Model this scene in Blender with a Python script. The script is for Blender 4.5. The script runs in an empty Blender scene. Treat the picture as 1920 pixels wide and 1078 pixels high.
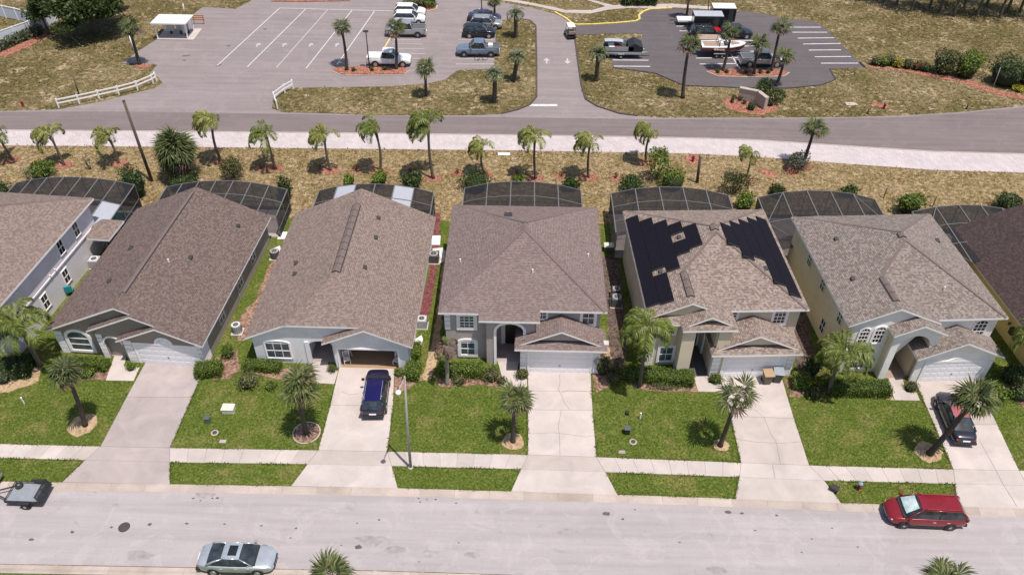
import bpy, math, random
from mathutils import Vector, Matrix
S = bpy.context.scene
COL = S.collection
rnd = random.Random(11)
R = math.radians
# ---------------------------------------------------------------- camera
CH, YAW, PIT, ROL, FPX = 47.5, -0.01652465, 0.70660006, -0.00901588, 1520.0
_f = Vector((math.sin(YAW)*math.cos(PIT), math.cos(YAW)*math.cos(PIT), -math.sin(PIT)))
_r = Vector((math.cos(YAW), -math.sin(YAW), 0)); _d = _f.cross(_r)
_r2 = _r*math.cos(ROL)+_d*math.sin(ROL); _d2 = _d*math.cos(ROL)-_r*math.sin(ROL)
cam = bpy.data.cameras.new('camera'); camo = bpy.data.objects.new('camera', cam); COL.objects.link(camo)
camo.matrix_world = Matrix(((_r2.x, -_d2.x, -_f.x, 0), (_r2.y, -_d2.y, -_f.y, 0), (_r2.z, -_d2.z, -_f.z, CH), (0, 0, 0, 1)))
cam.sensor_width = 36; cam.lens = FPX/1920*36; cam.clip_end = 3000; cam.clip_start = .5
S.camera = camo
# ---------------------------------------------------------------- sky, sun, exposure
SUN_EL = 73.0; SH = Vector((-.73, .68)).normalized()          # ground direction shadows fall
W = bpy.data.worlds.new('World'); S.world = W; W.use_nodes = True
nt = W.node_tree; bg = nt.nodes['Background']
sky = nt.nodes.new('ShaderNodeTexSky'); sky.sky_type = 'NISHITA'; sky.sun_disc = False
sky.sun_elevation = R(SUN_EL); sky.sun_rotation = math.atan2(-SH.x, -SH.y); sky.air_density = 1.0; sky.dust_density = 1.5
nt.links.new(sky.outputs[0], bg.inputs[0]); bg.inputs[1].default_value = .105
sl = bpy.data.lights.new('sun', 'SUN'); sl.energy = 4.25; sl.angle = R(.53); sl.color = (1, .935, .865)
so = bpy.data.objects.new('sun', sl); COL.objects.link(so)
so.rotation_euler = Vector((SH.x*math.cos(R(SUN_EL)), SH.y*math.cos(R(SUN_EL)), -math.sin(R(SUN_EL)))).to_track_quat('-Z', 'Y').to_euler()
S.view_settings.view_transform = 'Standard'; S.view_settings.look = 'None'; S.view_settings.exposure = .25; S.view_settings.gamma = 1
S.render.engine = 'CYCLES'
S.cycles.max_bounces = 6; S.cycles.transparent_max_bounces = 16

def g(px, py, z=0):
    """point of the place at height z that the photograph shows at pixel px, py"""
    v = _r2*((px-960)/FPX)+_d2*((py-539)/FPX)+_f
    t = (z-CH)/v.z
    return Vector((v.x*t, v.y*t, z))
# ---------------------------------------------------------------- materials
def nodes(name):
    m = bpy.data.materials.new(name); m.use_nodes = True
    n = m.node_tree.nodes; return m, n, m.node_tree.links, n['Principled BSDF']
def rgb(c): return (c[0], c[1], c[2], 1)
def mk(n, t, **kw):
    x = n.new(t)
    for k, v in kw.items(): setattr(x, k, v)
    return x
def noise(n, l, co, scale, detail=4, rough=.6, dist=0):
    x = mk(n, 'ShaderNodeTexNoise'); x.inputs['Scale'].default_value = scale; x.inputs['Detail'].default_value = detail
    x.inputs['Roughness'].default_value = rough; x.inputs['Distortion'].default_value = dist
    l.new(co, x.inputs['Vector']); return x.outputs[0]
def ramp(n, l, fac, stops):
    x = mk(n, 'ShaderNodeValToRGB'); e = x.color_ramp.elements
    while len(e) < len(stops): e.new(.5)
    for i, (p, c) in enumerate(stops): e[i].position = p; e[i].color = rgb(c) if hasattr(c, '__len__') else (c, c, c, 1)
    l.new(fac, x.inputs[0]); return x.outputs[0]
def mix(n, l, fac, a, b, mode='MIX'):
    x = mk(n, 'ShaderNodeMix', data_type='RGBA', blend_type=mode)
    if isinstance(fac, (int, float)): x.inputs[0].default_value = fac
    else: l.new(fac, x.inputs[0])
    for i, v in ((6, a), (7, b)):
        if hasattr(v, '__len__'): x.inputs[i].default_value = rgb(v)
        else: l.new(v, x.inputs[i])
    return x.outputs[2]
def bump(n, l, b, h, strength=.4, dist=.02):
    x = mk(n, 'ShaderNodeBump'); x.inputs['Strength'].default_value = strength; x.inputs['Distance'].default_value = dist
    l.new(h, x.inputs['Height']); l.new(x.outputs[0], b.inputs['Normal'])
def objco(n): return mk(n, 'ShaderNodeTexCoord').outputs['Object']
def geoco(n): return mk(n, 'ShaderNodeNewGeometry').outputs['Position']
M = {}
def plain(name, c, rough=.7, metal=0, var=.12, sc=3, bmp=0, coat=0, spec=.5):
    m, n, l, b = nodes(name); co = objco(n)
    f = noise(n, l, co, sc, 5)
    lo = tuple(x*(1-var) for x in c); hi = tuple(min(1, x*(1+var)) for x in c)
    l.new(ramp(n, l, f, [(.3, lo), (.7, hi)]), b.inputs['Base Color'])
    b.inputs['Roughness'].default_value = rough; b.inputs['Metallic'].default_value = metal
    b.inputs['Coat Weight'].default_value = coat; b.inputs['Specular IOR Level'].default_value = spec
    if bmp: bump(n, l, b, noise(n, l, co, 60, 3), bmp, .01)
    M[name] = m; return m
def stucco(name, c):
    m, n, l, b = nodes(name); co = geoco(n)
    f = noise(n, l, co, .7, 5, .6); f2 = noise(n, l, co, 9, 4)
    a = ramp(n, l, f, [(.3, tuple(x*.9 for x in c)), (.7, tuple(min(1, x*1.06) for x in c))])
    l.new(mix(n, l, .12, a, f2, 'OVERLAY'), b.inputs['Base Color']); b.inputs['Roughness'].default_value = .9
    bump(n, l, b, noise(n, l, co, 45, 3), .25, .01); M[name] = m
def shingle(name, c1, c2, c3, streak=.25, stain=(.1, .09, .085)):
    m, n, l, b = nodes(name)
    uv = mk(n, 'ShaderNodeTexCoord').outputs['UV']
    br = mk(n, 'ShaderNodeTexBrick'); br.offset = .5; br.inputs['Scale'].default_value = 1
    br.inputs['Brick Width'].default_value = .19; br.inputs['Row Height'].default_value = .15
    br.inputs['Mortar Size'].default_value = .009; br.inputs['Mortar Smooth'].default_value = .3; br.inputs['Bias'].default_value = 0
    br.inputs['Color1'].default_value = (0, 0, 0, 1); br.inputs['Color2'].default_value = (1, 1, 1, 1); br.inputs['Mortar'].default_value = (.5, .5, .5, 1)
    l.new(uv, br.inputs['Vector'])
    base = ramp(n, l, br.outputs['Color'], [(.1, c1), (.5, c2), (.9, c3)])
    big = noise(n, l, uv, .35, 5, .65); fine = noise(n, l, uv, 5, 3, .7)
    a = mix(n, l, .32, base, ramp(n, l, fine, [(.36, c1), (.64, c3)]))
    a = mix(n, l, ramp(n, l, big, [(.45, 0), (.75, streak)]), a, stain)
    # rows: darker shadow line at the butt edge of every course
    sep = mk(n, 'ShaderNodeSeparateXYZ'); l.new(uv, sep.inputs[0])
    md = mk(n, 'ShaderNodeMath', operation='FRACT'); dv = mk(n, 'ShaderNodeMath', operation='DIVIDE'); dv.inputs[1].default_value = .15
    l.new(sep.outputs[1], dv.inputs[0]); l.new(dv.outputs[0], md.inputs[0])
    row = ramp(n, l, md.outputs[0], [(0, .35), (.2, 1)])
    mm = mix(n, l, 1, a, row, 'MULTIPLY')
    mo = mix(n, l, br.outputs['Fac'], mm, mix(n, l, .5, mm, stain))
    l.new(mix(n, l, .85, a, mo), b.inputs['Base Color']); b.inputs['Roughness'].default_value = .95
    b.inputs['Specular IOR Level'].default_value = .2
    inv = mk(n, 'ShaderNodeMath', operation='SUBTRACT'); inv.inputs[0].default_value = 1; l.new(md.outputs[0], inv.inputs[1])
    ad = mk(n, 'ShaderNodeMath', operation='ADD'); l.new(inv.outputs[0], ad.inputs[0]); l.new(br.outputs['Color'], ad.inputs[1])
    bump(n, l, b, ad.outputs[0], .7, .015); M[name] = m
def asphalt(name, c, var=.13, stainc=None, crk=.1):
    m, n, l, b = nodes(name); co = geoco(n)
    big = noise(n, l, co, .16, 6, .62, .4); mid = noise(n, l, co, 1.1, 6, .7); fine = noise(n, l, co, 22, 3, .8)
    mp = mk(n, 'ShaderNodeMapping'); mp.inputs['Scale'].default_value = (.07, 1.3, 1); l.new(co, mp.inputs['Vector'])
    strk = noise(n, l, mp.outputs[0], 1, 5, .6)
    a = ramp(n, l, big, [(.3, tuple(x*(1-var) for x in c)), (.7, tuple(x*(1+var) for x in c))])
    a = mix(n, l, .3, a, ramp(n, l, mid, [(.3, tuple(x*(1-var) for x in c)), (.72, tuple(x*(1+var) for x in c))]))
    a = mix(n, l, .4, a, ramp(n, l, strk, [(.36, tuple(x*.76 for x in c)), (.64, tuple(min(1, x*1.18) for x in c))]))
    wide = noise(n, l, co, .42, 7, .7, 1.2); a = mix(n, l, ramp(n, l, wide, [(.54, 0), (.60, .3), (.66, .1)]), a, tuple(min(1, x*1.3) for x in c))
    a = mix(n, l, .2, a, ramp(n, l, fine, [(.25, 0.02), (.6, 1)]), 'MULTIPLY')
    sp = noise(n, l, co, .9, 6, .75, .6)
    a = mix(n, l, ramp(n, l, sp, [(.60, 0), (.72, .5)]), a, stainc or tuple(x*.55 for x in c))
    vor = mk(n, 'ShaderNodeTexVoronoi', feature='DISTANCE_TO_EDGE'); vor.inputs['Scale'].default_value = .13
    wv = mk(n, 'ShaderNodeVectorMath', operation='ADD'); ns = mk(n, 'ShaderNodeTexNoise'); ns.inputs['Scale'].default_value = .7; ns.inputs['Detail'].default_value = 6
    l.new(co, ns.inputs['Vector']); l.new(co, wv.inputs[0]); l.new(ns.outputs[1], wv.inputs[1]); l.new(wv.outputs[0], vor.inputs['Vector'])
    a = mix(n, l, ramp(n, l, vor.outputs[0], [(.0, crk), (.003, 0)]), a, tuple(x*.45 for x in c))
    l.new(a, b.inputs['Base Color']); b.inputs['Roughness'].default_value = .92; b.inputs['Specular IOR Level'].default_value = .25
    bump(n, l, b, fine, .3, .01); M[name] = m
def concrete(name, c, var=.1):
    m, n, l, b = nodes(name); co = geoco(n)
    oi = mk(n, 'ShaderNodeObjectInfo').outputs['Random']
    big = noise(n, l, co, .45, 6, .65, .5); fine = noise(n, l, co, 14, 4, .75)
    a = ramp(n, l, big, [(.3, tuple(x*(1-var*1.4) for x in c)), (.68, tuple(min(1, x*(1+var*.6)) for x in c))])
    a = mix(n, l, .12, a, fine, 'OVERLAY')
    a = mix(n, l, .35, a, ramp(n, l, oi, [(0, (.36, .34, .30)), (.5, (.5, .49, .48)), (1, (.6, .585, .58))]), 'OVERLAY')
    st = noise(n, l, co, 1.7, 6, .7, .8)
    a = mix(n, l, ramp(n, l, st, [(.62, 0), (.8, .4)]), a, tuple(x*.6 for x in (c[0], c[1]*.95, c[2]*.85)))
    l.new(a, b.inputs['Base Color']); b.inputs['Roughness'].default_value = .9; b.inputs['Specular IOR Level'].default_value = .3
    bump(n, l, b, fine, .15, .01); M[name] = m
def grass(name, dark, light, dry, soil, dryamt=.5, soilamt=.72, sc=.22, fs=5):
    m, n, l, b = nodes(name); co = geoco(n)
    big = noise(n, l, co, sc, 5, .6, .6); mid = noise(n, l, co, fs*.22, 5, .65); fine = noise(n, l, co, fs, 3, .7, .3); f3 = noise(n, l, co, fs*2.3, 3, .8)
    a = ramp(n, l, mid, [(.36, dark), (.62, light)])
    a = mix(n, l, .75, a, ramp(n, l, fine, [(.34, tuple(x*.5 for x in dark)), (.5, tuple((x+y)/2 for x, y in zip(dark, light))), (.58, light), (.68, dry)]))
    a = mix(n, l, ramp(n, l, big, [(dryamt-.06, 0), (dryamt+.12, .8)]), a, ramp(n, l, fine, [(.36, tuple(x*.42 for x in dry)), (.62, dry)]))
    sb = noise(n, l, co, sc*3.1, 8, .75, .8); sm = mk(n, 'ShaderNodeMath', operation='MULTIPLY_ADD'); sm.inputs[1].default_value = .45; l.new(fine, sm.inputs[0]); l.new(sb, sm.inputs[2])
    a = mix(n, l, ramp(n, l, sm.outputs[0], [(soilamt+.16, 0), (soilamt+.27, .95)]), a, ramp(n, l, f3, [(.35, tuple(x*.7 for x in soil)), (.62, soil)]))
    a = mix(n, l, .5, a, ramp(n, l, f3, [(.34, .3), (.6, 1)]), 'MULTIPLY')
    l.new(a, b.inputs['Base Color']); b.inputs['Roughness'].default_value = 1; b.inputs['Specular IOR Level'].default_value = .1
    bump(n, l, b, fine, .9, .12); M[name] = m
def speckle(name, c1, c2, c3, sc=7):
    m, n, l, b = nodes(name); co = geoco(n)
    v = mk(n, 'ShaderNodeTexVoronoi'); v.inputs['Scale'].default_value = sc; l.new(co, v.inputs['Vector'])
    f = noise(n, l, co, 1.3, 5, .7)
    a = ramp(n, l, v.outputs['Color'], [(.2, c1), (.5, c2), (.85, c3)])
    l.new(mix(n, l, ramp(n, l, f, [(.4, 0), (.7, .5)]), a, c1), b.inputs['Base Color']); b.inputs['Roughness'].default_value = 1
    bump(n, l, b, v.outputs['Distance'], .8, .05); M[name] = m
def leaf(name, c1, c2, c3=None, trans=.3, rough=.5):
    m, n, l, b = nodes(name)
    ri = mk(n, 'ShaderNodeNewGeometry').outputs['Random Per Island']
    oi = mk(n, 'ShaderNodeObjectInfo').outputs['Random']
    st = [(0, c1), (.75, c2)] + ([(1, c3)] if c3 else [])
    a = ramp(n, l, ri, st)
    a = mix(n, l, 1, a, ramp(n, l, oi, [(0, .72), (1, 1)]), 'MULTIPLY')
    l.new(a, b.inputs['Base Color']); b.inputs['Roughness'].default_value = rough; b.inputs['Specular IOR Level'].default_value = .35
    t = mk(n, 'ShaderNodeBsdfTranslucent'); l.new(a, t.inputs[0])
    x = mk(n, 'ShaderNodeMixShader'); x.inputs[0].default_value = trans
    l.new(b.outputs[0], x.inputs[1]); l.new(t.outputs[0], x.inputs[2]); l.new(x.outputs[0], n['Material Output'].inputs[0]); M[name] = m
def blade(name, dark, light, dry, sc, dryamt, trans=.4):
    m, n, l, b = nodes(name); co = geoco(n); ri = mk(n, 'ShaderNodeNewGeometry').outputs['Random Per Island']
    big = noise(n, l, co, sc, 5, .6, .6); lots = noise(n, l, co, .07, 2, .5)
    a = mix(n, l, ramp(n, l, big, [(dryamt-.06, 0), (dryamt+.12, .9)]), ramp(n, l, ri, [(0, dark), (1, light)]), ramp(n, l, ri, [(0, tuple(x*.62 for x in dry)), (1, dry)]))
    a = mix(n, l, 1, a, ramp(n, l, lots, [(.35, (.86, .80, .8)), (.65, (1, 1, 1))]), 'MULTIPLY')
    l.new(a, b.inputs['Base Color']); b.inputs['Roughness'].default_value = .8; b.inputs['Specular IOR Level'].default_value = .2
    t = mk(n, 'ShaderNodeBsdfTranslucent'); l.new(a, t.inputs[0]); x = mk(n, 'ShaderNodeMixShader'); x.inputs[0].default_value = trans
    l.new(b.outputs[0], x.inputs[1]); l.new(t.outputs[0], x.inputs[2]); l.new(x.outputs[0], n['Material Output'].inputs[0]); M[name] = m
def glass(name, c=(.03, .04, .05), rough=.08, c2=None):
    m, n, l, b = nodes(name); f = noise(n, l, objco(n), 1.6, 3)
    l.new(ramp(n, l, f, [(.35, c), (.7, c2 or tuple(x*1.8 for x in c))]), b.inputs['Base Color']); b.inputs['Roughness'].default_value = rough
    b.inputs['Specular IOR Level'].default_value = .7; M[name] = m
def paint(name, c, metal=.0, rough=.28):
    m, n, l, b = nodes(name); f = noise(n, l, objco(n), 1.5, 5)
    l.new(ramp(n, l, f, [(.3, tuple(x*.85 for x in c)), (.7, tuple(min(1, x*1.1) for x in c))]), b.inputs['Base Color'])
    b.inputs['Metallic'].default_value = metal; b.inputs['Roughness'].default_value = rough; b.inputs['Coat Weight'].default_value = .6; b.inputs['Coat Roughness'].default_value = .06; M[name] = m
def screenmat(name, c, op):
    m, n, l, b = nodes(name); b.inputs['Base Color'].default_value = rgb(c); b.inputs['Roughness'].default_value = .8
    t = mk(n, 'ShaderNodeBsdfTransparent'); x = mk(n, 'ShaderNodeMixShader')
    f = noise(n, l, objco(n), 1.2, 4); l.new(ramp(n, l, f, [(.3, op-.08), (.7, op+.06)]), x.inputs[0])
    l.new(t.outputs[0], x.inputs[1]); l.new(b.outputs[0], x.inputs[2]); l.new(x.outputs[0], n['Material Output'].inputs[0]); M[name] = m

asphalt('street_asphalt', (.368, .33, .33), .13, crk=.06)
asphalt('road_asphalt', (.25, .212, .208), .13)
asphalt('band_asphalt', (.185, .15, .148), .12); asphalt('dark_asphalt', (.115, .10, .103), .16)
concrete('concrete', (.465, .408, .38), .12); concrete('concrete_grey', (.36, .308, .295), .14); concrete('kerb_concrete', (.42, .352, .31), .16)
grass('lawn', (.063, .103, .014), (.138, .175, .032), (.27, .25, .08), (.34, .27, .12), .56, .74, .42, 6)
grass('dry_grass', (.10, .083, .028), (.165, .132, .056), (.31, .238, .125), (.48, .37, .245), .50, .62, .13, 1.7)
grass('strip_grass', (.165, .12, .05), (.275, .205, .095), (.41, .305, .168), (.54, .40, .265), .46, .62, .35, 2.2)
speckle('red_mulch', (.15, .055, .035), (.32, .12, .075), (.44, .21, .14)); speckle('brown_mulch', (.12, .065, .045), (.26, .15, .105), (.36, .24, .18), 6)
speckle('dark_mulch', (.05, .035, .028), (.11, .075, .058), (.17, .12, .095), 6); speckle('tan_soil', (.28, .19, .11), (.40, .28, .17), (.46, .33, .2), 5); speckle('white_stone', (.5, .47, .45), (.66, .63, .6), (.75, .73, .7), 5); speckle('maroon_stone', (.10, .03, .03), (.17, .05, .05), (.22, .08, .07), 6)
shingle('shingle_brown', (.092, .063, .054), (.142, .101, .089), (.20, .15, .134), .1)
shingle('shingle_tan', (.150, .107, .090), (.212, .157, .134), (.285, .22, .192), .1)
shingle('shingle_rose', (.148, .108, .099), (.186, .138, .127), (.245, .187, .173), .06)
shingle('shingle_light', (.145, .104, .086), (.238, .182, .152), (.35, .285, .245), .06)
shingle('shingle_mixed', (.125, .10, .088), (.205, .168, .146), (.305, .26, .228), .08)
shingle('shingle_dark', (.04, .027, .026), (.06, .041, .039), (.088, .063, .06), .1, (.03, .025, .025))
stucco('wall_taupe', (.29, .25, .205)); stucco('wall_blue', (.73, .725, .735)); stucco('wall_mauve', (.42, .355, .34)); stucco('wall_sand', (.62, .535, .405)); stucco('wall_cream', (.74, .62, .43)); stucco('wall_white', (.66, .63, .65)); stucco('wall_yellow', (.66, .50, .22)); stucco('wall_offwhite', (.84, .80, .765)); stucco('garage_tan', (.34, .22, .13)); stucco('wall_lilac', (.70, .65, .67))
plain('white_trim', (.88, .84, .83), .55, var=.05); plain('white_door', (.80, .78, .80), .5, var=.04); plain('cream_trim', (.66, .62, .48), .6); plain('soffit', (.5, .47, .45), .7)
plain('dark_door', (.02, .014, .012), .4); plain('gable_shade', (.045, .025, .022), .8); plain('black_plastic', (.02, .02, .022), .5); plain('grey_metal', (.42, .43, .45), .4, .4); plain('dark_metal', (.05, .05, .055), .5, .3); plain('bronze_bar', (.17, .163, .16), .5, .2)
plain('vent_cap', (.145, .107, .097), .9); plain('vent_black', (.03, .026, .025), .7); plain('wood_pole', (.10, .075, .055), .9, var=.3, sc=9); plain('galv', (.35, .33, .30), .6, .1)
plain('trunk', (.115, .088, .07), .95, var=.35, sc=14, bmp=.6); plain('trunk_dark', (.075, .055, .042), .95, var=.4, sc=14, bmp=.6); plain('trunk_grey', (.30, .26, .215), .95, var=.3, sc=10, bmp=.5); plain('bark', (.10, .08, .06), .95, var=.4, sc=8, bmp=.6)
leaf('queen_leaf', (.115, .17, .03), (.26, .31, .065), (.46, .44, .15), .45); leaf('queen_yellow', (.19, .225, .05), (.39, .41, .10), (.60, .52, .22), .45); leaf('fan_leaf', (.05, .08, .018), (.155, .18, .06), (.30, .30, .14), .35, .7)
leaf('fan_dark', (.04, .062, .016), (.12, .145, .048), (.24, .245, .11), .3, .7); leaf('dead_leaf', (.10, .06, .045), (.24, .15, .11), (.34, .24, .19), .2); leaf('silver_leaf', (.13, .17, .085), (.26, .30, .17), (.36, .38, .25), .3)
leaf('hedge_leaf', (.055, .10, .010), (.165, .235, .028), (.27, .34, .055), .25); leaf('shrub_dark', (.02, .042, .009), (.065, .10, .022), (.14, .18, .05), .25); leaf('shrub_olive', (.06, .07, .02), (.13, .14, .045), (.22, .2, .09), .3); leaf('shrub_mix', (.09, .08, .035), (.15, .17, .05), (.33, .29, .16), .3)
leaf('oak_leaf', (.025, .048, .011), (.065, .095, .024), (.13, .15, .045), .25); leaf('pine_leaf', (.02, .036, .012), (.045, .065, .02), None, .2); leaf('yellow_leaf', (.35, .30, .02), (.5, .42, .03), None, .3); leaf('grey_leaf', (.10, .12, .07), (.18, .19, .12), (.3, .3, .22), .3)
blade('lawn_blade', (.07, .115, .016), (.168, .218, .042), (.32, .30, .10), .42, .56); blade('dry_blade', (.12, .105, .042), (.23, .19, .085), (.47, .365, .215), .13, .50); blade('strip_blade', (.19, .145, .06), (.34, .26, .125), (.53, .395, .225), .35, .46)
leaf('rust_leaf', (.16, .06, .03), (.26, .11, .04), (.2, .17, .05), .3)
plain('leaf_core', (.018, .03, .008), .95)
glass('window_glass', (.05, .06, .07), .1, (.14, .16, .18)); glass('dark_glass', (.012, .013, .016), .08); glass('car_glass', (.014, .017, .02), .05, (.05, .06, .07)); glass('shade_glass', (.30, .40, .40), .12, (.65, .75, .72)); glass('white_glass', (.55, .6, .62), .1); plain('solar_black', (.008, .0072, .012), .7, spec=.12); glass('pool_water', (.04, .22, .27), .05, (.08, .34, .38)); glass('spa_water', (.30, .48, .42), .05, (.4, .58, .5))
paint('paint_red', (.23, .012, .02), .2); paint('paint_silver', (.52, .55, .58), .55, .3); paint('paint_blue', (.010, .006, .075), .2, .25); paint('paint_navy', (.02, .02, .05), .3); paint('paint_dark', (.03, .03, .045), .3); paint('paint_white', (.80, .80, .80)); paint('paint_black', (.012, .012, .015)); paint('paint_greyblue', (.20, .25, .34), .4); paint('paint_pewter', (.42, .42, .42), .5); paint('paint_maroon', (.36, .10, .10), .1, .4); paint('paint_bright_red', (.45, .01, .015)); paint('paint_indigo', (.05, .05, .12), .4)
plain('tyre', (.018, .018, .018), .85); plain('rim', (.5, .5, .52), .3, .7); plain('light_lens', (.75, .75, .70), .15); plain('tail_lens', (.35, .02, .02), .2); plain('amber', (.6, .25, .03), .3); plain('chrome', (.7, .7, .72), .2, .8)
plain('line_white', (.56, .53, .53), .8, var=.18, sc=2); plain('line_yellow', (.62, .48, .14), .8, var=.2, sc=2); plain('line_faint', (.44, .40, .40), .9, var=.15, sc=2)
plain('bin_brown', (.13, .10, .075), .6); plain('bin_lid', (.33, .22, .13), .6); plain('bin_grey', (.06, .065, .06), .6); plain('lid_grey', (.25, .28, .30), .4); plain('teal', (.02, .22, .26), .5); plain('hydrant_red', (.22, .03, .03), .5); plain('hydrant_blue', (.22, .33, .42), .4); plain('ac_grey', (.36, .36, .37), .6); plain('ac_dark', (.09, .09, .095), .6); plain('util_green', (.11, .13, .11), .6); plain('util_cream', (.58, .55, .47), .6)
plain('metal_roof', (.72, .74, .74), .4, .1, var=.05); plain('vinyl', (.66, .68, .74), .5, var=.06); plain('sign_stone', (.42, .35, .29), .9, bmp=.4); plain('wood', (.30, .19, .10), .8, var=.3); plain('orange', (.50, .20, .06), .6); plain('tarp', (.35, .37, .4), .7); plain('boat_white', (.75, .74, .73), .3); plain('boat_red', (.20, .015, .025), .25); plain('boat_tan', (.30, .22, .17), .7); plain('alu', (.5, .51, .52), .35, .6); plain('crack', (.20, .18, .17), .95); plain('manhole', (.07, .055, .05), .8, .2); plain('playblue', (.03, .06, .2), .5); plain('street_stain', (.29, .255, .255), .95, var=.25, sc=2); plain('skid', (.10, .09, .09), .95)
plain('screen_white', (.34, .35, .39), .7, var=.05)
screenmat('screen', (.012, .011, .014), .68); screenmat('screen_dense', (.010, .010, .012), .84)
# ---------------------------------------------------------------- mesh helpers
class MB:
    def __init__(s): s.v = []; s.f = []; s.m = []
    def add(s, vs, fs, m=0):
        o = len(s.v); s.v += [tuple(p) for p in vs]
        for f in fs: s.f.append(tuple(i+o for i in f)); s.m.append(m)
        return s
    def box(s, x0, x1, y0, y1, z0, z1, m=0):
        return s.add([(x0, y0, z0), (x1, y0, z0), (x1, y1, z0), (x0, y1, z0), (x0, y0, z1), (x1, y0, z1), (x1, y1, z1), (x0, y1, z1)],
                     [(3, 2, 1, 0), (4, 5, 6, 7), (0, 1, 5, 4), (1, 2, 6, 5), (2, 3, 7, 6), (3, 0, 4, 7)], m)
    def bar(s, a, b, w, h=None, m=0, up=(0, 0, 1)):
        a = Vector(a); b = Vector(b); h = h or w; d = (b-a).normalized(); u = Vector(up)
        if abs(d.dot(u)) > .98: u = Vector((0, 1, 0))
        r = d.cross(u).normalized()*w/2; u = r.cross(d).normalized()*h/2
        return s.add([a-r-u, a+r-u, a+r+u, a-r+u, b-r-u, b+r-u, b+r+u, b-r+u], [(0, 1, 2, 3), (7, 6, 5, 4), (0, 4, 5, 1), (1, 5, 6, 2), (2, 6, 7, 3), (3, 7, 4, 0)], m)
    def prism(s, poly, z0, z1, m=0):
        n = len(poly); a = sum(poly[i][0]*poly[(i+1) % n][1]-poly[(i+1) % n][0]*poly[i][1] for i in range(n))
        if a < 0: poly = poly[::-1]
        return s.add([(p[0], p[1], z0) for p in poly]+[(p[0], p[1], z1) for p in poly],
                     [tuple(range(n-1, -1, -1)), tuple(range(n, 2*n))]+[(i, (i+1) % n, n+(i+1) % n, n+i) for i in range(n)], m)
    def vprism(s, poly, y0, y1, m=0):          # polygon in x,z, pushed along y
        n = len(poly)
        return s.add([(p[0], y0, p[1]) for p in poly]+[(p[0], y1, p[1]) for p in poly],
                     [tuple(range(n)), tuple(range(2*n-1, n-1, -1))]+[(i, n+i, n+(i+1) % n, (i+1) % n) for i in range(n)], m)
    def lathe(s, prof, n=12, c=(0, 0, 0), m=0, axis='z'):
        vs = []; k = len(prof)
        for r, z in prof:
            for i in range(n):
                t = 2*math.pi*i/n; x, y = r*math.cos(t), r*math.sin(t)
                vs.append({'z': (c[0]+x, c[1]+y, c[2]+z), 'y': (c[0]+x, c[1]+z, c[2]+y), 'x': (c[0]+z, c[1]+x, c[2]+y)}[axis])
        fs = [(j*n+i, j*n+(i+1) % n, (j+1)*n+(i+1) % n, (j+1)*n+i) for j in range(k-1) for i in range(n)]
        fs += [tuple(range(n-1, -1, -1)), tuple(range((k-1)*n, k*n))]
        return s.add(vs, fs, m)
    def tube(s, pts, rad, n=8, m=0):
        vs = []; k = len(pts); pts = [Vector(p) for p in pts]
        for j, p in enumerate(pts):
            d = (pts[min(j+1, k-1)]-pts[max(j-1, 0)]).normalized(); u = Vector((1, 0, 0)) if abs(d.x) < .9 else Vector((0, 1, 0))
            a = d.cross(u).normalized(); b = d.cross(a); r = rad[j] if hasattr(rad, '__len__') else rad
            for i in range(n):
                t = 2*math.pi*i/n; vs.append(p+a*r*math.cos(t)+b*r*math.sin(t))
        fs = [(j*n+i, j*n+(i+1) % n, (j+1)*n+(i+1) % n, (j+1)*n+i) for j in range(k-1) for i in range(n)]
        fs += [tuple(range(n-1, -1, -1)), tuple(range((k-1)*n, k*n))]
        return s.add(vs, fs, m)
    def patch(s, c00, c10, c11, c01, nu=4, nv=4, bulge=(0, 0, 0), m=0):
        c = [Vector(x) for x in (c00, c10, c11, c01)]; bl = Vector(bulge); vs = []
        for j in range(nv+1):
            for i in range(nu+1):
                u, v = i/nu, j/nv
                vs.append(c[0]*(1-u)*(1-v)+c[1]*u*(1-v)+c[2]*u*v+c[3]*(1-u)*v+bl*(4*u*(1-u)*.6+4*v*(1-v)*.4))
        return s.add(vs, [(j*(nu+1)+i, j*(nu+1)+i+1, (j+1)*(nu+1)+i+1, (j+1)*(nu+1)+i) for j in range(nv) for i in range(nu)], m)
    def convex(s, b, planes, m=0, steep=None):
        """box b=(x0,x1,y0,y1,z0,z1) cut by planes (a,b,c,d): keep a*x+b*y+c*z<=d"""
        x0, x1, y0, y1, z0, z1 = b
        P = [Vector(p) for p in ((x0, y0, z0), (x1, y0, z0), (x1, y1, z0), (x0, y1, z0), (x0, y0, z1), (x1, y0, z1), (x1, y1, z1), (x0, y1, z1))]
        fs = [[P[i] for i in f] for f in ((3, 2, 1, 0), (4, 5, 6, 7), (0, 1, 5, 4), (1, 2, 6, 5), (2, 3, 7, 6), (3, 0, 4, 7))]
        for pl in planes:
            nn = Vector(pl[:3]); d = pl[3]; out = []; cap = []
            for f in fs:
                nf = []
                for i, p in enumerate(f):
                    q = f[(i+1) % len(f)]; dp, dq = nn.dot(p)-d, nn.dot(q)-d
                    if dp <= 1e-7: nf.append(p)
                    if (dp > 1e-7) != (dq > 1e-7):
                        x = p+(q-p)*(dp/(dp-dq)); nf.append(x); cap.append(x)
                if len(nf) > 2: out.append(nf)
            if len(cap) > 2:
                uq = []
                for p in cap:
                    if all((p-q).length > 1e-5 for q in uq): uq.append(p)
                if len(uq) > 2:
                    c = sum(uq, Vector())/len(uq); a = (uq[0]-c).normalized(); bb = nn.normalized().cross(a)
                    uq.sort(key=lambda p: math.atan2((p-c).dot(bb), (p-c).dot(a))); out.append(uq)
            fs = out
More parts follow.
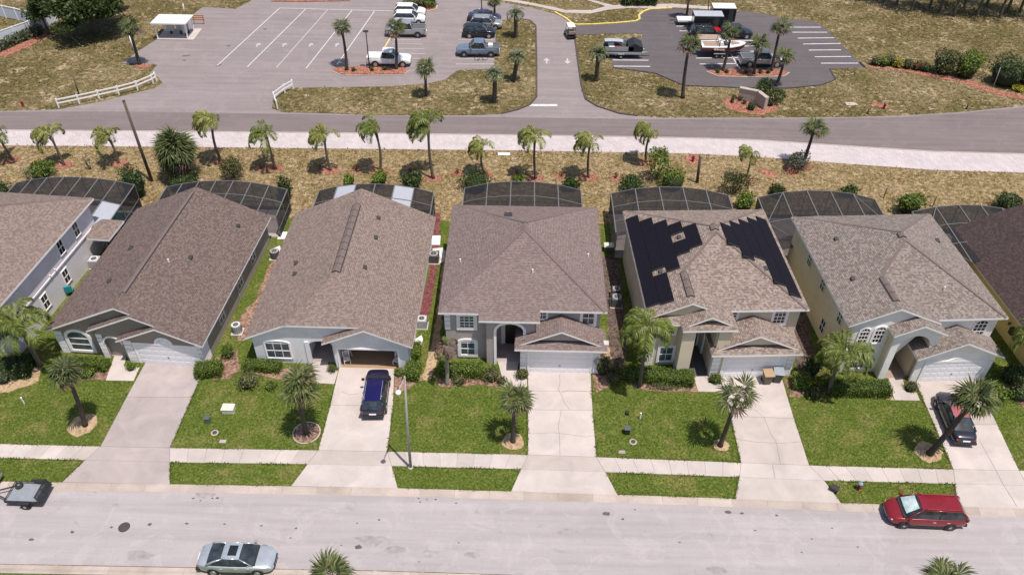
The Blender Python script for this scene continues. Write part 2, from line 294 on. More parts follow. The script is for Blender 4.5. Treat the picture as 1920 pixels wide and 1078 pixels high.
        for f in fs:
            nrm = Vector()
            for i in range(1, len(f)-1): nrm += (f[i]-f[0]).cross(f[i+1]-f[0])
            if nrm.length < 1e-9: continue
            nz = nrm.normalized().z
            s.add(f, [tuple(range(len(f)))], m if steep is None else (0 if nz > .25 else 1))
        return s
    def mesh(s, name, mats, smooth=False, uv=False):
        me = bpy.data.meshes.new(name); me.from_pydata(s.v, [], s.f); me.update()
        for x in mats: me.materials.append(M[x])
        if len(mats) > 1: me.polygons.foreach_set('material_index', s.m)
        if smooth: me.polygons.foreach_set('use_smooth', [True]*len(me.polygons))
        if uv:
            ul = me.uv_layers.new(name='UVMap').data
            for p in me.polygons:
                n = p.normal; h = Vector((-n.y, n.x, 0))
                h = h.normalized() if h.length > 1e-4 else Vector((1, 0, 0)); u = n.cross(h)
                for li in p.loop_indices:
                    co = me.vertices[me.loops[li].vertex_index].co; ul[li].uv = (co.dot(h), co.dot(u))
        return me
    def build(s, name, mats, parent=None, smooth=False, uv=False, loc=None, rz=0):
        if isinstance(mats, str): mats = [mats]
        return put(name, s.mesh(name, mats, smooth, uv), parent, loc, rz)
def put(name, me, parent=None, loc=None, rz=0):
    o = bpy.data.objects.new(name, me); COL.objects.link(o); o.parent = parent
    if loc: o.location = loc
    if rz: o.rotation_euler = (0, 0, rz)
    return o
def tag(o, label=None, cat=None, group=None, kind=None):
    if label: o['label'] = label
    if cat: o['category'] = cat
    if group: o['group'] = group
    if kind: o['kind'] = kind
    return o
def thing(name, label, cat, loc=(0, 0, 0), rz=0, group=None, sc=1):
    o = put(name, None, None, loc, rz); o.empty_display_size = .2; o.scale = (sc, sc, sc) if not hasattr(sc, '__len__') else sc
    return tag(o, label, cat, group)
def struct(o): o['kind'] = 'structure'; return o
def copy_tree(o, parent=None):
    c = o.copy(); COL.objects.link(c); c.parent = parent
    for ch in list(o.children): copy_tree(ch, c)
    return c
def bevel(o, w=.02, seg=2):
    m = o.modifiers.new('bevel', 'BEVEL'); m.width = w; m.segments = seg; m.limit_method = 'ANGLE'; return o
def subsurf(o, lv=2):
    m = o.modifiers.new('sub', 'SUBSURF'); m.levels = lv; m.render_levels = lv; return o
BLK = []
def sheet(name, pts, z, mt, kind='structure', th=.03, parent=None):
    if name not in ('lawn', 'near_lawn', 'back_strip', 'grass_island'): BLK.append([(p.x, p.y) for p in pts])
    return (lambda o: (o.__setitem__('kind', kind), o)[1] if kind and not parent else o)(MB().prism([(p.x, p.y) for p in pts], z-th, z).build(name, mt, parent))
def pxs(l, z=0): return [g(x, y, z) for x, y in l]
# ---------------------------------------------------------------- ground, roads, pavements
def ext(pts, x0=-110, x1=110):
    a, b = pts[0], pts[1]; c, d = pts[-2], pts[-1]
    p = a+(a-b)*((x0-a.x)/(a.x-b.x)); q = d+(d-c)*((x1-d.x)/(d.x-c.x))
    return [p]+pts+[q]
def strip(a, b): return a+b[::-1]
gm = MB(); gm.add([(-900, -300, 0), (900, -300, 0), (900, 1500, 0), (-900, 1500, 0)], [(0, 1, 2, 3)])
struct(gm.build('ground', 'dry_grass'))
KB = ext(pxs([(0, 903.3), (319, 908.7), (746, 916), (1158, 928.3), (1378, 936), (1577, 944), (1808, 950.7)]))
near = g(200, 906).y-g(200, 1061).y
KN = [p+Vector((0, -near, 0)) for p in KB]
struct(sheet('lawn', strip(KB, [Vector((-110, 65.6, 0)), Vector((110, 65.6, 0))]), .04, 'lawn'))
struct(sheet('near_lawn', strip([Vector((-110, -20, 0)), Vector((110, -20, 0))], [p+Vector((0, -.62, 0)) for p in KN]), .04, 'lawn'))
STREET = struct(sheet('street', strip([p+Vector((0, -.5, 0)) for p in KB], [p+Vector((0, .05, 0)) for p in KN]), .012, 'street_asphalt', th=.01))
WT = ext(pxs([(0, 245.5), (320, 248), (640, 251), (1000, 255.5), (1280, 260), (1414, 264), (1564, 274), (1748, 285.6), (1920, 290.6)]), -110, 110)
WB = ext(pxs([(0, 273), (320, 276), (640, 279), (1000, 283), (1280, 288), (1414, 294), (1581, 307), (1748, 319), (1920, 324)]), -110, 110)
struct(sheet('back_strip', strip([Vector((-110, 65.62, 0)), Vector((110, 65.62, 0))], WB), .02, 'strip_grass', th=.015))
def pavermat():
    m, n, l, b = nodes('paver_walk'); co = geoco(n)
    br = mk(n, 'ShaderNodeTexBrick'); br.inputs['Scale'].default_value = 1; br.inputs['Brick Width'].default_value = .55; br.inputs['Row Height'].default_value = .28; br.inputs['Mortar Size'].default_value = .012
    mp = mk(n, 'ShaderNodeMapping'); mp.inputs['Rotation'].default_value = (0, 0, R(58)); l.new(co, mp.inputs['Vector']); l.new(mp.outputs[0], br.inputs['Vector'])
    br.inputs['Color1'].default_value = (.43, .375, .372, 1); br.inputs['Color2'].default_value = (.50, .44, .435, 1); br.inputs['Mortar'].default_value = (.34, .29, .29, 1)
    a = mix(n, l, .2, br.outputs[0], noise(n, l, co, .5, 5), 'OVERLAY'); l.new(a, b.inputs['Base Color']); b.inputs['Roughness'].default_value = .9; M['paver_walk'] = m
pavermat()
struct(sheet('paver_path', strip(WB, WT), .06, 'paver_walk', th=.06))
edge = MB()
for i in range(len(WT)-1): edge.bar(WT[i]+Vector((0, .06, .045)), WT[i+1]+Vector((0, .06, .045)), .14, .11)
for i in range(len(WB)-1): edge.bar(WB[i]+Vector((0, -.06, .03)), WB[i+1]+Vector((0, -.06, .03)), .10, .07)
struct(edge.build('path_edging', 'kerb_concrete'))
ROADTOP = [(-260, 207), (0, 209), (110, 206), (190, 191), (290, 166), (305, 157), (297, 146), (282, 138), (295, 122), (228, 119.5), (260, 96), (295, 74), (362, 28), (380, 14), (441, 17.5), (470, 3), (480, -10), (520, -40), (880, -40), (887, 0), (957, 8), (1007, 18), (1047, 29), (1071, 43), (1077, 52), (1077.5, 72), (1083, 118), (1089, 160), (1097.6, 187), (1118, 200), (1161, 214), (1194, 218), (1240, 221.5), (1500, 221), (1600, 220), (1700, 217), (1800, 211), (1920, 199), (2300, 165)]
lot = struct(sheet('road_and_parking', pxs(ROADTOP)+WT[::-1], .02, 'road_asphalt', th=.018))
struct(sheet('far_road', pxs([(-260, 209), (0, 211), (110, 210), (260, 210), (400, 212), (640, 217), (890, 220), (1000, 221.5), (1240, 224), (1500, 223.5), (1600, 222.5), (1700, 219.5), (1800, 213.5), (1920, 202), (2300, 168)])+[p+Vector((0, .14, 0)) for p in WT[::-1]], .025, 'band_asphalt', th=.004))
DARK = [(1073, 49), (1110, 48), (1160, 45), (1192, 42), (1200, 38), (1199, 30), (1206, 24), (1216, 20), (1234, 18), (1260, 18), (1378, 21), (1430, 26), (1473, 37), (1520, 39), (1544, 50), (1580.6, 87), (1621, 127), (1556, 130), (1566, 149), (1540, 159), (1480, 165), (1380, 164), (1280, 160), (1258, 150), (1228, 137), (1149, 127), (1144, 100), (1139, 73), (1204, 72), (1204, 63), (1137, 64), (1073, 67)]
dlot = struct(sheet('boat_parking', pxs(DARK), .028, 'dark_asphalt', th=.02))
# worn far road band slightly different, painted lines
def pline(a, b, w, mt, parent, z=.028):
    a = g(*a); b = g(*b); a.z = b.z = z-.002
    return MB().bar(a, b, w, .006).build('painted_line', mt, parent)
for a, b in (((524.5, 16), (407, 124)), ((574, 17), (464, 126)), ((616, 17.5), (518, 128)), ((661, 19), (574, 129)), ((702, 22), (632, 122)), ((524.5, 16), (752, 22))): pline(a, b, .12, 'line_faint' if a[0] > 600 and a[0] < 640 else 'line_white', lot)
for x in (483, 532, 582, 631):
    c = g(x, 85); m = MB(); m.prism([(c.x-.1, c.y-.6), (c.x+.08, c.y-.6), (c.x+.12, c.y+.1), (c.x+.5, c.y), (c.x+.15, c.y+.6), (c.x-.4, c.y+.15), (c.x-.1, c.y+.12)], .02, .027); m.build('arrow_marking', 'line_faint', lot)
for y, w in ((75, 56), (83, 58), (91.5, 60), (101, 62), (110, 60)): pline((735, y), (735+w, y+.6), .1, 'line_faint', lot)
for y in (58, 66, 75.5, 111.5, 121): pline((862-.12*(y-60), y), (927, y), .1, 'line_faint' if y < 115 else 'line_white', lot)
pline((715, 100), (733, 70), .2, 'line_yellow', lot)
pline((993, 198), (1045, 198), .5, 'line_white', lot)
for x, d in ((1025, -1), (1064, 1)):
    c = g(x, 115); m = MB(); m.prism([(c.x-.1, c.y+.8*d), (c.x+.1, c.y+.8*d), (c.x+.12, c.y-.1*d), (c.x+.5, c.y-.1*d), (c.x, c.y-.9*d), (c.x-.5, c.y-.1*d), (c.x-.12, c.y-.1*d)], .02, .027); m.build('arrow_marking', 'line_faint', lot)
for a, b in (((1482, 52), (1539, 52)), ((1486, 61.5), (1551, 61.5)), ((1495.5, 72.5), (1564, 72)), ((1506, 83.5), (1575.6, 82.5)), ((1516.5, 95), (1577, 94.5)), ((1528, 107.5), (1595.6, 107)), ((1539.5, 119.5), (1609, 119.5)), ((1305, 110), (1387, 109)), ((1312, 121), (1387, 120)), ((1390, 87.5), (1418, 87)), ((1393, 97.5), (1424, 97)), ((1385, 77), (1412, 77)), ((1370, 102), (1388.5, 132)), ((1149, 113.5), (1216, 114)), ((1151, 125), (1219, 125.6)), ((1188, 82), (1204, 82)), ((1192, 92.5), (1208, 92.5)), ((1268, 50), (1286, 50)), ((1274, 59), (1290, 59))):
    pline(a, b, .2, 'line_white', dlot, .036)
for a, b in (((342, 106), (357, 104)), ((344, 115), (348, 113)), ((494, 56), (500, 55)), ((425, 87), (432, 87)), ((405, 125), (415, 122))): pline(a, b, .35, 'skid', lot, .027)
# kerbs along the entrance drive and islands
def kerbline(name, px, mt, w=.16, h=.14, lab=None):
    P = pxs(px); m = MB()
    for i in range(len(P)-1): m.bar(P[i]+Vector((0, 0, h/2)), P[i+1]+Vector((0, 0, h/2)), w, h)
    return struct(m.build(name, mt))
ISL = [(510, 204), (512, 192), (520, 180), (535, 170), (552, 166), (640, 165), (740, 163), (807, 157), (834, 151), (857, 133.5), (900, 131.5), (927, 130), (929, 80), (931, 42), (950, 37), (975, 37), (994, 40), (1004, 50), (1005, 110), (1006, 182), (994, 197), (970, 207), (940, 214), (890, 217), (700, 217), (640, 214), (530, 211)]
struct(sheet('grass_island', pxs(ISL), .08, 'dry_grass', th=.08))
kerbline('island_kerb', [(940, 214), (970, 207), (994, 197), (1006, 182), (1006, 110), (1004.5, 50), (994, 40), (975, 37)], 'trunk_dark', .22, .14)
kerbline('drive_kerb', [(1078, 72), (1084, 118), (1090, 160), (1098, 187), (1119, 200), (1162, 214), (1195, 218)], 'trunk_dark', .22, .14)
kerbline('yellow_kerb', [(1040, 24), (1062, 36), (1074, 46.5), (1082, 47.5), (1110, 47), (1160, 44), (1192, 41), (1199, 37), (1198, 30), (1206, 23), (1218, 18.5), (1260, 16.5)], 'line_yellow', .3, .14)
kerbline('lot_kerb', [(1149, 128), (1228, 138), (1258, 151), (1282, 161), (1380, 165.5), (1480, 166.5), (1541, 160), (1566, 150), (1556, 131)], 'dark_metal', .14, .08)
kerbline('lot_corner_kerb', [(1612, 118), (1621, 127)], 'dark_metal', .2, .15)
struct(sheet('upper_path', pxs([(887, -4), (957, 4), (1007, 13), (1047, 22), (1058, 25), (1107, 26.5), (1140, 19.5), (1175, 16), (1216, 17), (1260, 15), (1340, 19), (1378, 19), (1340, 14), (1260, 8), (1180, 10), (1150, 11), (1130, 6), (1095, -3), (1085, -3), (1125, 9), (1135, 13), (1110, 20), (1060, 20), (1040, 15), (1000, 7), (957, -1), (900, -8)]), .05, 'concrete', th=.04))
# street kerb pieces
kb_ = MB()
for KL, o0, o1 in ((KB, -.03, -.56), (KN, -.06, -.59)):
    kb_.prism([(p.x, p.y+o0) for p in KL]+[(p.x, p.y+o1) for p in KL[::-1]], -.02, .0135)
kp = struct(kb_.build('kerb', 'crack'))
prof = [(0, -.05), (0, .085), (-.16, .085), (-.36, .022), (-.62, .016), (-.62, -.05)]
def kmesh(L, pr):
    m = MB(); n = len(pr)
    m.add([(x, y, z) for x in (0.006, L-.006) for y, z in pr], [tuple(range(n)), tuple(range(2*n-1, n-1, -1))]+[(i, n+i, n+(i+1) % n, (i+1) % n) for i in range(n)])
    return m.mesh('kerb_stone', ['kerb_concrete'])
KM1 = kmesh(2.4, prof); KM2 = kmesh(2.4, [(-.62-y, z) for y, z in prof][::-1])
def along(pts, step):
    out = []; i = 0; p = pts[0].copy(); rest = step
    while i < len(pts)-1:
        d = pts[i+1]-p
        if d.length >= rest: q = p+d.normalized()*rest; out.append((p0 if out and False else p.copy(), q)); p = q; rest = step
        else: i += 1; p = p+d if False else p; rest = step if False else rest; break
    return out
def resample(pts, step):
    L = [0]
    for i in range(len(pts)-1): L.append(L[-1]+(pts[i+1]-pts[i]).length)
    out = []; s = 0; i = 0
    while s < L[-1]:
        while i < len(pts)-2 and L[i+1] < s: i += 1
        t = (s-L[i])/(L[i+1]-L[i]); out.append(pts[i].lerp(pts[i+1], t)); s += step
    return out
for KL, me in ((KB, KM1), (KN, KM2)):
    P = [p for p in resample(KL, 2.4) if -48 < p.x < 48]
    for a, b in zip(P, P[1:]): put('kerb_stone', me, kp, (a.x, a.y, 0), math.atan2(b.y-a.y, b.x-a.x))
EDGES = [KB]
# sidewalk slabs
SWI = (((-150, 829.5), (189, 837.7), (-160, 855), (160, 863.3), 11), ((319, 840.5), (597, 845), (319, 867.3), (577, 870.7), 8), ((726, 847.3), (990, 853.3), (735, 874.3), (977, 880), 8), ((1118, 857.7), (1389, 868.3), (1135, 885.7), (1386, 895), 8), ((1517, 873.3), (1787, 880.7), (1545, 901.7), (1790, 907.7), 8), ((1910, 883), (2150, 890), (1925, 911), (2170, 917), 8))
sb_ = MB()
for q in SWI: sb_.prism([g(*q[k])[:2] for k in (2, 3, 1, 0)], -.02, .052)
sw = struct(sb_.build('sidewalk', 'crack'))
def quadslab(name, q, z, mt, parent, gap=.012, th=.09):
    c = sum(q, Vector())/4; r = []; BLK.append([(p.x, p.y) for p in q])
    for p in q:
        d = p-c; r.append(c+d*(1-gap/max(.3, d.length)))
    return MB().prism([(p.x, p.y) for p in r], z-th, z).build(name, mt, parent)
for bl, br_, fl, fr, n in SWI:
    a, b, c, d = g(*bl), g(*br_), g(*fl), g(*fr); EDGES += [[a, b], [c, d]]
    for i in range(n):
        t0, t1 = i/n, (i+1)/n
        quadslab('slab', [c.lerp(d, t0), c.lerp(d, t1), a.lerp(b, t1), a.lerp(b, t0)], .075+rnd.uniform(-.004, .004), 'concrete', sw)
# driveways: left and right corners from the garage to the kerb
DW = [('concrete_grey', [(274, 679), (238, 745), (189, 837.7), (160, 863.3), (117, 904.6)], [(388, 680), (360, 746), (319, 840.5), (319, 867.3), (319, 908.6)]),
      ('concrete', [(638, 683), (620, 760), (597, 845), (577, 870.7), (546, 912)], [(740, 685), (737, 762), (726, 847.3), (735, 874.3), (746, 916)]),
      ('concrete', [(989, 694), (990.5, 734), (990, 769), (990, 853.3), (977, 880), (958, 922)], [(1107, 694), (1109, 735), (1111, 770), (1118, 857.7), (1135, 885.7), (1158, 928.5)]),
      ('concrete', [(1347, 700), (1370, 781), (1389, 868.3), (1386, 895), (1378, 936)], [(1464, 704), (1488, 785), (1517, 873.3), (1545, 901.7), (1577, 944)]),
      ('concrete', [(1713, 709), (1751, 797), (1787, 880.7), (1790, 907.7), (1795, 950.5)], [(1830, 711), (1869, 797), (1910, 883), (1925, 911), (1947, 955)])]
dws = []
for k, (mt, Lp, Rp) in enumerate(DW):
    A = pxs(Lp); B = pxs(Rp); EDGES += [A, B]
    dw = struct(MB().prism([p[:2] for p in A+B[::-1]], -.02, .05).build('driveway', 'crack')); dws.append(dw)
    for i in range(len(A)-1):
        z = .078 if i < len(A)-3 else .075
        quadslab('slab', [A[i+1], B[i+1], B[i], A[i]], z, mt, dw, .02)
def crack(px, dw, w=.03):
    P = pxs(px); m = MB()
    for a, b in zip(P, P[1:]):
        d = (b-a).normalized(); nrm = Vector((-d.y, d.x, 0))*w/2
        m.prism([(a-nrm)[:2], (b-nrm)[:2], (b+nrm)[:2], (a+nrm)[:2]], .074, .0835)
    m.build('crack', 'crack', dw)
crack([(1049, 703), (1050, 718), (1047, 733), (1053, 742), (1058, 757), (1068, 769)], dws[2]); crack([(1052, 737), (1065, 733), (1108, 735)], dws[2]); crack([(1052, 771), (1047, 800), (1049, 820), (1050, 855)], dws[2]); crack([(993, 814), (1040, 812), (1100, 820), (1116, 817)], dws[2], .02)
crack([(1432, 783), (1445, 815), (1455, 830), (1463, 871)], dws[3]); crack([(1380, 824), (1420, 830), (1465, 832), (1502, 829)], dws[3], .025); crack([(1390, 750), (1432, 783)], dws[3], .02); crack([(1448, 872), (1453, 897)], dws[3]); crack([(1835, 825), (1865, 880), (1880, 908), (1906, 950)], dws[4]); crack([(640, 735), (655, 741), (672, 739)], dws[1], .02)
# entry paths
for px, z in (([(216, 666), (238, 666), (233, 688), (262, 690), (251, 715), (199, 714)], .085), ([(584, 676), (614, 676), (618, 693), (634, 697), (627, 721), (595, 719)], .085), ([(932, 674), (974, 674), (966, 711), (988, 712), (988, 727), (946, 725)], .085), ([(1296, 696), (1330, 698), (1327, 719), (1351, 721), (1358, 736), (1309, 735)], .085), ([(1660, 702), (1690, 704), (1698, 736), (1718, 737), (1724, 752), (1677, 751)], .085)):
    struct(sheet('entry_path', pxs(px), z, 'concrete', th=.08))
# planting beds and bare soil
def bed(px, mt, z=.052, name='planting_bed', jag=.12):
    P = pxs(px); Q = []
    for i, p in enumerate(P):
        q = P[(i+1) % len(P)]; n = max(1, int((q-p).length/.5))
        for k in range(n): Q.append(p.lerp(q, k/n)+Vector((rnd.uniform(-jag, jag), rnd.uniform(-jag, jag), 0)))
    return struct(sheet(name, Q, z, mt, th=.02))
bed([(138, 690), (170, 690), (208, 690), (199, 713), (160, 712), (140, 704)], 'brown_mulch'); bed([(372, 690), (420, 660), (445, 655), (452, 690), (430, 712), (400, 712), (378, 705)], 'brown_mulch')
bed([(445, 600), (480, 560), (505, 500), (520, 480), (530, 500), (500, 560), (470, 610), (462, 640), (445, 640)], 'brown_mulch'); bed([(-60, 700), (60, 690), (80, 690), (70, 716), (20, 735), (-60, 745)], 'tan_soil', .05)
bed([(455, 690), (520, 690), (592, 690), (594, 719), (570, 722), (520, 712), (490, 705)], 'brown_mulch'); bed([(738, 700), (760, 695), (790, 690), (792, 712), (770, 730), (740, 738)], 'brown_mulch')
bed([(790, 715), (815, 620), (825, 540), (832, 470), (838, 470), (832, 560), (825, 650), (808, 715)], 'tan_soil', .05); bed([(780, 600), (803, 520), (810, 470), (816, 400), (826, 400), (822, 490), (806, 590), (795, 600)], 'maroon_stone', .055, 'stone_border', .02)
bed([(812, 705), (880, 702), (950, 705), (947, 724), (890, 722), (825, 726)], 'brown_mulch'); bed([(1112, 700), (1140, 695), (1165, 700), (1140, 725), (1116, 735)], 'brown_mulch'); bed([(1118, 660), (1140, 640), (1150, 690), (1120, 700)], 'tan_soil', .05)
bed([(1180, 715), (1240, 715), (1303, 712), (1308, 733), (1230, 735), (1185, 728)], 'brown_mulch'); bed([(1473, 712), (1500, 712), (1520, 735), (1500, 745), (1482, 745)], 'brown_mulch')
bed([(1550, 728), (1620, 730), (1670, 732), (1677, 750), (1620, 745), (1555, 742)], 'tan_soil'); bed([(1880, 720), (1930, 720), (1930, 780), (1905, 750)], 'brown_mulch')
for c, r in (((155, 797), 1.1), ((575, 812), .95), ((962, 828), .85), ((1352, 835), .6), ((1740, 848), 1.0)):
    p = g(*c); Q = [p+Vector((r*math.cos(t*.4)*rnd.uniform(.85, 1.1), r*math.sin(t*.4)*rnd.uniform(.85, 1.1), 0)) for t in range(16)]
    struct(sheet('tree_ring', Q, .055, 'tan_soil' if c[0] != 575 else 'brown_mulch', th=.02))
p = g(575, 812); m = MB(); m.tube([(p.x+1.0*math.cos(t*.2618), p.y+1.0*math.sin(t*.2618), .07) for t in range(25)], .055, 6); struct(m.build('stone_ring', 'kerb_concrete'))
bed([(1497, 705), (1480, 600), (1455, 520), (1462, 470), (1475, 470), (1490, 540), (1518, 610), (1530, 690), (1520, 710)], 'dark_mulch', .0455); bed([(1137, 690), (1140, 620), (1135, 540), (1128, 480), (1160, 480), (1168, 560), (1175, 640), (1172, 690)], 'dark_mulch', .0455)
# strip behind: mulch rings come with the palms; islands of red mulch in the lots
bed([(622, 133), (632, 127), (700, 126), (758, 128), (766, 133), (757, 140), (700, 141), (640, 141)], 'red_mulch', .1, 'mulch_island', .1); kerbline('mulch_kerb', [(621, 134), (640, 142), (700, 142.5), (757, 141.5), (768, 133)], 'kerb_concrete', .15, .1)
bed([(1325, 135), (1345, 130), (1400, 131), (1468, 132), (1478, 137), (1470, 143), (1400, 144.5), (1345, 143)], 'red_mulch', .1, 'mulch_island', .1); kerbline('mulch_kerb', [(1324, 135), (1345, 144), (1400, 145.5), (1470, 144), (1480, 137)], 'sign_stone', .15, .1)
bed([(745, 16), (768, 9), (800, 5), (820, 12), (818, 18), (800, 23), (770, 22)], 'red_mulch', .1, 'mulch_island', .1); kerbline('mulch_kerb', [(820, 12), (818, 19), (800, 23.5), (770, 22.5)], 'sign_stone', .2, .16)
bed([(876, 30), (890, 26), (930, 26), (937, 33), (915, 36), (885, 36)], 'red_mulch', .1, 'mulch_island', .1); bed([(1264, 33), (1300, 30), (1345, 33), (1340, 40), (1280, 40)], 'red_mulch', .1, 'mulch_island', .1); bed([(508, 4), (540, -4), (660, -6), (655, 3), (560, 5)], 'red_mulch', .1, 'mulch_island', .1)
bed([(1355, 190), (1370, 180), (1400, 178), (1440, 185), (1460, 198), (1455, 208), (1425, 217), (1385, 211), (1362, 202)], 'red_mulch', .03, 'mulch_bed', .15)
bed([(1627, 123), (1667, 127), (1700, 131), (1744, 138), (1800, 146), (1822, 152), (1850, 163), (1884, 173), (1940, 183), (1940, 190), (1880, 181), (1850, 173), (1800, 155), (1744, 145), (1700, 136), (1667, 131), (1627, 127)], 'red_mulch', .03, 'mulch_bed', .1)
bed([(0, 92), (40, 78), (75, 62), (110, 48), (120, 52), (85, 72), (50, 90), (10, 106), (-20, 115), (-20, 100)], 'red_mulch', .03, 'mulch_bed', .2)
bed([(255, 120), (285, 122), (280, 128), (250, 128)], 'red_mulch', .03, 'mulch_bed', .1); bed([(1283, 295), (1300, 285), (1312, 300), (1305, 310), (1288, 308)], 'red_mulch', .04, 'mulch_ring', .1); bed([(1467, 312), (1500, 308), (1512, 318), (1490, 330), (1472, 326)], 'red_mulch', .04, 'mulch_ring', .1); bed([(1422, 318), (1440, 318), (1460, 330), (1450, 336), (1430, 328)], 'red_mulch', .04, 'mulch_ring', .15)
bed([(1632, 192), (1650, 193), (1668, 200), (1664, 206), (1640, 200)], 'red_mulch', .03, 'mulch_ring', .1)
# dark patched spots, drips and gutter litter on the street
def spot(px, py, r, mt='skid', ax=1.5):
    c = g(px, py); MB().prism([(c.x+r*ax*math.cos(k*.7)*rnd.uniform(.6, 1.25), c.y+r*math.sin(k*.7)*rnd.uniform(.6, 1.25)) for k in range(9)], .008, .0145).build('stain', mt, STREET)
for x, y, r in ((59, 1011, .12), (135, 997, .1), (209, 988, .08), (281, 983, .1), (350, 981, .08), (421, 982, .07), (490, 985, .07), (555, 990, .07), (545, 1008, .05), (362, 934, .07), (376, 938, .05), (398, 934, .06), (408, 933, .09), (785, 934, .06), (800, 936, .05), (817, 936, .07), (788, 941, .05), (855, 943, .05), (670, 981, .05), (711, 974, .06), (640, 1022, .05), (672, 1025, .16), (860, 1017, .05), (1138, 963, .2), (1168, 973, .08), (1190, 955, .05), (1365, 960, .14), (1391, 962, .09), (1456, 966, .08), (1416, 994, .06), (1522, 1010, .06), (1503, 1035, .05), (1608, 1025, .06), (1274, 1016, .06), (786, 1053, .05), (1560, 990, .05)): spot(x, y, r)
for x, y, r in ((385, 927, .3), (807, 1037, .25), (886, 1040, .25), (700, 1012, .45), (260, 1040, .4), (1345, 1068, .3), (740, 1030, .35), (1060, 995, .3)): spot(x, y, r, 'street_stain', 2.6)
# ---------------------------------------------------------------- houses
def SX(u0, z0, s): return (-s, 0, 1, z0-s*u0)
def SY(v0, z0, s): return (0, -s, 1, z0-s*v0)
def low(p, t): return (-p[0], -p[1], -p[2], -p[3]+t)
def slab(mb, u0, u1, v0, v1, pl, t=.17, extra=()):
    return mb.convex((u0, u1, v0, v1, -2, 14), [pl, low(pl, t)]+list(extra), 0, True)
def hip(mb, u0, u1, v0, v1, E, s=.45, t=.2, sides='lrfb', cut=()):
    P = []
    if 'l' in sides: P.append(SX(u0, E, s))
    if 'r' in sides: P.append(SX(u1, E, -s))
    if 'f' in sides: P.append(SY(v0, E, s))
    if 'b' in sides: P.append(SY(v1, E, -s))
    return mb.convex((u0, u1, v0, v1, E-t, E+8), P+list(cut), 0, True)
def roofparts(h, mb, mt, trim='white_trim'):
    for k, nm, m in ((0, 'roof', mt), (1, 'fascia', trim)):
        q = MB(); q.v = mb.v; q.f = [f for f, i in zip(mb.f, mb.m) if i == k]; q.m = [0]*len(q.f)
        r = MB(); mp = {}
        for f in q.f:
            nf = []
            for i in f:
                r.v.append(q.v[i]); nf.append(len(r.v)-1)
            r.f.append(tuple(nf)); r.m.append(0)
        o = r.build(nm, m, h, uv=(k == 0))
        if k == 0: ro = o
    return ro
def arch(x0, x1, zs, rise, n=10):
    c = (x0+x1)/2; a = (x1-x0)/2
    return [(c-a*math.cos(math.pi*i/n), zs+rise*math.sin(math.pi*i/n)) for i in range(n+1)]
def outline(w, h, rise):
    if rise <= 0: return [(-w/2, 0), (-w/2, h), (w/2, h), (w/2, 0)]
    return [(-w/2, 0)]+arch(-w/2, w/2, h-rise, rise)+[(w/2, 0)]
WC = {}
def window(h, x, y, z, w, hh, face='f', rise=0, cols=2, rows=2, trim=.13, gl='window_glass', tm='white_trim', sill=True, bm='white_trim'):
    key = (w, hh, rise, cols, rows, trim, gl, tm, sill, bm)
    if key not in WC:
        I = outline(w, hh, rise); O = outline(w+2*trim, hh+trim+(trim if sill else 0), rise and rise+trim*.6)
        O = [(a, b-(trim if sill else 0)) for a, b in O]
        n = len(I); m = MB(); vs = []
        for yy in (-.08, .0):
            vs += [(a, yy, b) for a, b in O]+[(a, yy, b) for a, b in I]
        fs = []
        for i in range(n):
            j = (i+1) % n
            if i == n-1 and not sill: continue
            fs += [(i, j, n+j, n+i), (2*n+i, 2*n+n+i, 2*n+n+j, 2*n+j), (i, 2*n+i, 2*n+j, j), (n+i, n+j, 3*n+j, 3*n+i)]
        m.add(vs, fs); tr = m.mesh('window', [tm])
        p = MB().vprism(I, -.03, -.02).mesh('pane', [gl])
        b = MB(); t = .045
        for k in range(1, cols): u = -w/2+w*k/cols; b.box(u-t/2, u+t/2, -.055, -.031, 0, hh-(rise*.25 if rise else 0))
        for k in range(1, rows): zz = (hh-rise)*k/rows if rise else hh*k/rows; t2 = t*(1.6 if k*2 == rows else 1); b.box(-w/2, w/2, -.057, -.031, zz-t2/2, zz+t2/2)
        if rise: b.box(-w/2, w/2, -.057, -.031, hh-rise-.04, hh-rise+.04)
        b.box(-w/2, -w/2+.05, -.053, -.031, 0, hh-rise); b.box(w/2-.05, w/2, -.053, -.031, 0, hh-rise); b.box(-w/2+.05, w/2-.05, -.053, -.031, 0, .05)
        WC[key] = (tr, p, b.mesh('sash', [bm]))
    tr, p, b = WC[key]
    o = put('window', tr, h, (x, y, z), {'f': 0, 'r': R(90), 'l': R(-90), 'b': R(180)}[face]); put('pane', p, o); put('sash', b, o); return o
def garage_door(h, u, v, w=4.9, hh=2.15, mt='white_door', trim='white_trim', tw=.14):
    m = MB(); m.box(-w/2-tw, -w/2, -.07, 0, 0, hh+tw); m.box(w/2, w/2+tw, -.07, 0, 0, hh+tw); m.box(-w/2, w/2, -.07, 0, hh, hh+tw)
    o = m.build('garage_door', trim, h, loc=(u, v, .03)); n = 4
    for k in range(n):
        q = MB(); q.box(-w/2, w/2, -.035, -.004, hh*k/n+.008, hh*(k+1)/n-.008); q.box(-w/2, w/2, -.003, 0, hh*k/n-.01, hh*(k+1)/n+.01)
        for i in range(8):
            x = -w/2+w*(i+.5)/8; q.box(x-.22, x+.22, -.045, -.035, hh*(k+.2)/n, hh*(k+.8)/n)
        q.build('panel', mt, o)
    MB().box(-.06, .06, -.075, -.045, hh*.36, hh*.39).build('handle', 'dark_metal', o)
    return o
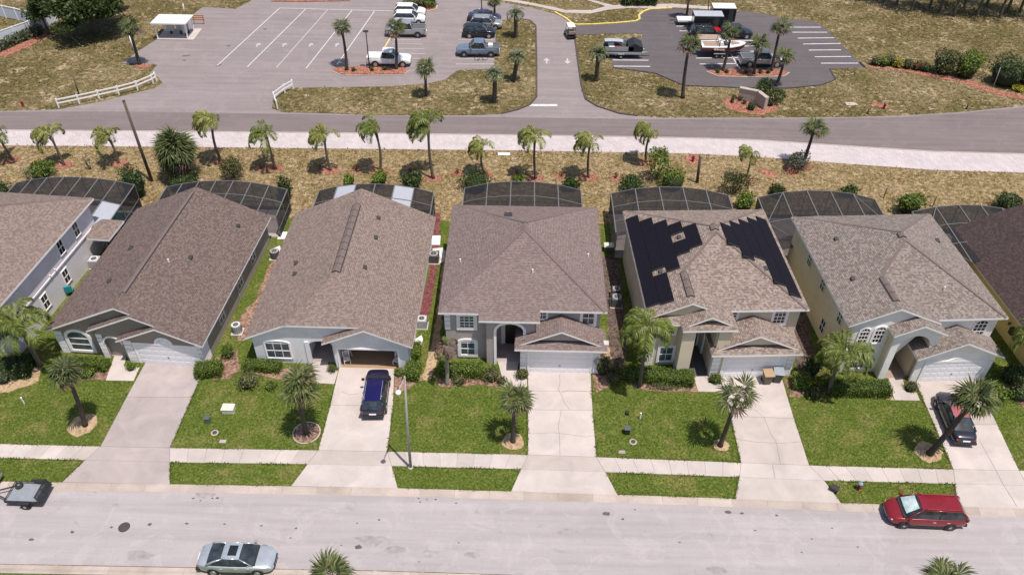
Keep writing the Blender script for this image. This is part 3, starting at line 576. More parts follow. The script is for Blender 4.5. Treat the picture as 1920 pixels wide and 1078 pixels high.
def front_door(h, u, v, w=1.0, hh=2.3, mt='dark_door', face='f'):
    m = MB(); t = .12; m.box(-w/2-t, -w/2, -.06, 0, 0, hh+t); m.box(w/2, w/2+t, -.06, 0, 0, hh+t); m.box(-w/2, w/2, -.06, 0, hh, hh+t)
    o = m.build('front_door', 'white_trim', h, loc=(u, v, .06), rz={'f': 0, 'r': R(90), 'l': R(-90)}[face])
    d = MB().box(-w/2, w/2, -.03, -.002, 0, hh)
    for k in range(2): d.box(-w*.34, w*.34, -.045, -.03, hh*(.1+.46*k), hh*(.46+.46*k))
    d.build('leaf', mt, o); MB().box(w*.36, w*.42, -.09, -.04, hh*.42, hh*.48).build('handle', 'chrome', o); return o
def quoins(h, u, v, z0, z1, side=1, w=.5, ret=.35, mt='white_trim', n=None):
    n = n or max(3, int((z1-z0)/.42)); hgt = (z1-z0)/n; me = MB()
    a, b = (0, w) if side > 0 else (-w, 0)
    me.box(a-(.05 if side > 0 else 0), b+(.05 if side < 0 else 0), -.05, 0, .035, hgt-.035)
    if side > 0: me.box(-.05, 0, 0, ret, .035, hgt-.035)
    else: me.box(0, .05, 0, ret, .035, hgt-.035)
    me = me.mesh('quoin', [mt])
    for k in range(n): put('quoin', me, h, (u, v, z0+k*hgt))
def roofvent(h, u, v, z, kind=0):
    if kind == 0: MB().convex((u-.16, u+.16, v-.16, v+.16, z-.2, z+.22), [(0, -.4, 1, z+.14-.4*v)]).build('roof_vent', 'vent_black', h)
    elif kind == 1: MB().lathe([(.06, -.2), (.06, .3), (.02, .31)], 10, (u, v, z)).build('vent_pipe', 'white_trim', h)
    else:
        m = MB(); m.box(u-.3, u+.3, v-.35, v+.35, z-.15, z+.12); m.box(u-.34, u+.34, v-.39, v+.39, z+.12, z+.2); m.build('roof_vent', 'dark_metal', h)
def ridgevent(h, u, v0, v1, z, s=.45, w=.2, sides=(-1, 1)):
    m = MB()
    for sd in sides:
        e0, e1 = w, w+.09; m.add([(u+sd*e0, v0, z-s*e0+.03), (u+sd*e1, v0, z-s*e1+.022), (u+sd*e1, v1, z-s*e1+.022), (u+sd*e0, v1, z-s*e0+.03)], [(0, 1, 2, 3)], 0)
    if len(sides) == 2:
        k = max(1, int((v1-v0)/.9))
        for i in range(k+1): v = v0+(v1-v0)*i/k; m.add([(u-w, v-.025, z-s*w+.085), (u, v-.025, z+.1), (u+w, v-.025, z-s*w+.085), (u-w, v+.025, z-s*w+.085), (u, v+.025, z+.1), (u+w, v+.025, z-s*w+.085)], [(0, 1, 4, 3), (1, 2, 5, 4)], 0); m.add([(u-w, v0, z-s*w), (u, v0, z+.01), (u+w, v0, z-s*w), (u-w, v0, z-s*w+.06), (u, v0, z+.075), (u+w, v0, z-s*w+.06), (u-w, v1, z-s*w), (u, v1, z+.01), (u+w, v1, z-s*w), (u-w, v1, z-s*w+.06), (u, v1, z+.075), (u+w, v1, z-s*w+.06)],
        [(0, 1, 4, 3), (1, 2, 5, 4), (9, 10, 7, 6), (10, 11, 8, 7), (0, 3, 9, 6), (5, 2, 8, 11)], 0)
    m.add([(u-w-.01, v0, z-s*w+.062), (u, v0, z+.08), (u+w+.01, v0, z-s*w+.062), (u-w-.01, v1, z-s*w+.062), (u, v1, z+.08), (u+w+.01, v1, z-s*w+.062)], [(0, 1, 4, 3), (1, 2, 5, 4)], 1)
    m.build('ridge_vent', ['vent_black', 'vent_cap'], h)
def house(x, y, rz, label): return thing('house', label, 'house', (x, y, .04), R(rz))
def wallmesh(h, boxes, mt, name='wall'):
    m = MB()
    for b in boxes: m.box(*b)
    return m.build(name, mt, h)

# ---- single storey brown house, three stepped gables
def house_taupe():
    h = house(-31.4, 45.2, -3.5, 'single-storey taupe house with three stepped front gables and a closed white garage door'); E, s = 2.75, .45; H_ = 6.55; rz = E+s*H_
    L, Rr = SX(-H_, E, s), SX(H_, E, -s); mb = MB()
    slab(mb, -H_, 0, .35, 17.2, L); slab(mb, 0, 1.25, .35, 17.2, Rr); slab(mb, 1.25, 3.1, .05, 17.2, Rr); slab(mb, 3.1, H_, -.25, 17.2, Rr)
    zB = rz-s*1.25; zC = rz-s*3.1
    slab(mb, -2.8, 1.249, .05, .76, SX(1.25, zB, s), .15); slab(mb, -.47, 3.099, -.25, .46, SX(3.1, zC, s), .15)
    roofparts(h, mb, 'shingle_brown')
    w = MB(); y = .17
    w.vprism([(-6.1, 0), (1.2, 0), (1.2, rz-s*1.2-y), (0, rz-y), (-6.1, E+s*.45-y)], .75, .95)
    a = arch(-1.95, -.55, 1.7, .7)
    w.vprism([(-2.4, 0), (-1.95, 0)]+a+[(-.55, 0), (3, 0), (3, rz-s*3-y), (1.25, zB-y), (-2.4, zB-s*3.65-y)], .45, .65)
    w.vprism([(-.1, 0), (6.1, 0), (6.1, E+s*.45-y), (3.1, zC-y), (-.1, zC-s*3.2-y)], .15, .35)
    w.box(-6.1, -2.4, .96, 16.8, 0, 2.7); w.box(-2.4, -.1, 3, 16.8, 0, 2.7); w.box(-.1, 6.1, .66, 16.8, 0, 2.7); w.box(-2.4, -2.2, .66, 3, 0, 2.7)
    w.vprism([(-6.1, 2.7), (6.1, 2.7), (0, rz-y)], 16.4, 16.79)
    w.build('wall', 'wall_taupe', h)
    garage_door(h, 3.2, .15, 4.95); m = MB(); o = arch(2.45, 3.95, 2.34, .72); i_ = arch(2.65, 3.75, 2.34, .52)
    vs = [(p[0], .07, p[1]) for p in o]+[(p[0], .07, p[1]) for p in i_]+[(p[0], .149, p[1]) for p in o]+[(p[0], .149, p[1]) for p in i_]; n = 11
    m.add(vs, [(k, k+1, n+k+1, n+k) for k in range(10)]+[(k, 2*n+k, 2*n+k+1, k+1) for k in range(10)]); m.build('arch_trim', 'white_trim', h); MB().vprism(i_, .12, .148).build('fanlight', 'white_glass', h)
    m = MB(); o = arch(-2.08, -.42, 1.7, .85); i_ = a; vs = [(p[0], .37, p[1]) for p in o]+[(p[0], .37, p[1]) for p in i_]+[(p[0], .449, p[1]) for p in o]+[(p[0], .449, p[1]) for p in i_]
    m.add(vs, [(k, k+1, n+k+1, n+k) for k in range(10)]+[(k, 2*n+k, 2*n+k+1, k+1) for k in range(10)]); m.build('arch_trim', 'white_trim', h)
    window(h, -4.3, .75, .45, 1.75, 2.05, rise=.75, cols=1, rows=2, trim=.24)
    quoins(h, -6.1, .75, .0, 2.45, 1, .55); quoins(h, -2.4, .45, 0, 2.7, 1, .42); quoins(h, -.1, .15, 0, 2.5, 1, .62); quoins(h, 6.1, .15, 0, 2.5, -1, .35, 1.2)
    front_door(h, -1.2, 3, 1.0, 2.2)
    MB().box(-.8, -.25, 2.3, 2.95, 0, .45).build('porch_shelf', 'dark_metal', h)
    wallmesh(h, [(-2.2, -.1, .66, 2.99, 0, .05)], 'concrete_grey', 'porch_floor')
    for v, z in ((4.5, 1), (9, 1), (12.5, 1)): window(h, 6.1, v, z, 1.0, 1.3, 'r', rows=2, trim=.08, gl='dark_glass', tm='soffit', sill=False)
    MB().tube([(6.16, 8.2, 2.6), (6.16, 8.2, .1)], .05, 8).build('downpipe', 'grey_metal', h)
    ridgevent(h, 0, 2.2, 16.2, rz, w=.14, sides=(1,))
    for u, v in ((-3.0, 9.3), (-2.7, 4.7), (2.7, 8.3), (4.6, 14.2)): roofvent(h, u, v, rz-s*abs(u))
    roofvent(h, 1.5, 7.0, rz-s*1.5, 1)
    return h
# ---- single storey pale blue house, clipped gable and open garage
def house_blue():
    h = house(-15.1, 45.2, -.6, 'pale blue-grey single-storey house with clipped gable roof and open brown-floored garage'); E, s = 2.95, .45; H_ = 6.65; rz = E+s*H_; y = .17
    L, Rr = SX(-H_, E, s), SX(H_, E, -s); cl = SY(.1, 4.45, .33); mb = MB()
    dn = lambda q, e=.012: (q[0], q[1], q[2], q[3]-e)
    slab(mb, -H_, 0, .1, 17, L, extra=[dn(cl)]); slab(mb, 0, H_, .1, 17, Rr, extra=[dn(cl)])
    mb.convex((-H_, H_, .1, 6, 0, 9), [cl, low(cl, .17), dn(L), dn(Rr)], 0, True)
    zc = rz-s*3.0; slab(mb, -.45, 2.999, -.4, 1.6, SX(3, zc, s), .15); slab(mb, 3.0, H_, -.4, .099, Rr, .16)
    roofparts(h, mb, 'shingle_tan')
    w = MB(); c = 4.45-y; ul = -6.2; x = -H_+(4.45-E)/s
    a = arch(-1.75, .1, 2.1, .45)
    w.vprism([(-6.2, 0), (-1.75, 0)]+a+[(.1, 0), (.3, 0), (.3, 2.75), (3.2, 3.9), (3.2, c), (x, c), (-6.2, E+s*.45-y)], .4, .6)
    w.vprism([(.3, 0), (.65, 0), (.65, 2.15), (5.35, 2.15), (5.35, 0), (6.2, 0), (6.2, E+s*.45-y), (3, zc-y), (.3, zc-s*2.7-y)], 0, .2)
    w.box(-6.2, -2.0, .61, 16.5, 0, 2.9); w.box(-2.0, .3, 3, 16.5, 0, 2.9); w.box(.3, .5, .61, 6, 0, 2.9); w.box(6.0, 6.2, .21, 6, 0, 2.9); w.box(.3, 6.2, 6.01, 16.5, 0, 2.9)
    w.vprism([(-6.2, 2.91), (6.2, 2.91), (0, rz-y)], 16.1, 16.49)
    w.build('wall', 'wall_blue', h)
    wallmesh(h, [(.51, 5.99, .05, 5.98, .0, .05)], 'garage_tan', 'garage_floor'); wallmesh(h, [(.52, 5.98, 5.8, 5.99, .06, 2.7)], 'garage_tan', 'garage_back_wall'); wallmesh(h, [(.5, 6.0, .21, 6, 2.72, 2.8)], 'soffit', 'garage_ceiling')
    m = MB(); m.box(.52, .65, -.05, -.002, 0, 2.15); m.box(5.35, 5.48, -.05, -.002, 0, 2.15); m.box(.52, 5.48, -.05, -.002, 2.15, 2.3); m.build('garage_frame', 'white_trim', h)
    window(h, -4.3, .4, .6, 1.95, 1.85, rise=.22, cols=3, rows=2, trim=.08)
    wallmesh(h, [(-1.99, .29, .61, 2.99, 0, .05)], 'concrete_grey', 'porch_floor'); front_door(h, -.9, 3, 1, 2.2, 'white_door')
    m = MB(); m.box(-2.05, -1.72, .3, .399, 0, 2.5); m.build('entry_pilaster', 'wall_blue', h)
    ridgevent(h, 0, 5.0, 14.5, rz, w=.3)
    for u, v in ((-4.3, 8.2), (-4.0, 6.6), (2.0, 13.6), (2.2, 10.8), (2.0, 6.6)): roofvent(h, u, v, rz-s*abs(u))
    for v in (3.5, 8, 12): window(h, 6.2, v, 1, 1.0, 1.3, 'r', trim=.08, sill=False)
    return h
# ---- two storey mauve house
def skirted_gable(mb, h, uc, half, E, v0, v1, s=.45, skirt=.8, wall='wall_mauve', gap=.35):
    """gable roof over a garage with a pent roof across its front"""
    rz = E+s*half; L, Rr = SX(uc-half, E, s), SX(uc+half, E, -s)
    slab(mb, uc-half, uc, v0+gap, v1, L, .15); slab(mb, uc, uc+half, v0+gap, v1, Rr, .15)
    f = SY(v0, E-.02, s); mb.convex((uc-half-.02, uc+half+.02, v0, v0+skirt, E-.2, E+2), [f, SX(uc-half-.02, E, s), SX(uc+half+.02, E, -s)], 0, True)
    t = MB(); z0 = E+.1; d = (z0-E)/s; t.vprism([(uc-half+d+.45, z0), (uc+half-d-.45, z0), (uc, rz-.22)], v0+gap+.35, v0+gap+.5); t.build('gable_wall', wall, h)
    t = MB(); t.box(uc-half+.6, uc+half-.6, v0+gap+.30, v0+gap+.349, E+.1, E+.36); t.build('gable_shade_strip', 'gable_shade', h)  # dark brown strip painting in the shadow gap below the gable
def house_mauve():
    h = house(.1, 45.2, 0, 'two-storey mauve-grey house with square hip roof, tall white entry arch and white quoined garage'); E, s = 5.35, .45; mb = MB()
    hip(mb, -6.55, 6.55, 1.42, 15.5, E); hip(mb, -6.56, 1.35, .96, 9, E+.004, sides='lrf')
    f1 = SY(.96, E+.006, s); mb.convex((-3.4, 1.33, .4, 1.5, 4, 7), [f1, low(f1, .2)], 0, True)
    skirted_gable(mb, h, 3.0, 3.58, 3.0, -.5, 1.88)
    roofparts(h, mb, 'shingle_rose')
    w = MB(); w.box(-6.1, -2.85, 1.4, 15.05, 0, 5.2); w.box(-2.85, .95, 3.2, 15.05, 0, 5.2); w.box(.95, 6.1, 1.9, 15.05, 0, 5.2)
    a = arch(-2.05, .05, 3.7, .75); w.vprism([(-2.85, 0), (-2.05, 0)]+a+[(.05, 0), (.95, 0), (.95, 5.12), (-2.85, 5.12)], .85, 1.05)
    w.box(-2.85, -2.65, 1.06, 3.19, 0, 5.12); w.box(.75, .949, 1.06, 3.19, 0, 5.12); w.box(-.1, 6.1, .21, 1.89, 0, 2.8); w.box(-2.6, .7, 1.06, 3.19, 4.9, 5.1)
    w.build('wall', 'wall_mauve', h)
    wallmesh(h, [(-.1, 6.1, 0, .2, 0, 2.8)], 'white_door', 'garage_wall'); garage_door(h, 3.0, 0, 4.9)
    for u0, sd in ((-.1, 1), (6.1, -1)): quoins(h, u0, 0, 0, 2.75, sd, .42, .6, n=5, mt='white_door')
    quoins(h, -6.1, 1.4, 3.2, 5.0, 1, .4, .4, n=4)
    m = MB(); O = arch(-2.27, .27, 3.7, .98); n = 11; ii = [(-2.05, 0)]+a+[(.05, 0)]; oo = [(-2.27, 0)]+O+[(.27, 0)]; n = 13
    vs = [(p[0], .77, p[1]) for p in oo]+[(p[0], .77, p[1]) for p in ii]+[(p[0], .849, p[1]) for p in oo]+[(p[0], 1.0, p[1]) for p in ii]
    m.add(vs, [(k, k+1, n+k+1, n+k) for k in range(12)]+[(k, 2*n+k, 2*n+k+1, k+1) for k in range(12)]+[(n+k, n+k+1, 3*n+k+1, 3*n+k) for k in range(12)]); m.box(-1.1, -.9, .72, .77, 4.66, 4.95); m.build('arch_trim', 'white_trim', h)
    m = MB(); m.box(-1.75, -1.55, 3.1, 3.199, .05, 4.8); m.box(-.25, -.05, 3.1, 3.199, .05, 4.8); m.box(-1.55, -.25, 3.1, 3.199, 2.75, 2.95); m.build('entry_frame', 'white_trim', h)
    front_door(h, -.9, 3.2, 1.05, 2.5)
    wallmesh(h, [(-2.64, .74, 1.06, 3.19, 0, .05)], 'concrete_grey', 'porch_floor')
    window(h, -4.4, 1.4, 3.45, 1.15, 1.35, rise=.12, cols=3, rows=4, trim=.24); window(h, -4.4, 1.4, .45, 1.15, 1.55, rise=.2, cols=2, rows=2, trim=.24)
    window(h, 5.15, 1.9, 3.6, .95, 1.35, cols=2, rows=2, trim=.2); window(h, 1.55, 1.9, 4.1, .6, .8, cols=2, rows=2, trim=.14)
    ridgevent(h, 0, 7.97, 8.95, 8.24, w=.25); roofvent(h, -1.4, 11.2, 7.2, 2)
    for u, v, z in ((-5.2, 6.5, 5.96), (5.3, 7.6, 5.9), (.7, 4.4, 6.75)): roofvent(h, u, v, z, 1)
    MB().box(6.3, 6.75, .1, .6, 2.85, 3.1).build('gutter_box', 'soffit', h)
    return h
# ---- two storey sand house with black roof panels
def house_sand():
    h = house(16.1, 45.1, 3, 'two-storey sand-coloured house with black solar panels on both roof slopes'); E, s = 5.4, .45; mb = MB(); rz = E+s*6.4
    hip(mb, -6.4, 6.4, 1.9, 15.4, E)
    zg = E+s*3.3; L = SX(-6.404, E+.004, s); ug = -3.1
    slab(mb, -6.404, ug, 1.15, 5.4, L, .16); slab(mb, ug, .25, 1.15, 9.0, SX(ug, zg, -s), .16)
    f = SY(.75, 5.12, .5); mb.convex((-6.38, -.6, .75, 1.55, 4.9, 6.4), [f], 0, True)
    skirted_gable(mb, h, -1.75, 2.1, 5.28, -.15, 1.9, .5, .75, 'wall_sand', .3); skirted_gable(mb, h, 2.2, 3.55, 2.95, -.5, 2.3, .45, .8, 'wall_sand')
    roofparts(h, mb, 'shingle_light')
    w = MB(); w.box(-5.95, -3.7, 1.45, 14.95, 0, 5.2); w.box(-3.7, -.85, 3.6, 14.95, 0, 5.2); w.box(-.85, 5.95, 2.35, 14.95, 0, 5.2)
    w.vprism([(-5.4, 5.5), (-.9, 5.5), (ug, zg-.2)], 1.4, 1.56)
    w.box(-1.0, 5.4, .0, 2.34, 0, 2.74); w.box(-1.05, -.85, .3, 3.59, 0, 5.07); w.box(-3.69, -.86, .2, 3.59, 5.08, 5.2); w.box(-3.7, -3.5, .55, 1.44, 0, 5.1)
    w.build('wall', 'wall_sand', h)
    for u in (-3.25, -.45): MB().box(u-.5, u+.5, .1, .5, .05, 5.07).build('column', 'wall_sand', h)
    wallmesh(h, [(-3.5, -1.06, .05, 3.58, 0, .05)], 'ac_dark', 'porch_floor'); front_door(h, -1.9, 3.6, 1.0, 2.6)
    m = MB(); m.box(-1.2, -1.06, 2.6, 3.5, .05, 5.0); m.box(-3.4, -1.2, 3.5, 3.599, 2.85, 3.05); m.build('entry_frame', 'white_trim', h)
    garage_door(h, 2.3, 0, 4.7, 2.1, 'white_door', 'wall_offwhite', .2); quoins(h, -1.0, 0, 0, 2.7, 1, .55, .4); quoins(h, 5.4, 0, 0, 2.7, -1, .5, 1.2); quoins(h, -5.95, 1.45, 0, 3.0, 1, .55, .5)
    window(h, -4.5, 1.45, 3.5, .95, 1.35, cols=3, rows=4, trim=.15, gl='dark_glass'); window(h, -4.4, 1.45, .5, 1.1, 1.5, cols=2, rows=2, trim=.18); window(h, 4.4, 2.35, 3.6, .95, 1.45, cols=3, rows=4, trim=.18, gl='dark_glass'); window(h, .55, 2.35, 4.0, .8, 1.0, rise=.4, cols=2, rows=2, trim=.14, gl='dark_glass')
    for v in (6, 10.5): window(h, 5.95, v, 3.4, .9, 1.3, 'r', trim=.06, sill=False, gl='dark_glass')
    ridgevent(h, 0, 8.6, 9.3, rz, w=.3); ridgevent(h, ug, 2.0, 4.9, zg, w=.25)
    # black water-heating panels: (distance up the slope from the eave, start, end) in metres
    a = math.atan(s)
    def panel(side, d0, d1, v0, v1):
        o = MB(); c, sn = math.cos(a), math.sin(a)
        for k, (e0, e1) in enumerate(((d0, d1),)):
            u0, u1 = 6.4-e0*c, 6.4-e1*c; z0, z1 = E+e0*sn, E+e1*sn; t0, t1 = .05, .085
            if side < 0: u0, u1 = -u0, -u1
            nx = (-sn if side < 0 else sn); 
            P = [(u0+nx*t0, v0, z0+c*t0), (u1+nx*t0, v0, z1+c*t0), (u1+nx*t0, v1, z1+c*t0), (u0+nx*t0, v1, z0+c*t0), (u0+nx*t1, v0, z0+c*t1), (u1+nx*t1, v0, z1+c*t1), (u1+nx*t1, v1, z1+c*t1), (u0+nx*t1, v1, z0+c*t1)]
            o.add(P, [(3, 2, 1, 0), (4, 5, 6, 7), (0, 1, 5, 4), (1, 2, 6, 5), (2, 3, 7, 6), (3, 0, 4, 7)])
        p = o.build('solar_panel', 'solar_black', h)
        e = MB()
        for v in (v0-.03, v1+.03): MB().bar((u0+nx*.09, v, z0+c*.09), (u1+nx*.09, v, z1+c*.09), .06, .06).build('header_pipe', 'vent_black', p)
    for d, v0, v1 in ((.12, 2.3, 13.9), (1.24, 2.1, 5.4), (1.24, 6.2, 12.9), (2.36, 5.5, 11.9), (3.48, 7.0, 8.6), (3.48, 9.7, 11.0), (4.6, 7.3, 10.1)): panel(-1, d, d+1.09, v0, v1)
    for d, v0, v1 in ((.45, 3.0, 13.3), (1.62, 3.9, 12.5), (2.79, 6.6, 11.6), (3.96, 6.0, 10.7), (5.13, 7.1, 9.8)): panel(1, d, d+1.14, v0, v1)
    roofvent(h, -4.7, 5.8, E+s*1.7); roofvent(h, -2.7, 9.1, E+s*3.7); roofvent(h, 3.6, 5.4, E+s*2.8)
    return h
# ---- two storey cream house
def house_cream():
    h = house(31.3, 45.0, 4, 'two-storey cream house with tall rounded entry arch and yellow side wall'); E, s = 5.4, .45; mb = MB(); rz = E+s*6.35
    hip(mb, -6.35, 6.35, 1.4, 15.2, E)
    ug = -2.75; zg = E+s*3.6; slab(mb, -6.354, ug, .95, 5.2, SX(-6.354, E+.004, s), .16); slab(mb, ug, .85, .95, 9.4, SX(ug, zg, -s), .16)
    for uc, half, E2, v0, v1 in ((-1.0, 2.1, 5.05, .05, 1.5), (2.7, 3.45, 2.9, -.4, 1.9)):
        slab(mb, uc-half, uc, v0, v1, SX(uc-half, E2, .47), .15); slab(mb, uc, uc+half, v0, v1, SX(uc+half, E2, -.47), .15)
    roofparts(h, mb, 'shingle_mixed')
    w = MB(); w.box(-5.9, -2.7, 1.36, 14.75, 0, 5.19); w.box(-2.7, .7, 3.3, 14.75, 0, 5.2); w.box(.7, 5.9, 1.85, 14.75, 0, 5.2); w.build('wall', 'wall_cream', h)
    w = MB(); y = .17; w.vprism([(-5.92, 0), (-2.7, 0), (.3, 5.25), (ug+.1, zg-y), (-5.92, E+.2-y)], 1.25, 1.35)
    a = arch(-2.2, .3, 3.45, 1.25); z5 = 5.05-.15
    w.vprism([(-2.75, 0), (-2.2, 0)]+a+[(.3, 0), (.75, 0), (.75, z5+.47*.35), (-1.0, z5+.47*2.1), (-2.75, z5+.47*.35)], .4, .62)
    w.vprism([(-.35, 0), (5.75, 0), (5.75, 2.75+.47*.4), (2.7, 2.75+.47*3.45), (-.35, 2.75+.47*.4)], 0, .2)
    w.box(.701, 5.92, 1.75, 1.849, 2.7, 5.19); w.box(5.55, 5.75, .21, 1.74, 0, 2.75); w.build('front_wall', 'wall_offwhite', h)
    w = MB(); w.box(-2.75, -2.55, .63, 3.29, 0, 5.0); w.box(.55, .75, .63, 1.74, 0, 5.0); w.box(-2.54, .54, .63, 3.29, 4.9, 5.0); w.box(-.35, .54, .63, 3.29, 0, 2.74); w.box(.3, .54, .63, 3.29, 2.75, 4.89); w.build('porch_wall', 'wall_cream', h)
    wallmesh(h, [(-2.54, -.36, .45, 3.28, 0, .05)], 'boat_tan', 'porch_floor'); front_door(h, -1.6, 3.3, .9, 2.3)
    garage_door(h, 2.8, 0, 4.7, 2.1, 'white_door', 'wall_offwhite', .2); MB().vprism([(1.9, 2.33), (3.7, 2.33), (2.8, 2.75)], -.06, -.002).build('pediment', 'white_trim', h)
    window(h, -4.75, 1.25, 3.3, .75, 1.55, rise=.35, cols=3, rows=3, trim=.1, gl='dark_glass'); window(h, -3.55, 1.25, 3.3, .8, 1.65, rise=.35, cols=3, rows=3, trim=.14, gl='dark_glass'); window(h, -4.3, 1.25, .5, 1.3, 1.5, cols=2, rows=2, trim=.2)
    window(h, 4.7, 1.75, 3.35, 1.0, 1.55, rise=.4, cols=3, rows=3, trim=.08, gl='dark_glass')
    for v, z in ((3.2, 3.6), (7.2, 3.6), (10.5, 3.6), (5.2, .8)): window(h, -5.9, v, z, .8, 1.3, 'l', trim=.06, sill=False, gl='dark_glass', tm='cream_trim')
    window(h, 5.9, 3.4, 2.6, 1.0, 1.5, 'r', trim=.08, sill=False, gl='dark_glass')
    ridgevent(h, 0, 8.2, 8.8, rz, w=.25); ridgevent(h, ug, 1.9, 4.7, zg, w=.22)
    for u, v in ((-4.2, 10.5), (-4.6, 5.5), (4.3, 10)): roofvent(h, u, v, E+s*(6.35-abs(u)))
    roofvent(h, 1.9, 3.7, 6.45, 1)
    return h
def house_left():
    h = house(-46.9, 46.2, -4.5, 'two-storey lilac-white house at the left edge with light brown hip roof'); E, s = 5.4, .45; mb = MB()
    hip(mb, -6.5, 6.5, -.5, 15, E); hip(mb, 6.4, 8.5, 12.2, 15.2, 2.9, .3, sides='rfb'); roofparts(h, mb, 'shingle_tan')
    w = MB(); w.box(-6.05, 6.05, 0, 14.5, 0, 5.2); w.build('wall', 'wall_lilac', h); MB().box(6.051, 6.13, 0, 14.5, 2.75, 2.9).build('belt_course', 'wall_lilac', h)
    for v, z in ((11.8, 3.5), (9.2, 3.5), (8.4, .9), (5.0, .9)): window(h, 6.05, v, z, .8, 1.35, 'r', trim=.06, gl='dark_glass')
    for y in (12.3, 15.1): MB().box(8.05, 8.3, y-.12, y+.12, 0, 2.72).build('porch_post', 'vent_black', h)
    for v in (6.6, 7.4): MB().lathe([(.04, 2.75), (.04, 2.95), (.07, 2.96), (.07, 3.0)], 8, (6.18, v, .2)).build('vent_pipe', 'white_trim', h)
    return h
def house_right():
    h = house(47.2, 45.2, 4, 'single-storey yellow house at the right edge with dark brown gable roof'); E, s = 2.95, .45; H_ = 6.6; rz = E+s*H_; mb = MB()
    slab(mb, -H_, 0, -.3, 17, SX(-H_, E, s)); slab(mb, 0, H_, -.3, 17, SX(H_, E, -s)); roofparts(h, mb, 'shingle_dark', 'cream_trim')
    w = MB(); w.box(-6.15, 6.15, 0, 16.5, 0, 2.95); w.vprism([(-6.1, 2.951), (6.1, 2.951), (0, rz-.2)], 16.1, 16.49); w.vprism([(-6.1, 2.951), (6.1, 2.951), (0, rz-.2)], 0.01, .4); w.build('wall', 'wall_yellow', h)
    window(h, -6.15, 1.6, .9, .9, 1.3, 'l', trim=.08, gl='dark_glass', tm='cream_trim'); MB().box(-6.5, -6.151, 4.6, 5.0, 1.2, 1.8).build('meter_box', 'vent_black', h); MB().lathe([(.1, 0), (.1, .2)], 8, (-6.3, 5.5, 1.6)).build('meter', 'ac_dark', h)
    return h
def ridgecaps(h, u, v0, v1, E, s=.45, half=None):
    hw = u; va, vb = v0+hw, v1-hw; z = E+s*hw
    for p, q in (((-u, v0, E), (0, va, z)), ((u, v0, E), (0, va, z)), ((-u, v1, E), (0, vb, z)), ((u, v1, E), (0, vb, z))): MB().bar((p[0]*.97, p[1], p[2]+.02), (q[0], q[1], q[2]+.012), .22, .03).build('ridge_cap', 'vent_cap', h)
HO = [house_left(), house_taupe(), house_blue(), house_mauve(), house_sand(), house_cream(), house_right()]
ridgecaps(HO[3], 6.55, 1.42, 15.5, 5.35); ridgecaps(HO[4], 6.4, 1.9, 15.4, 5.4); ridgecaps(HO[5], 6.35, 1.4, 15.2, 5.4); ridgecaps(HO[0], 6.5, -.5, 15, 5.4)
for h in HO:
    mw = Matrix.Translation(h.location) @ Matrix.Rotation(h.rotation_euler.z, 4, 'Z'); BLK.append([(mw @ Vector(q))[:2] for q in ((-6.1, .2, 0), (6.1, .2, 0), (6.1, 16.4, 0), (-6.1, 16.4, 0))])
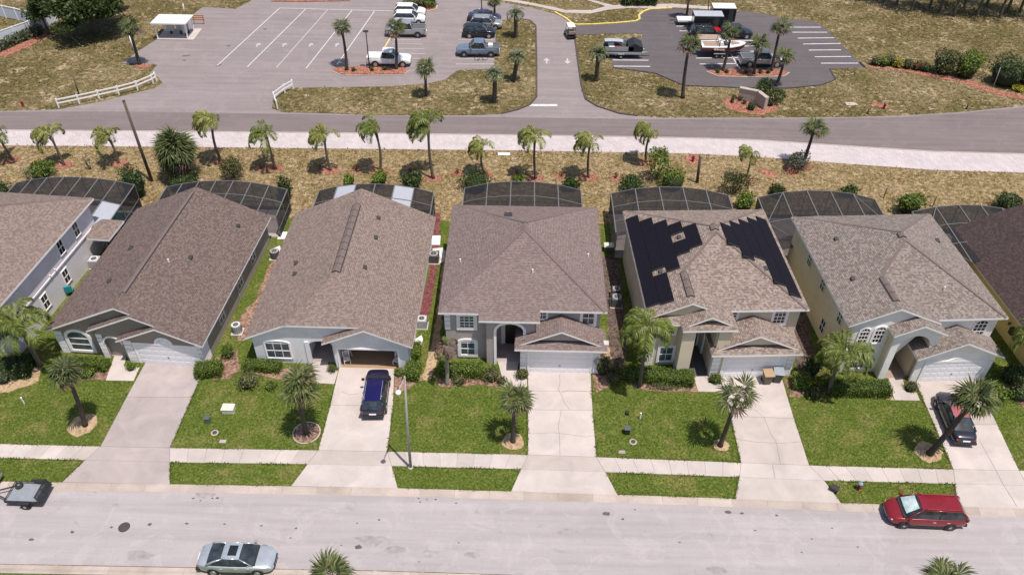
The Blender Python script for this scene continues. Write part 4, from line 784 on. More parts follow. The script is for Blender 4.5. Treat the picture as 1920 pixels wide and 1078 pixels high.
# ---------------------------------------------------------------- pool screen cages
def cage(label, pl, pm, pr, Y0, zs=2.5, zm=3.4, n=6, white=(), rows=2, pool=None, hx=None, brace=False):
    A, Mi, B = g(*pl, zs), g(*pm, zm), g(*pr, zs); Y1 = (A.y+Mi.y+B.y)/3; X0, X1 = A.x, B.x
    if hx: X0, X1 = hx
    t = thing('pool_enclosure', label, 'pool enclosure', ((X0+X1)/2, Y0, .04)); D = Y1-Y0; Wd = X1-X0
    def prof(k):
        u = k/n*2-1; return zs+(zm-zs)*(1-abs(u)**2.2)
    xs = [-Wd/2+Wd*k/n for k in range(n+1)]; zz = [prof(k) for k in range(n+1)]
    def bar(a, b, w=.07): MB().bar(a, b, w, w).build('beam', 'bronze_bar', t)
    ys = [0]+[D*(j+1)/rows for j in range(rows)]
    for k in range(n+1):
        bar((xs[k], 0, zz[k]), (xs[k], D, zz[k]), .09); bar((xs[k], D, 0), (xs[k], D, zz[k]))
    for j in range(1, rows+1):
        for k in range(n): bar((xs[k], ys[j], zz[k]), (xs[k+1], ys[j], zz[k+1]))
    for y in (0, D/2):
        bar((xs[0], y, 0), (xs[0], y, zs)); bar((xs[n], y, 0), (xs[n], y, zs))
    for x in (xs[0], xs[n]): bar((x, 0, 1.0), (x, D, 1.0)); 
    bar((xs[0], D, 1.0), (xs[n], D, 1.0))
    if brace: bar((xs[0], D/2, zs), (xs[1], D, zz[1]), .06); bar((xs[0], D/2, zs), (xs[1], 0, zz[1]), .06); bar((xs[n], D/2, zs), (xs[n-1], D, zz[n-1]), .06)
    for k in range(n):
        for j in range(rows):
            o = .03; m = MB().add([(xs[k]+.05, ys[j]+.05, zz[k]-.01), (xs[k+1]-.05, ys[j]+.05, zz[k+1]-.01), (xs[k+1]-.05, ys[j+1]-.05, zz[k+1]-.01), (xs[k]+.05, ys[j+1]-.05, zz[k]-.01)], [(0, 1, 2, 3)])
            m.build('screen_panel', 'screen_white' if (k, j) in white else 'screen', t)
        MB().add([(xs[k]+.04, D, .05), (xs[k+1]-.04, D, .05), (xs[k+1]-.04, D, zz[k+1]-.05), (xs[k]+.04, D, zz[k]-.05)], [(0, 1, 2, 3)]).build('screen_panel', 'screen', t)
    for x in (xs[0], xs[n]):
        for a, b in ((0, D/2), (D/2, D)): MB().add([(x, a+.04, .05), (x, b-.04, .05), (x, b-.04, zs-.05), (x, a+.04, zs-.05)], [(0, 1, 2, 3)]).build('screen_panel', 'screen_dense', t)
    BLK.append([(X0, Y0), (X1, Y0), (X1, Y1), (X0, Y1)])
    deck = struct(MB().box(X0, X1, Y0, Y1, .0, .07).build('pool_deck', 'concrete_grey'))
    if pool:
        x0, x1, y0, y1, mt = pool; p = thing('swimming_pool', pool_labels.pop(0), 'pool', ((x0+x1)/2, (y0+y1)/2, .07)); a, b = (x1-x0)/2, (y1-y0)/2
        r = min(a, b)*.6; pts = [(sx*(a-r)+r*math.cos(q), sy*(b-r)+r*math.sin(q)) for sx, sy, q0 in ((1, 1, 0), (-1, 1, 90), (-1, -1, 180), (1, -1, 270)) for q in (R(q0+15*i) for i in range(7))]
        MB().prism(pts, .0, .03).build('water', mt, p); q = MB()
        for i in range(len(pts)):
            c, d = pts[i], pts[(i+1) % len(pts)]; q.bar((c[0], c[1], .03), (d[0], d[1], .03), .3, .1)
        q.build('coping', 'white_trim', p)
    return t
pool_labels = ['turquoise swimming pool beside the lilac-white house', 'small pale green spa tub behind the sand-coloured house', 'pool behind the mauve house under the dark screens']
cage('dark screened pool cage with one white panel behind the lilac-white house', (15, 362), (135, 322), (257, 341), 60.2, 2.6, 3.4, 7, {(6, 0)}, 2, (-42.5, -38.4, 61.4, 66.0, 'pool_water'))
cage('screened pool cage behind the taupe house', (310, 356), (420, 337), (539, 356), 62.4, n=7)
cage('screened pool cage with pale white roof panels behind the blue-grey house', (598, 360), (715, 343), (813, 364), 62.3, n=6, white={(1, 0), (1, 1), (4, 0), (4, 1)})
cage('screened pool cage behind the mauve hip-roofed house', (871, 355), (985, 341), (1089, 357), 60.3, n=5, rows=3)
cage('screened pool cage behind the solar-panelled house', (1146, 366), (1258, 351), (1365, 366), 60.2, n=5, rows=3)
cage('screened pool cage above the spa tub left of the cream house', (1422, 373), (1532, 356), (1640, 375), 58.5, n=5, pool=(23.0, 24.6, 59.2, 60.8, 'spa_water'), rows=2, brace=True)
cage('screened pool cage between cream house and dark-roofed house', (1712, 402), (1830, 382), (1914, 402), 56.6, n=5, rows=3, brace=True)
# ---------------------------------------------------------------- plants
def at(px, py, Y):
    v = _r2*((px-960)/FPX)+_d2*((py-539)/FPX)+_f; t = Y/v.y
    return Vector((v.x*t, Y, CH+v.z*t))
def leafquad(mb, c, d, n, L, w, m=0, fold=.0):
    d = d.normalized(); s = d.cross(n)
    if s.length < 1e-3: s = d.cross(Vector((.3, .5, .8)))
    s = s.normalized()*w/2; a = c-d*L*.15
    mb.add([a, c+d*L*.35+s, c+d*L*.85, c+d*L*.35-s], [(0, 1, 2, 3)], m)
def rv(r=rnd):
    while 1:
        v = Vector((r.uniform(-1, 1), r.uniform(-1, 1), r.uniform(-1, 1)))
        if .05 < v.length < 1: return v.normalized()
def frondmesh(L, e0, droop, nl=34, ll=.62, w=.055, mt='queen_leaf', seed=0, hang=.9, sweep=0):
    r = random.Random(seed); mb = MB(); pts = []; p = Vector((0, 0, 0)); e = e0; N = 12; az = 0
    for i in range(N+1):
        pts.append(p.copy()); p = p+Vector((math.cos(e)*math.cos(az), math.cos(e)*math.sin(az), math.sin(e)))*L/N; e -= droop/N*(.5+1.2*i/N); az += sweep/N
    mb.tube(pts, [.035*(1-i/N*.85) for i in range(N+1)], 4, 1)
    for i in range(nl):
        t = .14+.86*i/(nl-1); k = min(N-1, int(t*N)); f = t*N-k; c = pts[k].lerp(pts[k+1], f); d = (pts[k+1]-pts[k]).normalized()
        sd = d.cross(Vector((0, 0, 1))); sd = sd.normalized() if sd.length > .05 else Vector((0, 1, 0))
        ln = ll*(math.sin(math.pi*min(1, t*.88+.1))**.6)*r.uniform(.85, 1.15)
        for s in (-1, 1):
            o = (d*.75+sd*s*r.uniform(.7, 1.1)+Vector((0, 0, r.uniform(-.15, .35)))).normalized(); a = c; mid = c+o*ln*.5
            o2 = (o+Vector((0, 0, -hang*r.uniform(.6, 1.3)))).normalized(); tip = mid+o2*ln*.6
            up = Vector((0, 0, 1)); q = o.cross(up).normalized()*w/2
            mb.add([a, mid+q, tip, mid-q], [(0, 1, 2, 3)], 0)
    return mb.mesh('frond', [mt, 'shrub_olive' if mt != 'dead_leaf' else 'dead_leaf'])
def fanmesh(pet, rad, seg=17, droop=.5, mt='fan_leaf', seed=0, w=.11, span=250):
    r = random.Random(seed); mb = MB(); mb.bar((0, 0, 0), (pet, 0, .0), .035, .02, 1)
    for i in range(seg):
        a = R(-span/2+span*(i+.5)/seg+r.uniform(-4, 4)); L = rad*(1-.18*abs(a)/R(span/2))*r.uniform(.85, 1.1); d = Vector((math.cos(a), math.sin(a), .22*math.cos(a*1.5)+.1))
        s = Vector((-math.sin(a), math.cos(a), 0))*w/2; o = Vector((pet, 0, 0)); m1 = o+d*L*.55+Vector((0, 0, -.02)); m2 = m1+Vector((d.x, d.y, -droop*r.uniform(.5, 1.3)))*L*.48
        mb.add([o, m1+s, m2, m1-s], [(0, 1, 2, 3)], 0)
    return mb.mesh('frond', [mt, 'shrub_olive' if mt != 'dead_leaf' else 'dead_leaf'])
def trunkmesh(p, h, lean, r0, r1, bend=.25, mt='trunk', top=None, n=9, rings=True):
    mb = MB(); pts = []; rad = []; k = 14
    for i in range(k+1):
        t = i/k; x = lean[0]*t+math.sin(math.pi*t)*bend*.25; pts.append(Vector((x, lean[1]*t, h*t-(.15 if i == 0 else 0)))); rr = r0+(r1-r0)*min(1, t*1.4)
        if i == 0: rr *= 1.35
        if top and t > .78: rr = r1+(top-r1)*(t-.78)/.22
        rad.append(rr*(1.06 if rings and i % 2 else 1))
    return mb.tube(pts, rad, n).build('trunk', mt, p, smooth=True)
def palm(kind, b, t, label, group=None, cat='palm tree', z=0, big=1.0, seed=0, wind=0, lm=None, nf=None, ring=True, Yt=None):
    r = random.Random(seed*7+3); B = g(*b) if not hasattr(b, 'x') else b; T = at(*t, Yt or B.y); lean = (T.x-B.x, T.y-B.y); h = T.z-.02
    p = thing('palm_tree', label, cat, (B.x, B.y, z), 0, group); top = Vector((lean[0], lean[1], h))
    def fr(me, az, el, tw=0, s=1, off=None):
        o = put('frond', me, p, top+(off or Vector((math.cos(az)*.06, math.sin(az)*.06, r.uniform(-.12, .12)))))
        o.rotation_mode = 'QUATERNION'; o.rotation_quaternion = (Matrix.Rotation(az, 3, 'Z') @ Matrix.Rotation(-el, 3, 'Y') @ Matrix.Rotation(tw, 3, 'X')).to_quaternion(); o.scale = (s, s, s)
    if kind == 'queen':
        trunkmesh(p, h, lean, .15*big, .11*big, r.uniform(-1, 1), 'trunk', .17*big)
        n = (nf or 13)+4
        for i in range(n):
            a = 2*math.pi*i/n*1.0+r.uniform(-.25, .25)
            if wind:
                d = Vector((math.cos(a)-wind, math.sin(a)*(1-.25*wind))); a = math.atan2(d.y, d.x)
            lv = i % 3; me = FR[lm or 'queen'][lv*2+r.randrange(2)]
            fr(me, a, r.uniform(-.15, .2), r.uniform(-.3, .3), big*r.uniform(.85, 1.1))
    elif kind == 'fan':
        trunkmesh(p, h, lean, .2*big, .15*big, r.uniform(-.6, .6), 'trunk_dark' if not lm or lm != 'fan_l' else 'trunk_grey', .23*big)
        n = int((nf or 30)*.68)
        for i in range(n):
            ph = i*2.39996; u = .84-1.4*(i+.5)/n; el = math.asin(max(-1, min(1, u)))
            me = FR[lm or 'fan'][r.randrange(3)]
            if i > n-2-r.randrange(5): me = FR['deadfan'][0]
            fr(me, ph, el, r.uniform(-.5, .5), big*r.uniform(.8, 1.2), Vector((0, 0, .1*u)))
    elif kind == 'pindo':
        trunkmesh(p, h, lean, .34*big, .30*big, 0, 'trunk_dark', .38*big)
        for i in range(24):
            a = i*2.39996; lv = i % 3; fr(FR['pindo'][lv*2+r.randrange(2)], a, r.uniform(-.1, .25)+(.25 if lv == 0 else 0), r.uniform(-.3, .3), big*r.uniform(.9, 1.1))
    elif kind == 'dead':
        trunkmesh(p, h, lean, .16, .13, .3, 'trunk_grey', .2)
        for i in range(13): fr(FR['dead'][r.randrange(4)], i*2.4, r.uniform(-.25, .15), r.uniform(-.4, .4), r.uniform(.7, 1))
        for i in range(2): fr(FR['queen'][r.randrange(2)], i*1.7, .35, 0, .35)
    if ring:
        q = [(1.05*math.cos(k*.45)*r.uniform(.8, 1.25), .8*math.sin(k*.45)*r.uniform(.8, 1.2)) for k in range(14)]
        struct(MB().prism([(B.x+x, B.y+y) for x, y in q], .02, .045).build('mulch_ring', 'red_mulch'))
    return p
def feather(mt, L, ll, w, sd, es=((1.15, 2.2), (.75, 2.4), (.25, 2.2)), nl=34, hang=.9):
    return [frondmesh(L, e+.12*k, d+.25*k, nl, ll, w, mt, sd+i*2+k, hang, (.35 if k else -.35)) for i, (e, d) in enumerate(es) for k in range(2)]
FR = {'queen': feather('queen_leaf', 2.5, .72, .075, 1, ((1.25, 2.6), (.9, 2.9), (.35, 2.6)), 48, 1.2), 'queen_y': feather('queen_yellow', 2.4, .72, .075, 20, ((1.25, 2.7), (.95, 3.1), (.4, 2.8)), 46, 1.3), 'dead': feather('dead_leaf', 2.0, .35, .09, 40, ((.5, 3.4), (.1, 3.2)), 24, 1.6),
      'pindo': feather('silver_leaf', 2.0, .42, .07, 60, ((1.2, 2.7), (.85, 3.0), (.4, 3.0)), 28, .3),
      'fan': [fanmesh((.3, .55, .8)[k], 1.05, 17, .8, 'fan_leaf', 80+k, .10, 175) for k in range(3)], 'fan_d': [fanmesh((.25, .5, .7)[k], .98, 16, .75, 'fan_dark', 90+k, .11, 180) for k in range(3)], 'deadfan': [fanmesh(.8, .8, 13, 1.3, 'dead_leaf', 95, .13)]}
GQ = 'queen palms along the paver path'
for i, (b, t, lab, kw) in enumerate((((22, 300), (0, 262), 'ragged queen palm at the left edge beside the paver path', dict(nf=7)), ((121, 310), (96, 258), 'queen palm second from the left in the path row', dict(lm='queen_y')), ((222, 306), (206, 262), 'short queen palm left of the leaning utility pole', dict(lm='queen_y', nf=9)),
        ((415, 303), (397, 232), 'tall queen palm right behind the round shaggy palm', dict(lm='queen_y', big=1.08)), ((515, 316), (499, 256), 'queen palm behind the right corner of the taupe house cage', dict(nf=11)), ((620, 320), (608, 258), 'queen palm left behind the cage with white panels', dict(lm='queen_y')),
        ((713, 322), (704, 246), 'thin-crowned queen palm behind the cage with white panels', dict(nf=9)), ((812, 335), (803, 238), 'tallest full-crowned queen palm between the blue-grey and mauve houses', dict(big=1.15, nf=16)), ((908, 327), (904, 280), 'shortest yellowish queen palm behind the mauve house', dict(lm='queen_y', big=.85)),
        ((1004, 335), (1003, 260), 'queen palm directly behind the mauve house ridge facing the entrance drive', dict(lm='queen_y')), ((1103, 333), (1106, 272), 'queen palm behind the right corner of the mauve house', dict(lm='queen_y', big=.95)), ((1211, 305), (1219, 250), 'yellowing queen palm right of the entrance drive by the path', dict(lm='queen_y', big=.95)), ((1398, 340), (1410, 290), 'small windswept queen palm behind the solar-panelled house', dict(lm='queen_y', big=.75, nf=8)))):
    palm('queen', b, t, lab, GQ, seed=i+1, wind=.95, **kw)
palm('fan', (1503, 312), (1527, 240), 'leaning fan palm beside the grey-green shrub by the path', None, seed=31, big=1.0, lm='fan', wind=0)
palm('queen', (76, 686), (36, 612), 'leaning feather palm in front of the lilac-white house', seed=41, big=1.3, wind=.3, ring=False)
palm('queen', (1199, 724), (1213, 622), 'tall arching feather palm beside the sand-coloured house entry', seed=42, big=1.08, wind=.15, ring=False, nf=17)
palm('queen', (1553, 738), (1584, 664), 'feather palm leaning right in front of the cream house windows', seed=43, big=1.1, lm='queen', ring=False, nf=14)
palm('queen', (1965, 725), (1948, 640), 'feather palm at the right edge by the yellow house', seed=44, ring=False)
palm('dead', (838, 720), (835, 648), 'withered brown palm beside the mauve house corner', seed=45, ring=False)
GY = 'fan palms on the front lawns'
palm('fan', (160, 798), (122, 697), 'fan palm leaning left on the lawn of the taupe house', GY, seed=51, big=.92, lm='fan_d', nf=40, ring=False)
palm('fan', (575, 812), (561, 718), 'bushy fan palm in a white stone ring beside the blue car driveway', GY, seed=52, big=1.0, ring=False, nf=36)
palm('fan', (962, 828), (966, 752), 'slim upright fan palm left of the mauve house driveway', GY, seed=53, big=.88, ring=False, nf=26)
palm('fan', (1350, 836), (1384, 742), 'fan palm leaning over the sand-coloured house driveway', GY, seed=54, big=.9, ring=False, nf=26)
palm('fan', (1742, 851), (1826, 748), 'strongly leaning fan palm over the maroon-roofed car', GY, seed=55, big=1.12, ring=False, nf=38)
for k, ((x, y), lab) in enumerate((((620, 1082), 'fan palm crown rising at the bottom edge right of the silver car'), ((1770, 1090), 'fan palm crown rising at the bottom edge below the red minivan'))):
    T = g(x, y, 4.6); B = Vector((T.x, T.y-.2, 0)); palm('fan', B, (x, y), lab, 'fan palms on the near side of the street', seed=60+k, ring=False, nf=32, Yt=T.y)
GP = 'fan palms in the parking lots'
for k, (b, t, lab, bg_) in enumerate((((650, 127), (640, 53), 'fan palm on red mulch left of the lot lamp post', 1), ((743, 131), (741, 52), 'fan palm in front of the white pickup', 1), ((799, 182), (797, 127), 'fan palm standing alone on the grass below the white pickup', .95), ((262, 121), (243, 52), 'fan palm by the grass corner left of the white shelter', 1.1),
        ((1280, 184), (1293, 82), 'tall fan palm on the grass left of the red and white boat', 1.15), ((1355, 134), (1371, 62), 'fan palm in front of the red and white boat', 1.0), ((1414, 140), (1424, 80), 'thick-trunked fan palm beside the silver pickup', 1.0), ((1446, 134), (1463, 52), 'tall fan palm leaning right above the silver pickup hood', 1.0), ((1455, 162), (1471, 106), 'fan palm right behind the stone sign wall', 1.0),
        ((927, 31), (926, 4), 'fan palm at the top end of the parked car row', .9), ((1287, 34), (1292, -8), 'fan palm beside the flatbed trailer at the top', .95), ((797, 9), (795, -18), 'left fan palm trunk on the top mulch island', .9), ((812, 13), (810, -16), 'right fan palm trunk on the top mulch island', .9))):
    palm('fan', b, t, lab, GP, seed=70+k, big=bg_, lm='fan_d' if k % 2 else 'fan', ring=False, nf=26)
for k, (b, t, lab) in enumerate((((967, 71), (967, 28), 'silvery arching palm at the top of the entrance drive'), ((963, 153), (970, 108), 'silvery arching palm at mid height of the grass island'), ((927, 193), (928, 142), 'silvery arching palm at the lower end of the grass island'), ((1118, 151), (1122, 102), 'silvery arching palm left of the pontoon boat'))):
    palm('pindo', b, t, lab, 'silvery palms beside the entrance drive', seed=90+k, big=.85, ring=False)
# round shaggy palm with a brown skirt
B = g(342, 334); p = thing('shaggy_palm', 'round shaggy palm with brown skirt left of the tall queen palm', 'palm tree', (B.x, B.y, .02)); r = random.Random(5)
MB().tube([(0, 0, -.1), (0, 0, 1.5), (.05, 0, 3.0)], [.4, .38, .35], 9).build('trunk', 'trunk_dark', p)
for i in range(130):
    u = 1-1.8*(i+.5)/130; el = math.asin(max(-1, min(1, u))); o = put('frond', FR['deadfan'][0] if u < -.3 and r.random() < .55 else FR['fan' if u > -.1 or r.random() < .4 else 'fan_d'][r.randrange(3)], p, Vector((0, 0, 3.1+.5*u)))
    o.rotation_mode = 'QUATERNION'; o.rotation_quaternion = (Matrix.Rotation(i*2.39996, 3, 'Z') @ Matrix.Rotation(-el, 3, 'Y') @ Matrix.Rotation(r.uniform(-.6, .6), 3, 'X')).to_quaternion(); s = r.uniform(1.25, 1.65); o.scale = (s, s, s)
# ---- shrubs, hedges
def leafbox(w, d, h, n, L, seed, mt, rough=.08):
    r = random.Random(seed); mb = MB(); A = [w*d, w*h*2, d*h*2]; tot = sum(A)
    for i in range(n):
        q = r.uniform(0, tot); x, y, z = r.uniform(-w/2, w/2), r.uniform(-d/2, d/2), r.uniform(.05, h)
        if q < A[0]: z = h; nn = Vector((0, 0, 1))
        elif q < A[0]+A[1]: s = r.choice((-1, 1)); y = s*d/2; nn = Vector((0, s, 0))
        else: s = r.choice((-1, 1)); x = s*w/2; nn = Vector((s, 0, 0))
        c = Vector((x, y, z))+nn*r.uniform(-rough*2, rough)+Vector((0, 0, .05*math.sin(x*3+seed)))
        d2 = (rv(r)+nn*.25).normalized(); leafquad(mb, c, d2, (nn+rv(r)*.45), L*r.uniform(.7, 1.2), L*.55)
    return mb.mesh('foliage', [mt])
def hedge(a, b, d, h, label, mt='hedge_leaf', dens=330, L=.13, group='clipped hedges along the house fronts', name='hedge', cat='hedge'):
    A, B_ = g(*a), g(*b); c = (A+B_)/2; w = (B_-A).length; hs = rnd.randrange(9999)
    t = thing(name, label, cat, (c.x, c.y, .04), math.atan2(B_.y-A.y, B_.x-A.x), group)
    put('foliage', leafbox(w, d, h, int(dens*(w*d+2*h*(w+d))), L, hs, mt), t); MB().box(-w/2+.1, w/2-.1, -d/2+.1, d/2-.1, 0, h-.1).build('branches', 'leaf_core', t); return t
def blobmesh(rx, ry, rz, n, L, seed, mt, lumps=7, shell=.55, w=.5, flat=0):
    r = random.Random(seed); mb = MB(); C = [(rv(r), r.uniform(.75, 1.25)) for _ in range(lumps)]
    for i in range(n):
        v = rv(r)
        if v.z < -.5: v.z *= -1
        k = max(.62+.5*s*max(0, v.dot(c))**4 for c, s in C); q = (shell+(1-shell)*r.random()**.6)*k
        c = Vector((v.x*rx*q, v.y*ry*q, rz+v.z*rz*q)); leafquad(mb, c, (v*.35+rv(r)), v+Vector((0, 0, .3))+rv(r)*.6, L*r.uniform(.65, 1.3), L*w)
    return mb.mesh('foliage', [mt])
def shrub(c, rx, rz, label, mt='shrub_dark', n=700, L=.2, group=None, name='shrub', ry=None, z=.02, core=True, cat='shrub', sp=.55):
    B = g(*c) if not hasattr(c, 'x') else c; t = thing(name, label, cat, (B.x, B.y, z), 0, group); s = rnd.randrange(9999)
    put('foliage', blobmesh(rx, ry or rx, rz, n, L, s, mt, shell=sp), t)
    m = MB()
    if rz < .3: m.box(-.05, .05, -.05, .05, 0, .1)
    elif core: m.lathe([(rx*.35, 0.02), (rx*.62, rz*.6), (rx*.6, rz*1.15), (rx*.25, rz*1.45)], 8)
    else:
        for k in range(5): v = rv(); m.tube([(0, 0, -.05), (v.x*rx*.3, v.y*rx*.3, rz*.7), (v.x*rx*.6, v.y*rx*.6, rz*1.5)], [.05, .03, .012], 5)
    m.build('branches', 'leaf_core' if core else 'bark', t, smooth=core); return t
hedge((142, 686), (205, 692), .9, .75, 'clipped green hedge below the arched window of the taupe house')
shrub((165, 703), .9, .35, 'low shrubs in front of the taupe house hedge', 'hedge_leaf', 500, .14)
hedge((370, 703), (418, 699), 1.2, .95, 'clipped box hedge right of the taupe house garage'); shrub((428, 668), .75, .55, 'rounded clipped bush by the taupe house side wall', 'hedge_leaf', 700, .14, 'clipped bushes in the side yards')
hedge((460, 690), (527, 695), .9, .7, 'clipped hedge below the window of the blue-grey house'); shrub((467, 722), 1.0, .62, 'flowering bush with pale blossoms on the blue-grey house lawn', 'shrub_mix', 800, .16); shrub((508, 728), .6, .3, 'small low shrub beside the flowering bush', 'hedge_leaf', 300, .13)
hedge((765, 667), (788, 667), 1.6, .95, 'upper clipped hedge block beside the blue-grey house'); hedge((762, 703), (787, 705), 1.5, .95, 'lower clipped hedge block beside the blue-grey house')
shrub((624, 697), .4, .35, 'small dark bush between the entry path and open garage', 'shrub_mix', 260, .12); shrub((749, 703), .5, .32, 'small low bush right of the open garage', 'hedge_leaf', 260, .12); shrub((247, 693), .5, .38, 'small rounded bush between path and taupe house garage', 'hedge_leaf', 300, .12)
hedge((822, 701), (905, 702), 1.1, .9, 'long clipped hedge in front of the mauve house'); shrub((922, 710), .9, .5, 'mixed reddish shrub beside the mauve house porch', 'shrub_mix', 700, .15); shrub((862, 717), .7, .35, 'strappy plant clump in the mauve house bed', 'shrub_mix', 350, .2); shrub((979, 708), .65, .45, 'dark rounded bush between porch and mauve house garage', 'shrub_mix', 450, .14); shrub((940, 718), .5, .3, 'small variegated plant by the mauve house path', 'shrub_mix', 250, .14)
shrub((1128, 700), .8, .95, 'tall dark shrub at the mauve house garage corner', 'shrub_mix', 800, .15); shrub((1150, 712), .9, .5, 'loose olive shrub right of the mauve house garage', 'shrub_olive', 500, .17)
hedge((1178, 708), (1298, 718), 1.2, .85, 'long clipped hedge in front of the sand-coloured house'); shrub((1245, 727), 1.4, .22, 'low yellow-green groundcover below the sand-coloured house hedge', 'shrub_mix', 600, .14, ry=.5); shrub((1341, 716), .7, .42, 'small clipped bush left of the sand-coloured house garage', 'hedge_leaf', 420, .13)
hedge((1484, 722), (1512, 726), 1.2, 1.0, 'clipped hedge block right of the sand-coloured house garage'); shrub((1520, 700), .9, .9, 'dark shrub between the sand-coloured and cream houses', 'shrub_dark', 700, .2); shrub((1528, 742), .9, .4, 'grey olive plant below the cream house corner', 'shrub_olive', 400, .2)
hedge((1552, 733), (1664, 737), 1.3, .85, 'long clipped hedge in front of the cream house', 'hedge_leaf'); shrub((1706, 732), .6, .5, 'rounded mixed bush left of the cream house garage', 'shrub_mix', 450, .13); shrub((1856, 745), 1.3, .7, 'glossy green shrub right of the cream house garage', 'hedge_leaf', 800, .2); shrub((1893, 715), 1.2, .8, 'dark leafy shrub at the yellow house corner', 'shrub_dark', 800, .2); shrub((1910, 745), 1.0, .6, 'second dark shrub below the yellow house corner', 'shrub_dark', 600, .2)
hedge((-10, 702), (62, 694), 2.0, .95, 'large dark hedge in front of the lilac-white house', 'shrub_dark', 260, .17); shrub((10, 715), .8, .6, 'grey twiggy shrub at the left edge', 'grey_leaf', 350, .16)
GB = 'shrubs behind the pool cages'
for k, (c, rx, rz, mt, lab) in enumerate((((80, 330), 1.6, .9, 'hedge_leaf', 'green shrub behind the leftmost pool cage'), ((258, 368), 1.8, 1.7, 'shrub_dark', 'large dark shrub right of the leftmost pool cage'), ((345, 352), 1.9, .9, 'shrub_dark', 'dark low shrub under the shaggy palm'), ((440, 335), 1.7, 1.4, 'shrub_olive', 'airy olive shrub behind the taupe house cage'), ((537, 375), 1.1, 1.3, 'shrub_dark', 'dark shrub at the right end of the taupe house cage'),
        ((655, 350), .8, .7, 'hedge_leaf', 'small shrub behind the left white panel'), ((713, 345), 1.1, .8, 'hedge_leaf', 'bright shrub behind the dark middle panel of the striped cage'), ((773, 352), 1.4, 1.0, 'shrub_dark', 'dark shrub behind the right white panel'), ((892, 356), 1.9, 1.2, 'shrub_dark', 'wide dark shrub behind the mauve house cage, left end'), ((970, 342), .8, .6, 'hedge_leaf', 'small shrub at the middle of the mauve house cage'), ((1070, 356), 1.1, .7, 'shrub_dark', 'shrub at the right end of the mauve house cage'),
        ((1184, 357), 1.6, 1.0, 'shrub_dark', 'dark shrub at the left end of the solar house cage'), ((1260, 352), 1.7, 1.3, 'hedge_leaf', 'bright leafy shrub behind the solar house cage'), ((1378, 362), 1.7, 1.5, 'shrub_olive', 'tall olive shrub right of the solar house cage'), ((1395, 392), 1.2, .9, 'hedge_leaf', 'green shrub below the tall olive shrub'), ((1455, 366), 1.0, .6, 'shrub_dark', 'low shrub behind the spa tub cage'), ((1590, 366), 1.0, .6, 'shrub_dark', 'second low shrub behind the spa tub cage'),
        ((1700, 398), 1.9, 1.5, 'hedge_leaf', 'round bright green shrub left of the rightmost cage'), ((1885, 395), 2.0, 1.2, 'shrub_dark', 'dark spreading shrub above the dark-roofed house'), ((5, 372), 1.2, 1.2, 'shrub_dark', 'dark shrub at the left edge of the leftmost cage'))):
    shrub(c, rx*rnd.uniform(.85, 1.1), rz*rnd.uniform(.8, 1.1), lab, mt, int(560*rx), .27, GB, core=mt != 'shrub_olive', sp=.4, ry=rx*rnd.uniform(.7, 1))
shrub((1232, 335), 1.4, 1.9, 'young leafy tree behind the solar house cage', 'hedge_leaf', 900, .3, None, core=False, cat='tree'); shrub((1490, 318), 1.5, 1.05, 'grey-green feathery shrub on red mulch by the path', 'grey_leaf', 900, .26, None, core=False)
for c, lab in (((60, 345), 'bare twiggy sapling at the far left strip'), ((170, 318), 'thin grey sapling left of the utility pole'), ((195, 320), 'second thin grey sapling by the utility pole')): shrub(c, .8, 1.0, lab, 'grey_leaf', 140, .16, None, core=False, cat='sapling')
for k, c in enumerate(((88, 312), (240, 316), (490, 317), (600, 318), (668, 320), (770, 325), (858, 326), (968, 328), (1053, 331), (1155, 334))):
    B = g(*c); struct(MB().prism([(B.x+.75*math.cos(q*.5)*rnd.uniform(.8, 1.2), B.y+.55*math.sin(q*.5)*rnd.uniform(.8, 1.2)) for q in range(13)], .02, .04).build('mulch_ring', 'red_mulch')); shrub(c, .3, .35, ('reddish seedling in the %s mulch ring between the path palms' % ('first', 'second', 'third', 'fourth', 'fifth', 'sixth', 'seventh', 'eighth', 'ninth', 'tenth')[k])+' from the left', 'rust_leaf', 60, .16, 'seedlings between the path palms', core=False, cat='seedling')
# ---- bed on the far right, island plants, sign planting
for k, (c, rx, rz, mt, lab) in enumerate((((1766, 137), 2.0, 1.7, 'shrub_olive', 'left round olive shrub in the far right bed'), ((1807, 144), 2.1, 1.8, 'hedge_leaf', 'round bright shrub in the far right bed'), ((1880, 158), 2.9, 1.9, 'shrub_dark', 'large dark shrub in the far right bed'), ((1925, 163), 2.2, 1.7, 'shrub_dark', 'dark shrub cut by the right edge of the far bed'))): shrub(c, rx, rz, lab, mt, 1300, .3, 'shrubs in the far right bed')
for k, (x, y) in enumerate(((1640, 122), (1655, 124), (1668, 122), (1682, 126), (1700, 128), (1718, 131), (1735, 134))): shrub((x, y), .9, .6, ('small plant in the far right bed, %s from its left end' % ('first', 'second', 'third', 'fourth', 'fifth', 'sixth', 'seventh')[k]), ('shrub_mix', 'hedge_leaf', 'shrub_mix', 'yellow_leaf', 'shrub_olive', 'rust_leaf', 'shrub_olive')[k], 200, .25, 'small plants in the far right bed')
shrub((1908, 170), 1.2, .35, 'bright yellow groundcover in the far right bed', 'yellow_leaf', 400, .2)
for k, (x, y, mt) in enumerate(((768, 14, 'shrub_mix'), (785, 12, 'shrub_olive'), (806, 14, 'hedge_leaf'))): shrub((x, y), 1.3, .7, 'ornamental grass clump on the top mulch island, %s of three' % ('left', 'middle', 'right')[k], mt, 300, .35, core=False)
